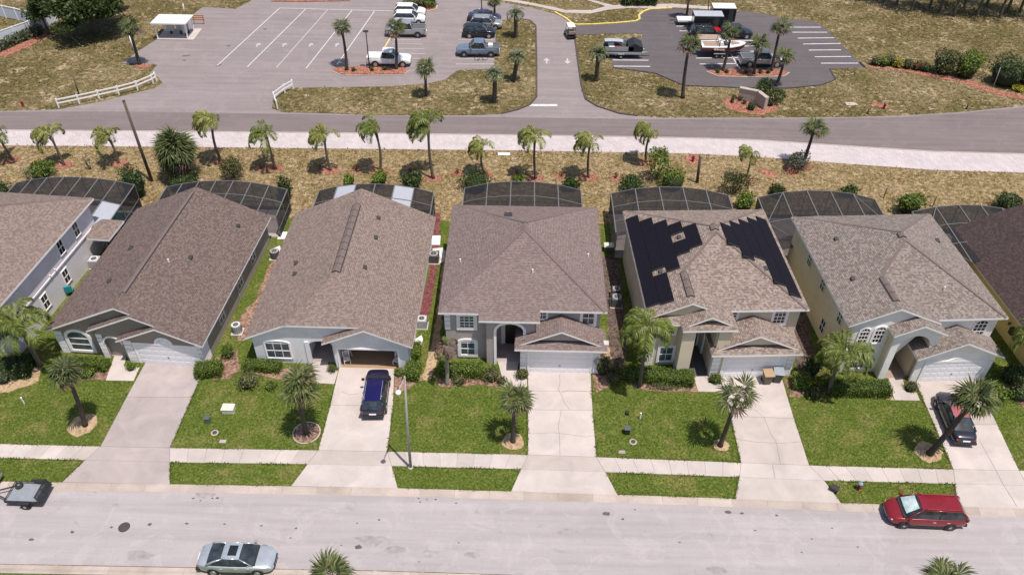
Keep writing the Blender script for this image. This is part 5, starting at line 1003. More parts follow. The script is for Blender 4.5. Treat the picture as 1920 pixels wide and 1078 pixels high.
for k, (x, y) in enumerate(((650, 133), (663, 135), (698, 134), (722, 133), (1345, 138), (1362, 138), (1398, 139), (1425, 139), (1440, 139))): shrub((x, y), .35, .3, 'tiny dark plant on a parking mulch island, %s from the left' % ('first', 'second', 'third', 'fourth', 'fifth', 'sixth', 'seventh', 'eighth', 'ninth')[k], 'shrub_dark', 60, .2, 'tiny plants on the parking mulch islands')
for k, (x, y, q) in enumerate(((1375, 186, .35), (1387, 189, .35), (1395, 195, .3), (1372, 193, .3), (1408, 206, .75), (1444, 199, .5))): shrub((x, y), q, q*.8, 'dark plant on the sign mulch bed, %s of six' % ('first', 'second', 'third', 'fourth', 'fifth', 'sixth')[k], 'shrub_dark', 120, .18, 'plants on the sign mulch bed')
shrub((1430, 178), 1.2, 1.0, 'leafy dark shrub behind the stone sign wall', 'shrub_dark', 400, .35, core=False); shrub((1452, 192), 1.4, 1.0, 'dark leafy shrub right of the stone sign wall', 'shrub_dark', 500, .3, core=False)
# ---- big trees
def tree(c, label, h, rad, n, mt='oak_leaf', clusters=16, L=.42, trunk=.3, squash=.6, z0=.3, name='tree', lean=(0, 0), seed=1, bm='bark'):
    r = random.Random(seed); B = g(*c); t = thing(name, label, 'tree', (B.x, B.y, 0)); m = MB(); lf = MB()
    top = Vector((lean[0], lean[1], h*.55)); m.tube([(0, 0, -.2), (lean[0]*.4, lean[1]*.4, h*.25), top], [trunk*1.3, trunk, trunk*.7], 8)
    for k in range(clusters):
        a = k*2.4; q = math.sqrt((k+.6)/clusters); cz = h*(z0+(1-z0)*.5)+(h*(1-z0)*.5-rad*.22)*r.uniform(-.9, 1)*(1-q*.5)
        cc = Vector((lean[0]+math.cos(a)*rad*.72*q, lean[1]+math.sin(a)*rad*.72*q, cz)); rr = rad*r.uniform(.3, .44)
        m.tube([top.lerp(Vector((0, 0, h*.2)), r.uniform(0, .6)), top.lerp(cc, .5)+rv(r)*.2, cc], [trunk*.4, trunk*.22, .03], 5)
        for i in range(n//clusters):
            v = rv(r); p = cc+Vector((v.x, v.y, v.z*squash))*rr*(r.random()**.4); leafquad(lf, p, v+rv(r), Vector((0, 0, 1))+rv(r)*.9, L*r.uniform(.6, 1.3), L*.5)
    m.build('trunk', bm, t, smooth=True); lf.build('crown', mt, t); return t
tree((180, 62), 'large dark spreading tree at the top left', 7.5, 5.7, 11000, clusters=28, L=.6, trunk=.4, z0=.3, seed=3)
tree((92, 66), 'slim airy tree beside the white fence corner', 8.0, 2.2, 3000, 'oak_leaf', 16, .4, .16, .8, .12, seed=4)
tree((154, 88), 'small flat-topped tree leaning left on the grass', 3.6, 2.0, 1500, 'shrub_dark', 9, .3, .09, .4, .55, lean=(-1.5, 0), seed=5)
tree((225, 22), 'thin bushy tree at the right edge of the large dark tree', 6, 2.2, 1600, 'shrub_olive', 10, .35, .14, .7, .2, seed=6)
for k, (x, y) in enumerate(((1742, 17), (1761, 23), (1787, 31), (1830, 32), (1874, 34), (1888, 22), (1911, 25), (1707, 22), (1680, 10), (1807, 17), (1849, 12), (1655, 6), (1930, 36))):
    B = g(x, y); r = random.Random(k+200); h = r.uniform(9.5, 12); t = thing('pine_tree', 'pine trunk in the shaded grove at the top right, %s from the left' % ('fifth', 'sixth', 'seventh', 'ninth', 'eleventh', 'twelfth', 'thirteenth', 'third', 'second', 'eighth', 'tenth', 'first', 'last')[k], 'pine tree', (B.x, B.y, 0), 0, 'pine trees of the shaded grove'); m = MB(); lf = MB()
    m.tube([(0, 0, -.2), (r.uniform(-.2, .2), 0, h*.5), (r.uniform(-.3, .3), 0, h)], [.22, .17, .05], 7)
    for j in range(22):
        a = j*2.4; z = h*(.5+.5*j/22); R_ = (1-j/24)*2.9+.5; e = Vector((math.cos(a)*R_, math.sin(a)*R_, z-.2)); m.tube([(0, 0, z), e], [.05, .015], 4)
        for i in range(46): q = r.random(); c = Vector((0, 0, z)).lerp(e, .25+.75*q)+rv(r)*.55; leafquad(lf, c, rv(r), rv(r), .5, .2)
    m.build('trunk', 'bark', t); lf.build('crown', 'pine_leaf', t)
hedge((-30, 108), (78, 62), 1.2, 1.1, 'pale green planting along the white vinyl fence', 'grey_leaf', 30, .35, None, 'fence_planting', 'planting')
hedge((1168, 8), (1228, 8), 2.0, 1.6, 'dark clipped hedge beside the playground', 'shrub_dark', 40, .35, None)
# ---------------------------------------------------------------- vehicles
KIND = {
 'sedan': dict(W=1.84, st=[(-2.45, .5, .48, .68, .74), (-2.4, .74, .36, .80, .92), (-2.2, .88, .28, .88, 1.02), (-1.85, .95, .25, .91, 1.04), (-1.2, .99, .2, .93, 1.0), (0, 1, .2, .92, .95), (.9, 1, .2, .90, .97), (1.5, .97, .2, .84, .92), (2.05, .9, .22, .74, .83), (2.32, .76, .3, .64, .70), (2.44, .5, .42, .56, .58)], xc=1.2, zc=.95, xf=.35, xr=-.75, xb=-1.72, zb=1.02, zr=1.42, yb=.79, yt=.57, wb=(-1.38, 1.42), r=.33),
 'suv': dict(W=1.88, st=[(-2.3, .74, .5, .9, 1.0), (-2.22, .9, .36, 1.02, 1.12), (-1.8, .98, .28, 1.05, 1.12), (-1, 1, .26, 1.05, 1.1), (0, 1, .26, 1.04, 1.08), (.9, 1, .26, 1.02, 1.1), (1.5, .97, .26, .98, 1.07), (2.05, .9, .3, .86, .98), (2.25, .78, .36, .72, .84), (2.33, .6, .46, .62, .66)], xc=1.1, zc=1.08, xf=.42, xr=-1.75, xb=-2.2, zb=1.12, zr=1.62, yb=.86, yt=.68, wb=(-1.35, 1.4), r=.36),
 'minivan': dict(W=1.96, st=[(-2.57, .76, .46, .9, 1.0), (-2.5, .9, .32, 1.0, 1.1), (-2, .98, .25, 1.04, 1.1), (-1, 1, .22, 1.04, 1.08), (.4, 1, .22, 1.03, 1.08), (1.2, 1, .22, .99, 1.06), (1.8, .96, .22, .90, .99), (2.25, .88, .26, .78, .88), (2.48, .70, .34, .66, .74), (2.57, .44, .44, .56, .6)], xc=1.6, zc=1.03, xf=.6, xr=-2.0, xb=-2.46, zb=1.1, zr=1.68, yb=.86, yt=.65, wb=(-1.5, 1.55), r=.33),
 'pickup': dict(W=2.0, st=[(-2.9, .86, .5, 1.12, 1.12), (-2.82, .95, .4, 1.2, 1.2), (-2.2, .98, .38, 1.22, 1.22), (-1.0, .98, .36, 1.22, 1.22), (0, 1, .36, 1.2, 1.22), (1.0, 1, .36, 1.18, 1.26), (1.7, .98, .36, 1.14, 1.24), (2.5, .94, .4, 1.06, 1.18), (2.8, .88, .44, .92, 1.02), (2.9, .76, .5, .8, .84)], xc=1.1, zc=1.26, xf=.5, xr=-.8, xb=-.95, zb=1.24, zr=1.98, yb=.90, yt=.76, wb=(-1.75, 1.85), r=.42)}
def car(kind, c, rz, label, body, roof=None, cat='car', group=None, sun=False, rails=False, z=.075, glassm='car_glass', wind=None, hood=None, tonneau=None, rack=False, name=None):
    K = KIND[kind]; W2 = K['W']/2; t = thing(name or {'sedan': 'sedan', 'suv': 'suv', 'minivan': 'minivan', 'pickup': 'pickup_truck'}[kind], label, cat, (c.x, c.y, z), rz, group); mb = MB(); rings = []
    for x, wf, zb, zs, zt in K['st']:
        w = W2*wf; h = [(0, zb), (.82*w, zb), (.985*w, zb+.12), (w, zb+(zs-zb)*.55), (.975*w, zs), (.87*w, zt-.02), (.45*w, zt+.008), (0, zt+.012)]
        rings.append([(x, y, zz) for y, zz in h]+[(x, -y, zz) for y, zz in h[-2:0:-1]])
    n = len(rings[0]); vs = [p for r_ in rings for p in r_]; k = len(rings)
    mb.add(vs, [(j*n+i, j*n+(i+1) % n, (j+1)*n+(i+1) % n, (j+1)*n+i) for j in range(k-1) for i in range(n)]+[tuple(range(n-1, -1, -1)), tuple(range((k-1)*n, k*n))])
    subsurf(mb.build('body', body, t, smooth=True), 2)
    xc, zc, xf, xr, xb, zb, zr, yb, yt = (K[q] for q in ('xc', 'zc', 'xf', 'xr', 'xb', 'zb', 'zr', 'yb', 'yt'))
    def P(nm, m, *a, **kw): return MB().patch(*a, **kw).build(nm, m, t, smooth=True)
    P('windshield', glassm, (xc, -yb, zc), (xc, yb, zc), (xf, yt, zr), (xf, -yt, zr), nu=6, nv=5, bulge=(.1, 0, .03))
    MB().bar((xc+.06, -yb*.92, zc+.015), (xc+.06, yb*.92, zc+.015), .14, .03).build('cowl', 'black_plastic', t)
    if wind: k1, k2 = .16, .9; q = lambda f, s: (xc+(xf-xc)*f+.085, s*(yb+(yt-yb)*f)*.86, zc+(zr-zc)*f+.045); P('sunshade', wind, q(k1, -1), q(k1, .8), q(k2, .8), q(k2, -1), nu=6, nv=5, bulge=(.035, 0, .02))
    P('rear_window', glassm, (xb, yb, zb), (xb, -yb, zb), (xr, -yt, zr), (xr, yt, zr), nu=6, nv=5, bulge=(-.07, 0, .03))
    for s in (-1, 1):
        P('side_window', glassm, (xb, s*yb, zb-.04), (xc, s*yb, zc-.04), (xf, s*yt, zr), (xr, s*yt, zr), nu=6, nv=4, bulge=(0, s*.05, 0))
        q = MB(); q.tube([(xc+.02, s*(yb+.005), zc-.03), ((xc+xf)/2+.05, s*((yb+yt)/2+.025), (zc+zr)/2+.015), (xf, s*(yt+.005), zr+.01)], .035, 6); q.tube([(xb-.02, s*(yb+.005), zb-.03), ((xb+xr)/2-.05, s*((yb+yt)/2+.02), (zb+zr)/2+.01), (xr, s*(yt+.005), zr+.01)], [.09 if kind != 'pickup' else .06, .07, .04], 6); q.tube([(xf, s*(yt+.004), zr+.012), ((xf+xr)/2, s*(yt+.015), zr+.02), (xr, s*(yt+.004), zr+.012)], .035, 6); q.build('pillar', body, t, smooth=True)
        xm = xf-.45*(xf-xr) if kind != 'pickup' else xf-.55*(xf-xr)
        MB().bar((xm, s*(yb+.03), zb), (xm-.04, s*(yt+.035), zr), .07, .03).build('pillar', 'black_plastic', t)
        m = MB(); m.convex((xc-.3, xc-.12, min(s*(yb+.06), s*(yb+.28)), max(s*(yb+.06), s*(yb+.28)), zc+.0, zc+.16), [(1, 0, .5, xc-.12+.5*(zc+.1))]); m.build('mirror', body, t)
        x, wf, a, b, e = K['st'][-3]; hx, hy, hz = K['st'][-2][0]-.14, s*W2*.70, K['st'][-2][3]+.03
        h = MB(); h.lathe([(.02, -.12), (.075, -.06), (.085, .0), (.04, .09)], 10, (hx, hy, hz-.03), axis='x'); h.build('headlight', 'light_lens', t, smooth=True)
        rx = K['st'][1][0]+.0; ty = s*W2*(K['st'][1][1]-.06); m = MB(); m.box(rx-.03, rx+.12, ty-.1, ty+.08, K['st'][1][3]-.13, K['st'][1][3]-.01); bevel(m.build('taillight', 'tail_lens', t), .03)
        for hx2 in (xm+.18, xm-.75): 
            if hx2 > xb: MB().box(hx2, hx2+.2, s*W2*.985-.02, s*W2*.985+.035, zc-.2, zc-.165).build('door_handle', 'chrome' if kind != 'sedan' else body, t)
        MB().box(K['wb'][0]+K['r']+.1, K['wb'][1]-K['r']-.1, s*W2*.97-.03, s*W2*.97+.03, K['st'][4][2]+.02, K['st'][4][2]+.12).build('sill', 'black_plastic', t)
    rf = MB(); rf.patch((xr-.02, -yt-.02, zr), (xf+.02, -yt-.02, zr), (xf+.02, yt+.02, zr), (xr-.02, yt+.02, zr), nu=7, nv=5, bulge=(0, 0, .075)); rf.box(xr, xf, -yt, yt, zr-.06, zr-.03); rf.build('roof', roof or body, t, smooth=True)
    if sun: MB().patch((xf-.75, -.36, zr+.078), (xf-.2, -.36, zr+.062), (xf-.2, .36, zr+.062), (xf-.75, .36, zr+.078), 4, 4, (0, 0, .02)).build('sunroof', 'dark_glass', t)
    if rails:
        for s in (-1, 1): MB().tube([(xf-.12, s*(yt-.06), zr+.03), (xf-.25, s*(yt-.06), zr+.1), (xr+.2, s*(yt-.06), zr+.1), (xr+.08, s*(yt-.06), zr+.03)], .022, 6).build('roof_rail', 'chrome' if rails is True else rails, t)
    for wx in K['wb']:
        for s in (-1, 1):
            r_ = K['r']; y = s*(W2-.11); a = MB(); a.lathe([(r_*1.16, -.12), (r_*1.16, .1185)], 20, (wx, y, r_+.02), axis='y'); a.build('wheel_arch', 'black_plastic', t)
            wv = MB(); wv.lathe([(r_*.62, -.1), (r_*.94, -.11), (r_, -.07), (r_, .07), (r_*.94, .12), (r_*.62, .125)], 20, (0, 0, 0), axis='y'); wo = wv.build('wheel', 'tyre', t, smooth=False, loc=(wx, y+s*.012, r_))
            q = MB(); q.lathe([(r_*.63, s*.1), (r_*.6, s*.128), (r_*.5, s*.118), (r_*.15, s*.132), (.02, s*.135)], 14, axis='y'); q.build('rim', 'rim', wo)
    x1 = K['st'][-1][0]; x0 = K['st'][0][0]; zg = K['st'][-1][3]
    g_ = MB(); g_.box(x1-.16, x1+.02, -W2*.46, W2*.46, zg-.08, zg+.07); bevel(g_.build('grille', 'black_plastic', t), .02); MB().box(x1+.0, x1+.03, -W2*.4, W2*.4, zg-.01, zg+.015).build('grille_bar', 'chrome', t)
    MB().box(x0-.03, x0+.02, -.26, .26, K['st'][0][2]+.16, K['st'][0][2]+.28).build('number_plate', 'white_trim', t)
    bp = MB(); bp.convex((x0-.05, x0+.2, -W2*.86, W2*.86, K['st'][1][2]+.02, K['st'][1][2]+.2), []); bevel(bp.build('rear_bumper', 'black_plastic' if kind != 'pickup' else 'chrome', t), .05)
    if kind == 'pickup':
        b = MB(); b.box(-2.78, -1.02, -.80, .80, 1.225, 1.236); b.build('bed_floor' if not tonneau else 'bed_cover', tonneau or 'ac_dark', t)
        b = MB(); b.box(-2.82, -1.02, .80, .93, 1.19, 1.33); b.build('bed_rail', body, t); b = MB(); b.box(-2.82, -1.02, -.93, -.80, 1.19, 1.33); b.build('bed_rail', body, t); b = MB(); b.box(-2.86, -2.79, -.8, .8, 1.1, 1.33); b.build('tailgate', body, t)
        if rack: MB().box(-2.0, -1.4, -.4, .4, 1.24, 1.5).build('bed_load', 'boat_white', t)
    if hood: MB().patch((K['xc']+.05, -.72, K['zc']+.03), (x1-.35, -.6, K['st'][-3][4]+.03), (x1-.35, .6, K['st'][-3][4]+.03), (K['xc']+.05, .72, K['zc']+.03), 5, 5, (0, 0, .05)).build('hood', hood, t, smooth=True)
    return t
def axis(rear, front):
    a, b = g(*rear), g(*front); return (a+b)/2, math.atan2(b.y-a.y, b.x-a.x)
def byside(w0, w1, W, front=1):
    """near-side wheel contacts, left and right in the picture"""
    a, b = g(*w0), g(*w1); d = (b-a).normalized(); n = Vector((-d.y, d.x, 0)); c = (a+b)/2+n*(W/2-.05); an = math.atan2(d.y, d.x)
    return c, an if front > 0 else an+math.pi
c, a = byside((1690, 990), (1781, 994), 1.96, -1); car('minivan', c, a, 'red minivan with silver sunshade parked along the kerb', 'paint_red', z=.02, wind='shade_glass', rails='paint_red', cat='minivan')
c, a = byside((399, 1078), (487, 1080), 1.84, 1); car('sedan', c, a, 'silver sedan with dark sunroof on the near kerb', 'paint_silver', sun=True, z=.03, cat='car')
c, a = axis((700, 793), (711, 712)); car('suv', c+Vector((0, .25, 0)), a, 'dark blue SUV with silver roof rails on the driveway', 'paint_navy', 'paint_blue', rails=True, z=.08, cat='SUV')
c, a = axis((1806, 842), (1768, 752)); car('sedan', c+Vector((0, .2, 0)), a, 'dark grey sedan with reddish roof behind the leaning palm', 'paint_dark', 'paint_maroon', z=.08)  # roof coloured reddish, rest of the body dark grey
c = g(-48, 912); car('pickup', c+Vector((-1.15, 0, 0)), R(178), 'dark vehicle at the left edge pulling the utility trailer', 'paint_dark', z=.02, cat='pickup')
GL = 'vehicles in the far parking lot'
c, a = byside((705.5, 127), (753, 127.6), 2.0, 1); car('pickup', c, a, 'white pickup truck next to the red mulch island', 'paint_white', z=.02, cat='pickup', group=GL, tonneau='paint_white')
c, a = byside((740, 71.5), (780.6, 72), 2.0, -1); car('pickup', c, a, 'silver pickup truck below the two white cars', 'paint_pewter', z=.02, cat='pickup', group=GL)
c, a = byside((752, 47.3), (782, 47.7), 1.9, 1); car('suv', c, a, 'white SUV right above the silver pickup', 'paint_white', z=.02, cat='SUV', group=GL)
c, a = byside((753, 34), (783, 34.5), 1.9, 1); car('suv', c, a, 'topmost white hatchback in the parking lot', 'paint_white', z=.02, group=GL)
c, a = byside((873, 108.6), (919, 108.8), 2.0, -1); car('pickup', c, a, 'grey-blue pickup truck at the lower end of the right row', 'paint_greyblue', z=.02, cat='pickup', group=GL, rack=True)
c, a = byside((884, 73), (912, 73.2), 1.88, 1); car('suv', c, a, 'black SUV in the right parking row', 'paint_black', z=.02, cat='SUV', group=GL)
c, a = byside((896, 56), (926, 57.5), 1.88, 1); car('suv', c, a, 'silver SUV in the right parking row', 'paint_pewter', z=.02, cat='SUV', group=GL)
c, a = byside((893, 43), (922, 44), 1.84, 1); car('sedan', c, a, 'topmost dark blue sedan of the right parking row', 'paint_indigo', z=.02, group=GL)
c, a = byside((1405, 127.6), (1453.6, 128), 2.0, 1); car('pickup', c, a, 'silver pickup truck beside the thick fan palm trunk', 'paint_silver', z=.03, cat='pickup')
c, a = byside((1310, 74), (1341, 74), 1.88, 1); car('suv', c, a, 'black off-road vehicle with bright red hood', 'paint_black', z=.03, hood='paint_bright_red', cat='SUV')
c, a = byside((1368, 74), (1393, 74.5), 1.88, 1); car('suv', c, a, 'dark vehicle half hidden behind a fan palm right of the red hood', 'paint_black', z=.03, cat='SUV')
def wheelset(t, x, y, r_=.28, w=.2, s=1):
    wv = MB(); wv.lathe([(r_*.6, -w/2), (r_, -w/2+.02), (r_, w/2-.02), (r_*.6, w/2)], 16, axis='y'); wo = wv.build('wheel', 'tyre', t, loc=(x, y, r_)); MB().lathe([(r_*.6, s*(w/2-.02)), (.05, s*(w/2+.02))], 12, axis='y').build('rim', 'rim', wo)
# open utility trailer behind the dark vehicle (forward = -x)
c = g(52, 944); t = thing('utility_trailer', 'open black utility trailer with pale deck and mesh ramp', 'trailer', (c.x, c.y+.5, .02), R(179), None, .9)
MB().box(-1.35, 1.35, -.85, .85, .52, .58).build('deck', 'alu', t)
m = MB()
for y in (-.88, .88):
    m.bar((-1.38, y, .74), (1.38, y, .74), .05); m.bar((-1.38, y, .55), (1.38, y, .55), .07)
    for x in (-1.35, -.45, .45, 1.35): m.bar((x, y, .5), (x, y, .74), .04)
m.bar((1.36, -.88, .74), (1.36, .88, .74), .05); m.bar((1.36, -.88, .55), (1.36, .88, .55), .07); m.build('frame', 'black_plastic', t)
m = MB(); m.bar((1.36, -.6, .5), (2.9, 0, .5), .08); m.bar((1.36, .6, .5), (2.9, 0, .5), .08); m.build('tongue', 'black_plastic', t)
for y in (-1.02, 1.02):
    wheelset(t, -.2, y, .32, .22, 1 if y > 0 else -1); MB().box(-.65, .25, y-.13, y+.13, .68, .73).build('fender', 'black_plastic', t)
rp = MB(); rp.bar((-1.42, -.85, .55), (-1.12, -.85, 1.25), .05); rp.bar((-1.42, .85, .55), (-1.12, .85, 1.25), .05); rp.bar((-1.12, -.85, 1.25), (-1.12, .85, 1.25), .05); rp.bar((-1.42, 0, .55), (-1.12, 0, 1.25), .05); rp.bar((-1.42, -.85, .6), (-1.42, .85, .6), .07); rpo = rp.build('ramp', 'black_plastic', t)
MB().add([(-1.40, -.83, .6), (-1.40, .83, .6), (-1.13, .83, 1.23), (-1.13, -.83, 1.23)], [(0, 1, 2, 3)]).build('mesh_panel', 'screen_dense', rpo)
m = MB(); m.lathe([(.2, -.1), (.3, -.08), (.3, .08), (.2, .1)], 16, (0, 0, 0), axis='z'); MBs = m.build('spare_wheel', 'tyre', t, loc=(.95, -.55, .68)); MB().lathe([(.18, .08), (.04, .11)], 12).build('rim', 'rim', MBs); MB().box(-.9, -.35, -.98, -.78, .75, 1.0).build('tool_box', 'black_plastic', t)
# cargo trailers, flatbed, boats
def cargo(px, label, L, rm, rz=0):
    c = g(*px); t = thing('cargo_trailer', label, 'trailer', (c.x, c.y, .03), rz); W2 = 1.05
    bevel(MB().box(-L/2, L/2, -W2, W2, .5, 2.45).build('body', 'paint_black', t), .08); MB().box(-L/2+.05, L/2-.05, -W2+.05, W2-.05, 2.451, 2.5).build('roof', rm, t)
    m = MB(); m.bar((-L/2, -.6, .5), (-L/2-1.2, 0, .5), .1); m.bar((-L/2, .6, .5), (-L/2-1.2, 0, .5), .1); m.build('tongue', 'dark_metal', t)
    for x in (-.4, .4):
        for y in (-W2-.02, W2+.02): wheelset(t, x, y, .33, .22, 1 if y > 0 else -1)
    for y in (-W2-.02, W2+.02): MB().box(-.85, .85, y-.14, y+.14, .72, .78).build('fender', 'dark_metal', t)
    MB().box(L*.18, L*.18+.7, -W2-.03, -W2-.003, .7, 2.2).build('side_door', 'dark_metal', t)
cargo((1323, 58), 'black cargo trailer with grey roof', 4.2, 'tarp'); cargo((1352, 43), 'black cargo trailer with white roof at the top', 3.4, 'metal_roof')
c = g(1285, 46); t = thing('flatbed_trailer', 'low white flatbed trailer left of the black cargo trailers', 'trailer', (c.x, c.y, .03)); MB().box(-1.3, 1.3, -.8, .8, .6, .85).build('deck', 'boat_white', t)
for y in (-.85, .85): wheelset(t, .2, y)
MB().bar((-1.3, 0, .6), (-2.4, 0, .55), .1).build('tongue', 'dark_metal', t)
def boat(px, label, L, W_, hullm, topm, rz, pontoon=False):
    c = g(*px); t = thing('motor_boat' if not pontoon else 'pontoon_boat', label, 'boat', (c.x, c.y, .03), rz); z0 = .65
    if not pontoon:
        st = [(-L/2, .9, .35, .95), (-L*.2, 1, .22, .95), (L*.15, .98, .15, 1.0), (L*.36, .68, .3, 1.08), (L*.47, .3, .6, 1.14), (L/2, .03, .95, 1.17)]; mb = MB(); ring = []
        for x, w, k, s in st:
            w *= W_/2; ring.append([(x, 0, z0+k-.2), (x, w*.7, z0+k), (x, w, z0+s-.12), (x, w*.97, z0+s), (x, -w*.97, z0+s), (x, -w, z0+s-.12), (x, -w*.7, z0+k)])
        n = 7; vs = [p for r_ in ring for p in r_]
        for j in range(len(ring)-1):
            for i in range(n): mb.add([vs[j*n+i], vs[j*n+(i+1) % n], vs[(j+1)*n+(i+1) % n], vs[(j+1)*n+i]], [(0, 1, 2, 3)], 1 if i in (2, 3, 4) else 0)
        mb.add(ring[0], [tuple(range(n))]); mb.build('hull', [hullm, topm], t, smooth=False)
        b = MB(); b.prism([(-L*.44, -.75), (L*.05, -.8), (L*.05, .8), (-L*.44, .75)], z0+.955, z0+1.0); b.build('cockpit', 'boat_tan', t)
        b = MB(); b.prism([(L*.18, -.55), (L*.36, -.3), (L*.36, .3), (L*.18, .55)], z0+1.03, z0+1.1); b.build('bow_seat', 'boat_tan', t)
        b = MB(); b.patch((L*.12, -.85, z0+1.0), (L*.12, .85, z0+1.0), (L*.02, .75, z0+1.4), (L*.02, -.75, z0+1.4), 4, 3, (.1, 0, 0)); b.build('windshield', 'car_glass', t)
        for y in (-.45, .45): b = MB(); b.box(-L*.1, -L*.02, y-.25, y+.25, z0+1.0, z0+1.4); bevel(b.build('seat', 'boat_white', t), .05)
        b = MB(); b.box(-L/2-.5, -L/2, -.25, .25, z0+.3, z0+1.25); bevel(b.build('outboard_motor', 'black_plastic', t), .08)
        b = MB(); b.tube([(-L*.12, -1.05, z0+.95), (-L*.1, -.9, z0+2.0), (-L*.1, .9, z0+2.0), (-L*.12, 1.05, z0+.95)], .04, 6); b.build('tower', 'dark_metal', t)
    else:
        for y in (-.85, .85): m = MB(); m.lathe([(.03, -L/2), (.27, -L/2+.3), (.3, -L/2+.7), (.3, L/2-.6), (.05, L/2)], 12, (0, y, z0+.15), axis='x'); m.build('pontoon', 'alu', t, smooth=True)
        MB().box(-L/2+.1, L/2-.4, -1.15, 1.15, z0+.42, z0+.5).build('deck', 'dark_metal', t)
        for y in (-1.12, 1.12): MB().box(-L/2+.2, L/2-1.6, y-.03, y+.03, z0+.5, z0+1.05).build('side_panel', 'alu', t)
        m = MB(); m.convex((L/2-2.3, L/2-.35, -1.15, 1.15, z0+.5, z0+1.5), [(.5, 0, 1, .5*(L/2-.4)+z0+1.0), (-.6, 0, 1, -.6*(L/2-2.3)+z0+1.05)]); bevel(m.build('cover', 'black_plastic', t), .15)
        m = MB(); m.patch((-L/2+.2, .1, z0+1.25), (-L*.02, .1, z0+1.2), (-L*.02, 1.1, z0+1.2), (-L/2+.2, 1.1, z0+1.25), 5, 4, (0, 0, .12)); m.build('canopy', 'tarp', t)
        m = MB(); m.bar((L*.05, .15, z0+.5), (-L*.2, .15, z0+1.3), .05); m.bar((L*.05, 1.0, z0+.5), (-L*.2, 1.0, z0+1.3), .05); m.build('canopy_frame', 'alu', t)
        for x, y, mt in ((-L*.3, -.7, 'boat_white'), (-L*.15, -.6, 'boat_red'), (-L*.3, .7, 'boat_white')): m = MB(); m.box(x-.4, x+.4, y-.3, y+.3, z0+.5, z0+.9); bevel(m.build('seat', mt, t), .06)
    m = MB(); m.bar((-L/2+.2, -.5, .5), (L/2+.9, 0, .5), .1); m.bar((-L/2+.2, .5, .5), (L/2+.9, 0, .5), .1); m.bar((-L*.2, -1.05, .5), (-L*.2, 1.05, .5), .1); m.build('trailer_frame', 'alu' if pontoon else 'dark_metal', t)
    for x in ((-.9, -.15) if not pontoon else (-.4,)):
        for y in (-1.1, 1.1): wheelset(t, x, y, .3, .2, 1 if y > 0 else -1); MB().box(x-.4, x+.4, y-.13, y+.13, .64, .69).build('fender', 'alu', t)
    return t
boat((1352, 104), 'red and white motor boat on a trailer', 6.0, 2.3, 'boat_red', 'boat_white', R(1)); boat((1168, 105), 'pontoon boat with black cover on a trailer', 5.6, 2.4, 'alu', 'alu', 0, True)
c = g(1328, 84); t = thing('covered_boat', 'small boat under a faded pink cover left of the red boat', 'boat', (c.x, c.y, .03)); m = MB(); m.convex((-1.6, 1.6, -.8, .8, .5, 1.4), [(.35, 0, 1, 1.45+.2), (-.5, 0, 1, 1.9), (0, .5, 1, 1.45), (0, -.5, 1, 1.45)]); bevel(m.build('cover', 'boat_tan', t), .12); MB().box(-1.5, 1.3, -.7, .7, .3, .499).build('hull', 'boat_white', t)
for y in (-.8, .8): wheelset(t, 0, y)
# golf cart
c = g(1069, 69); t = thing('golf_cart', 'dark golf cart with white roof at the lot entrance', 'golf cart', (c.x, c.y, .03), R(100)); m = MB(); m.convex((-1.2, 1.2, -.6, .6, .25, .75), [(.5, 0, 1, 1.1), (-.6, 0, 1, 1.2)]); bevel(m.build('body', 'paint_dark', t), .06)
for x in (-.3, -1.0): m = MB(); m.box(x-.25, x+.25, -.52, .52, .72, .86); m.box(x-.3, x-.2, -.52, .52, .86, 1.25); bevel(m.build('seat', 'boat_tan', t), .04)
m = MB()
for x in (-1.15, .75):
    for y in (-.55, .55): m.bar((x, y, .6), (x*.75, y*.8, 1.75), .05)
m.build('roof_post', 'black_plastic', t); bevel(MB().box(-1.0, .6, -.5, .5, 1.72, 1.78).build('roof', 'boat_white', t), .04); MB().tube([(.55, .25, .7), (.4, .25, 1.05)], .03, 6).build('steering_column', 'black_plastic', t)
for x in (-.8, .85):
    for y in (-.58, .58): wheelset(t, x, y, .24, .2, 1 if y > 0 else -1)
# bicycle
c = g(902, 114); t = thing('bicycle', 'black bicycle behind the grey-blue pickup', 'bicycle', (c.x, c.y, .03), R(4))
for x in (-.55, .55):
    m = MB(); P = [(.33*math.cos(k*.3927), 0, .33*math.sin(k*.3927)) for k in range(17)]; m.tube(P, .03, 5); m.build('wheel', 'tyre', t, loc=(x, 0, .35))
m = MB(); m.tube([(-.55, 0, .35), (-.15, 0, .85), (.4, 0, .9), (.55, 0, .35)], .03, 6); m.tube([(-.15, 0, .85), (0, 0, .33), (.4, 0, .85)], .03, 6); m.build('frame', 'black_plastic', t); m = MB(); m.box(-.3, -.05, -.09, .09, .92, .98); m.build('saddle', 'black_plastic', t); MB().tube([(.4, -.28, 1.0), (.42, 0, .98), (.4, .28, 1.0)], .025, 6).build('handlebar', 'black_plastic', t)
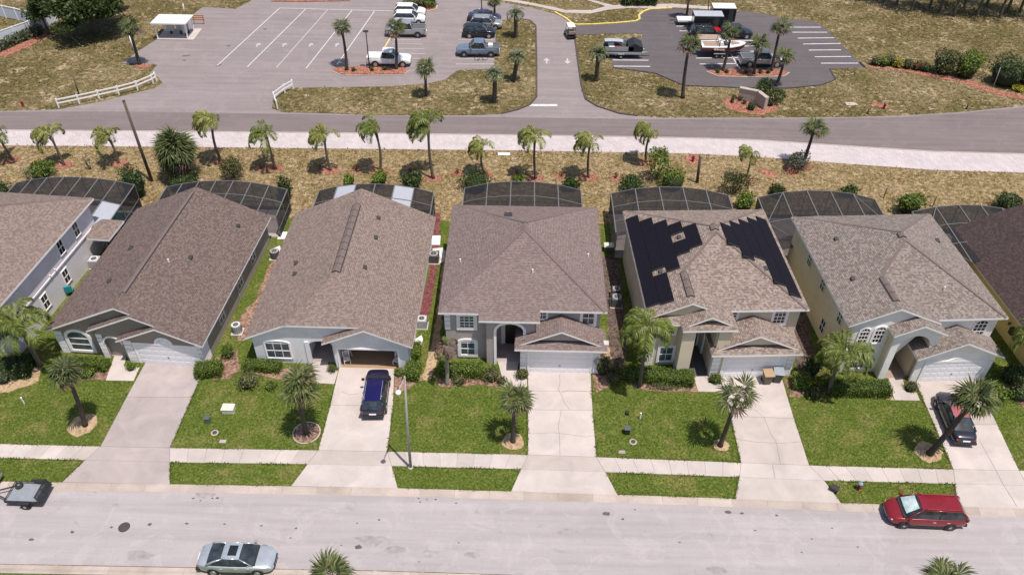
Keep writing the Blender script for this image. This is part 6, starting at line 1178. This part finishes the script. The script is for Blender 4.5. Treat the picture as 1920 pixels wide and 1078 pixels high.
# ---------------------------------------------------------------- street furniture, small things
def pole(b, t, label, mt, r0, r1, name='utility_pole', cat='pole'):
    B = g(*b); T = at(*t, B.y); o = thing(name, label, cat, (B.x, B.y, 0)); MB().tube([(0, 0, -.2), ((T.x-B.x)*.5, 0, T.z*.5), (T.x-B.x, 0, T.z)], [r0, (r0+r1)/2, r1], 10).build('shaft', mt, o, smooth=True); return o, Vector((T.x-B.x, 0, T.z))
o, _ = pole((285, 340), (232, 190), 'leaning wooden utility pole behind the pool cages', 'wood_pole', .17, .13); MB().lathe([(.14, 0), (.14, .06)], 10, (_.x, 0, _.z)).build('cap', 'dark_metal', o)
pole((149, 181), (137, 143), 'short wooden post in the left field', 'wood_pole', .09, .08, 'wooden_post', 'post'); pole((346, 28), (343, 8), 'pale post behind the white shelter', 'util_cream', .12, .1, 'pale_post', 'post'); pole((251, 95), (242, 67), 'white marker pole beside the left fan palm', 'white_trim', .07, .06, 'marker_pole', 'pole')
o, T = pole((693, 130), (686, 60), 'dark parking lot lamp post beside the white pickup', 'dark_metal', .09, .06, 'lamp_post', 'lamp post'); bevel(MB().box(T.x-.35, T.x+.3, -.2, .2, T.z-.02, T.z+.14).build('lamp_head', 'dark_metal', o), .03)
o, T = pole((904, 28), (902, -12), 'dark lamp post at the top of the parked car row', 'dark_metal', .09, .06, 'lamp_post', 'lamp post'); bevel(MB().box(T.x-.35, T.x+.3, -.2, .2, T.z-.02, T.z+.14).build('lamp_head', 'dark_metal', o), .03)
o, T = pole((1327, 34), (1330, -14), 'thin pole beside the white-roofed cargo trailer', 'dark_metal', .07, .05, 'lamp_post', 'lamp post'); bevel(MB().box(T.x-.3, T.x+.3, -.2, .2, T.z, T.z+.14).build('lamp_head', 'dark_metal', o), .03)
# street lamp on the verge: pole, arm over the street, round head
B = g(770, 878); t = thing('street_lamp', 'tall grey street lamp beside the blue car driveway', 'street lamp', (B.x, B.y, .04)); hz = 9.5
MB().tube([(0, 0, -.3), (.12, 0, hz*.5), (.32, 0, hz)], [.11, .09, .06], 12).build('pole', 'galv', t, smooth=True); MB().tube([(.32, 0, hz-.1), (.28, -.45, hz+.1), (.15, -1.35, hz+.2)], [.045, .04, .035], 8).build('arm', 'galv', t, smooth=True)
hd = MB().lathe([(.05, .1), (.15, .05), (.19, -.02), (.16, -.08), (.05, -.16)], 14, (.12, -1.5, hz+.17)).build('lamp_head', 'white_trim', t, smooth=True); MB().lathe([(.15, -.12), (.04, -.24)], 12, (.12, -1.5, hz+.15)).build('lens', 'white_glass', hd); MB().lathe([(.2, 0), (.2, .12), (.14, .16)], 12).build('base_collar', 'galv', t)
# fences
def railfence(px, label, h=1.15):
    P = pxs(px); t = thing('rail_fence', label, 'fence', (P[0].x, P[0].y, 0)); Q = resample(P, 2.3)+[P[-1]]; o = P[0]
    for p in Q: MB().box(p.x-o.x-.07, p.x-o.x+.07, p.y-o.y-.07, p.y-o.y+.07, 0, h+.1).build('post', 'white_trim', t)
    for a, b in zip(Q, Q[1:]):
        for z in (h-.05, h*.55): MB().bar((a.x-o.x, a.y-o.y, z), (b.x-o.x, b.y-o.y, z), .05, .16).build('rail', 'white_trim', t)
railfence([(111, 203), (150, 195), (195, 185), (245, 174), (278, 163), (294, 153)], 'long white rail fence left of the lot entrance'); railfence([(521, 206), (514, 194), (516, 188), (530, 178), (550, 167)], 'short curved white rail fence on the grass island tip')
def vinyl(px, label, h=1.8):
    P = pxs(px); t = thing('vinyl_fence', label, 'fence', (P[0].x, P[0].y, 0)); Q = resample(P, 2.4)+[P[-1]]; o = P[0]
    for p in Q: MB().box(p.x-o.x-.07, p.x-o.x+.07, p.y-o.y-.07, p.y-o.y+.07, 0, h+.12).build('post', 'white_trim', t)
    for a, b in zip(Q, Q[1:]):
        if (b-a).length < .2: continue
        pn = MB().bar((a.x-o.x, a.y-o.y, h/2+.05), (b.x-o.x, b.y-o.y, h/2+.05), .04, h-.1).build('panel', 'vinyl', t); MB().bar((a.x-o.x, a.y-o.y, h+.02), (b.x-o.x, b.y-o.y, h+.02), .1, .09).build('rail', 'white_trim', pn)
vinyl([(-60, 22), (0, 32), (30, 38), (68, 47), (72, 46)], 'white vinyl privacy fence running across the top left'); vinyl([(-30, 98), (0, 86), (64, 63), (95, 49), (112, 36)], 'white vinyl privacy fence along the pale green planting')
c = g(20, 0); t = thing('far_house', 'corner of a far white house behind the fence', 'house', (c.x-5, c.y+4, 0)); MB().box(-6, 6, -3, 6, 0, 3).build('wall', 'wall_white', t); mb = MB(); hip(mb, -6.4, 6.4, -3.4, 6.4, 3.1); roofparts(t, mb, 'shingle_light')
# shelter with mailboxes
c = g(322, 75); A_ = g(297, 74); B2 = g(352, 76); t = thing('mail_shelter', 'white-roofed open shelter over the mailboxes', 'shelter', ((A_.x+B2.x)/2, A_.y, .02)); w = (B2.x-A_.x)/2; D = 2.7
MB().box(-w-.1, w+.9, -.3, D+.8, 0, .12).build('slab', 'concrete', t); MB().convex((-w-.35, w+.35, -.4, D+.3, 2.25, 2.6), [(0, .03, 1, 2.42)]).build('roof', 'metal_roof', t)
for x in (-w, w):
    for y in (0, D): MB().box(x-.07, x+.07, y-.07, y+.07, .12, 2.27).build('post', 'white_trim', t)
for k, (x, y, wd) in enumerate(((-w*.35, D*.6, 1.0), (w*.3, D*.6, .9), (w*.75, D*.35, .5), (w*.75, D*.75, .5))):
    q = thing('mailbox_cluster', 'grey mailbox cluster under the white shelter, %s from the left' % ('first', 'second', 'third', 'fourth')[k], 'mailboxes', ((A_.x+B2.x)/2+x, A_.y+y, .14), 0, 'mailbox clusters'); MB().box(-.12, .12, -.12, .12, 0, .5).build('pedestal', 'dark_metal', q); bevel(MB().box(-wd/2, wd/2, -.22, .22, .5, 1.55).build('cabinet', 'ac_dark' if k in (1,) else 'wall_white', q), .02)
    for i in range(2):
        for j in range(4): MB().box(-wd/2+.05+i*(wd/2-.02), -.04+i*(wd/2-.02), -.235, -.22, .56+j*.24, .77+j*.24).build('door', 'grey_metal', q)
c = g(374, 46); t = thing('orange_barrier', 'orange slatted barricade behind the shelter', 'barricade', (c.x, c.y, .1)); 
for x in (-.7, .7): MB().bar((x, 0, 0), (x, .1, 1.2), .08).build('leg', 'orange', t)
for z in (.5, .8, 1.1): MB().box(-.9, .9, -.05, 0, z, z+.16).build('board', 'orange', t)
# stone sign wall
a = g(1383, 186); b = g(1418, 193); c2 = g(1434, 206); t = thing('sign_wall', 'angled tan stone sign wall on red mulch', 'sign wall', (b.x, b.y, 0))
for p, q in ((a, b), (b, c2)): MB().bar((p.x-b.x, p.y-b.y, .75), (q.x-b.x, q.y-b.y, .75), .4, 1.5).build('wall_panel', 'sign_stone', t)
for p, q in ((a, b), (b, c2)): MB().bar((p.x-b.x, p.y-b.y, 1.55), (q.x-b.x, q.y-b.y, 1.55), .52, .12).build('coping', 'kerb_concrete', t)
# small yard items
def box_thing(name, label, cat, px, w, d, h, mt, z=.04, lid=None, rz=0, group=None, bv=.02):
    c = g(*px); t = thing(name, label, cat, (c.x, c.y, z), rz, group); bevel(MB().box(-w/2, w/2, -d/2, d/2, 0, h).build('body', mt, t), bv)
    if lid: bevel(MB().box(-w/2-.03, w/2+.03, -d/2-.03, d/2+.03, h+.001, h+.06).build('lid', lid, t), .02)
    return t
box_thing('utility_cabinet', 'cream utility cabinet on the blue-grey house lawn', 'cabinet', (430, 771), .9, .65, .42, 'util_cream', lid='util_cream'); box_thing('cable_box', 'small dark green cable box on the blue-grey house lawn', 'utility box', (391, 792), .35, .35, .5, 'util_green', lid='ac_dark'); box_thing('cable_box', 'dark cable box on the sand-coloured house lawn', 'utility box', (1175, 812), .4, .4, .55, 'black_plastic', lid='ac_dark'); box_thing('meter_cover', 'pale meter cover in the blue-grey house lawn', 'cover', (418, 828), .5, .3, .04, 'concrete_grey'); box_thing('meter_cover', 'pale meter cover in the sand-coloured house lawn', 'cover', (1166, 848), .5, .3, .04, 'concrete_grey')
box_thing('valve_box', 'small dark valve box above the dark cable box', 'utility box', (1176, 777), .25, .25, .3, 'black_plastic'); box_thing('equipment_box', 'black box with pale handle at the verge corner', 'box', (1563, 920), .5, .4, .35, 'black_plastic', lid='vent_black', rz=R(-35)); box_thing('path_sign', 'small white plate in the grass at the path edge', 'plate', (945, 290), 1.3, .5, .06, 'white_trim'); box_thing('irrigation_box', 'tan framed irrigation cover in the right field', 'cover', (1596, 196), 1.4, .8, .05, 'sign_stone')
for px, lab in (((46, 757), 'white stub pipe on the taupe house lawn'), ((1200, 786), 'white stub pipe on the sand-coloured house lawn')):
    c = g(*px); t = thing('stub_pipe', lab, 'pipe', (c.x, c.y, .03)); MB().lathe([(.05, 0), (.05, .62), (.06, .62), (.06, .7)], 10).build('pipe', 'white_trim', t)
for px, lab in (((403, 812), 'round drain cover on the blue-grey house lawn'), ((1187, 829), 'round drain cover in bare soil on the sand-coloured house lawn')):
    c = g(*px); t = thing('drain_cover', lab, 'drain cover', (c.x, c.y, .04)); MB().lathe([(.28, 0), (.28, .03), (.2, .035)], 16).build('ring', 'sign_stone', t); MB().lathe([(.18, .02), (.18, .05)], 16).build('lid', 'manhole', t)
c = g(233, 988); t = thing('manhole_cover', 'dark round manhole cover in the street', 'manhole', (c.x, c.y, .013)); MB().lathe([(.38, 0), (.38, .012), (.36, .014)], 28).build('frame_ring', 'dark_metal', t); MB().lathe([(.33, 0), (.33, .016), (.3, .02)], 28).build('lid', 'manhole', t)
def hydrant(px, label, topm, bm='hydrant_red'):
    c = g(*px); t = thing('fire_hydrant', label, 'hydrant', (c.x, c.y, .04)); MB().lathe([(.17, 0), (.17, .05), (.12, .07), (.12, .5), (.15, .52), (.15, .56)], 14).build('barrel', bm, t, smooth=False); MB().lathe([(.16, .56), (.17, .6), (.13, .7), (.05, .76), (.04, .82)], 14).build('bonnet', topm, t)
    for s, ax in ((-1, 'x'), (1, 'x'), (-1, 'y')): m = MB(); m.lathe([(.07, .1*s), (.07, .22*s)], 10, (0, 0, .38), axis=ax); m.build('outlet', bm, t)
hydrant((1609, 917), 'red fire hydrant with pale blue top on the right verge', 'hydrant_blue'); hydrant((1299, 303), 'red fire hydrant on mulch beside the paver path', 'hydrant_red'); hydrant((44, 200), 'dark red hydrant near the left end of the far road', 'hydrant_red'); hydrant((1657, 204), 'red hydrant in the right field', 'hydrant_red')
pole((1307, 343), (1313, 294), 'bare dead palm trunk on mulch behind the solar house', 'trunk_dark', .17, .13, 'dead_trunk', 'tree trunk'); pole((1656, 372), (1664, 352), 'short wooden stake left of the round green shrub', 'wood_pole', .06, .05, 'wooden_stake', 'stake'); pole((1748, 388), (1757, 368), 'short wooden stake right of the round green shrub', 'wood_pole', .06, .05, 'wooden_stake', 'stake'); pole((1626, 214), (1630, 203), 'short dark stake by the far road bend', 'wood_pole', .1, .09, 'wooden_stake', 'stake'); pole((1812, 205), (1817, 193), 'short dark stake right of the red hydrant', 'wood_pole', .1, .09, 'wooden_stake', 'stake'); pole((1862, 165), (1876, 127), 'thin pale pole before the large dark shrub', 'galv', .05, .04, 'thin_pole', 'pole')
# wheelie bins
for px, lab, bm, lm, rz in (((1436, 718), 'brown-lidded wheelie bin in front of the garage', 'bin_brown', 'bin_lid', .1), ((1455, 715), 'grey-lidded wheelie bin in front of the garage', 'bin_grey', 'lid_grey', -.1)):
    c = g(*px); t = thing('wheelie_bin', lab, 'bin', (c.x, c.y, .08), rz, 'bins at the sand-coloured house'); m = MB(); b0, b1 = .27, .36; m.add([(-b0, -b0, .05), (b0, -b0, .05), (b0, b0, .05), (-b0, b0, .05), (-b1, -b1, 1.05), (b1, -b1, 1.05), (b1, b1, 1.05), (-b1, b1, 1.05)], [(3, 2, 1, 0), (4, 5, 6, 7), (0, 1, 5, 4), (1, 2, 6, 5), (2, 3, 7, 6), (3, 0, 4, 7)]); bevel(m.build('body', bm, t), .04)
    m = MB(); m.convex((-.4, .4, -.42, .42, 1.055, 1.16), [(0, -.15, 1, 1.13)]); bevel(m.build('lid', lm, t), .03); MB().tube([(-.3, .45, 1.02), (.3, .45, 1.02)], .025, 6).build('handle', bm, t)
    for s in (-1, 1): m = MB(); m.lathe([(.12, -.03), (.12, .03)], 12, (s*.3, .3, .12), axis='x'); m.build('wheel', 'tyre', t)
# air conditioners and side yard things
def aircon(px, label, rnd_=True, w=.8, h=.85, mt='ac_grey'):
    c = g(*px); t = thing('air_conditioner', label, 'air conditioner', (c.x, c.y, .05), 0, 'air conditioners in the side yards'); MB().box(-w*.6, w*.6, -w*.6, w*.6, 0, .06).build('pad', 'concrete', t)
    if rnd_: MB().lathe([(w*.5, .06), (w*.5, h)], 20).build('casing', mt, t)
    else: bevel(MB().box(-w/2, w/2, -w/2, w/2, .06, h).build('casing', mt, t), .03)
    q = MB(); q.lathe([(w*.42, h+.002), (w*.42, h+.03), (w*.3, h+.035), (w*.3, h+.01)], 20); q.build('fan_ring', 'wall_white' if mt != 'ac_dark' else 'ac_grey', t); q = MB(); q.lathe([(w*.29, h+.003), (w*.29, h+.012)], 20); f = q.build('fan_opening', 'vent_black', t)
    for k in range(4): a = k*math.pi/2; MB().bar((0, 0, h+.03), (w*.38*math.cos(a), w*.38*math.sin(a), h+.03), .03, .015).build('guard_bar', 'ac_grey', t)
    for k in range(16):
        a = k*math.pi/8
        if rnd_: MB().bar((w*.505*math.cos(a), w*.505*math.sin(a), .12), (w*.505*math.cos(a), w*.505*math.sin(a), h-.08), .03, .03).build('louver', 'ac_dark', t)
aircon((446, 623), 'round grey air conditioner by the taupe house front corner'); aircon((517, 484), 'dark air conditioner halfway along the taupe house', True, .85, .8, 'ac_dark'); aircon((792, 612), 'square grey air conditioner beside the blue-grey house front', False, .85, .9, 'ac_grey'); aircon((814, 490), 'dark square air conditioner beside white stones at the blue-grey house', False, .95, .9, 'ac_dark'); aircon((1155, 572), 'dark air conditioner in the shaded side yard, nearer one', False, .9, .95, 'ac_dark'); aircon((1154, 556), 'dark air conditioner in the shaded side yard, farther one', False, .75, .9, 'ac_dark'); aircon((182, 500), 'grey air conditioner against the lilac-white house', False, .9, .9, 'ac_grey')
for px, mt in (([(527, 436), (545, 436), (536, 449), (520, 449)], 'white_trim'), ([(806, 443), (826, 443), (825, 460), (803, 460)], 'white_trim'), ([(1133, 463), (1150, 463), (1150, 472), (1133, 472)], 'concrete')): struct(sheet('paving_pad', pxs(px), .07, mt, th=.05))
bed([(505, 470), (525, 462), (528, 480), (520, 492), (508, 490)], 'white_stone', .06, 'stone_patch', .1); bed([(812, 468), (832, 465), (832, 492), (815, 497)], 'white_stone', .06, 'stone_patch', .1); bed([(775, 640), (790, 628), (792, 645), (778, 650)], 'white_stone', .06, 'stone_patch', .1)
box_thing('pool_equipment', 'white pool equipment cover beside the sand-coloured house', 'pool equipment', (1141, 470), .9, .7, .6, 'ac_dark', lid='util_cream')
c = g(134, 552); t = thing('garden_chair', 'teal garden chair beside the lilac-white house', 'chair', (c.x, c.y, .05), R(200)); bevel(MB().box(-.3, .3, -.3, .3, .4, .46).build('seat', 'teal', t), .02); m = MB(); m.convex((-.3, .3, .22, .36, .47, 1.1), []); bevel(m.build('backrest', 'teal', t), .02)
for x in (-.26, .26):
    for y in (-.26, .26): MB().box(x-.03, x+.03, y-.03, y+.03, 0, .4).build('leg', 'teal', t)
# white metal chairs inside the open garage
for k, (x, y) in enumerate(((-14.05, 45.75), (-14.1, 46.6), (-10.0, 45.75), (-9.95, 46.6))):
    t = thing('patio_chair', 'white metal chair inside the open garage, %s side %s' % (('left', 'left', 'right', 'right')[k], ('front', 'back', 'front', 'back')[k]), 'chair', (x, y, .1), R(20*(1 if k < 2 else -1)), 'white chairs in the open garage'); MB().box(-.25, .25, -.25, .25, .42, .45).build('seat', 'white_trim', t)
    for xx in (-.24, .24):
        for yy in (-.24, .24): MB().bar((xx, yy, 0), (xx, yy, .42 if yy < 0 else 1.1), .04).build('leg', 'white_trim', t)
    for i in range(5): MB().bar((-.2+i*.1, .24, .5), (-.2+i*.1, .24, 1.05), .03).build('back_slat', 'white_trim', t)
    MB().bar((-.24, .24, 1.08), (.24, .24, 1.08), .05).build('top_rail', 'white_trim', t)
# playground corner at the top
c = g(1118, 2); t = thing('playground', 'red and blue playground equipment at the top edge', 'playground', (c.x, c.y+2, .02)); MB().box(-2.5, 2.5, -1, 2, .0, .06).build('rubber_mat', 'playblue', t)
for x in (-1.5, 1.2):
    for y in (-.6, .8): MB().tube([(x, y, 0), (x, y, 2.6)], .07, 8).build('post', 'playblue', t)
MB().box(-1.5, 1.2, -.6, .8, 1.2, 1.3).build('platform', 'hydrant_red', t); MB().patch((1.2, -.4, 1.25), (3.2, -.4, .2), (3.2, .3, .2), (1.2, .3, 1.25), 5, 2, (0, 0, -.15)).build('slide', 'paint_bright_red', t); mb = MB(); mb.convex((-1.8, 1.5, -.9, 1.1, 2.6, 3.6), [(.6, 0, 1, 3.5), (-.6, 0, 1, 3.6)]); mb.build('roof', 'hydrant_red', t)
# ---------------------------------------------------------------- grass blades
import numpy as np
nr = np.random.RandomState(4)
def inside(P, poly):
    q = np.array(poly); lo, hi = q.min(0), q.max(0); idx = np.where(((P >= lo) & (P <= hi)).all(1))[0]; r = np.zeros(len(P), bool)
    if len(idx) == 0: return r
    x, y = P[idx, 0], P[idx, 1]; c = np.zeros(len(idx), bool)
    for (x0, y0), (x1, y1) in zip(poly, poly[1:]+poly[:1]):
        if y0 == y1: continue
        c ^= ((y0 > y) != (y1 > y)) & (x < (x1-x0)*(y-y0)/(y1-y0)+x0)
    r[idx] = c; return r
def blades(name, label, P, z, L, w, mt):
    n = len(P); az = nr.uniform(0, 6.283, n); ln = L*nr.uniform(.6, 1.4, n); wd = w*nr.uniform(.7, 1.3, n); up = nr.uniform(.25, .9, n)
    d = np.stack([np.cos(az)*np.sqrt(1-up**2), np.sin(az)*np.sqrt(1-up**2), up], 1)*ln[:, None]; s = np.stack([-np.sin(az), np.cos(az), np.zeros(n)], 1)*wd[:, None]/2
    b = np.concatenate([P, np.full((n, 1), z)], 1); V = np.stack([b, b+d*.5+s, b+d, b+d*.5-s], 1).reshape(-1, 3)
    me = bpy.data.meshes.new(name); me.vertices.add(4*n); me.loops.add(4*n); me.polygons.add(n)
    me.vertices.foreach_set('co', V.ravel()); me.loops.foreach_set('vertex_index', np.arange(4*n)); me.polygons.foreach_set('loop_start', np.arange(0, 4*n, 4)); me.polygons.foreach_set('loop_total', np.full(n, 4)); me.update(); me.validate()
    me.materials.append(M[mt]); return tag(put(name, me), label, 'grass', kind='stuff')
def free(P):
    r = np.ones(len(P), bool)
    for q in BLK: r &= ~inside(P, q)
    return P[r]
P = np.stack([nr.uniform(-46, 48, 115000), nr.uniform(32, 47, 115000)], 1); P = P[inside(P, [(p.x, p.y) for p in KB]+[(110, 60), (-110, 60)])]
P2 = np.stack([nr.uniform(-46, 48, 30000), nr.uniform(47, 65.5, 30000)], 1)
blades('lawn_grass', 'short green lawn grass of the front and side yards', free(np.concatenate([P, P2])), .03, .10, .055, 'lawn_blade')
P = np.stack([nr.uniform(-62, 62, 24000), nr.uniform(65.7, 79, 24000)], 1); blades('strip_grass', 'straw-coloured grass of the strip behind the houses', free(P), .01, .2, .12, 'strip_blade')
P = np.stack([nr.uniform(-88, 88, 46000), nr.uniform(78, 132, 46000)], 1); isl = inside(P, [(p.x, p.y) for p in pxs(ISL)])
blades('field_grass', 'dry tufted grass of the far fields', free(P[~isl]), -.01, .26, .17, 'dry_blade'); blades('island_grass', 'dry tufted grass of the drive island', P[isl], .07, .26, .17, 'dry_blade')
# ragged turf creeping over the concrete edges
def isfree(P):
    r = np.ones(len(P), bool)
    for q in BLK: r &= ~inside(P, q)
    return r
pts = []
for ed in EDGES:
    for p, q in zip(ed, ed[1:]):
        L = (q-p).length; d = (q-p)/max(L, .01); k = int(min(L, 120)/.022); t = nr.uniform(0, 1, k)[:, None]
        P = np.array([p.x, p.y])+t*np.array([(q-p).x, (q-p).y]); n = np.array([-d.y, d.x]); P = P+nr.normal(0, .012, (k, 1))*n
        P = P[(np.abs(P[:, 0]) < 48) & (P[:, 1] < 44.5)]; a, b = isfree(P+n*.12), isfree(P-n*.12)
        if ed is KB: pts.append(P[a]+n*.02)
        else: pts += [P[a & ~b]+n*.025, P[b & ~a]-n*.025]
P = np.concatenate(pts); keep = nr.uniform(0, 1, len(P)) < .45+.55*np.sin(P[:, 0]*1.7+np.sin(P[:, 1]*2.3))
blades('edge_grass', 'ragged grass creeping over the concrete edges', P[keep], .04, .15, .06, 'lawn_blade')
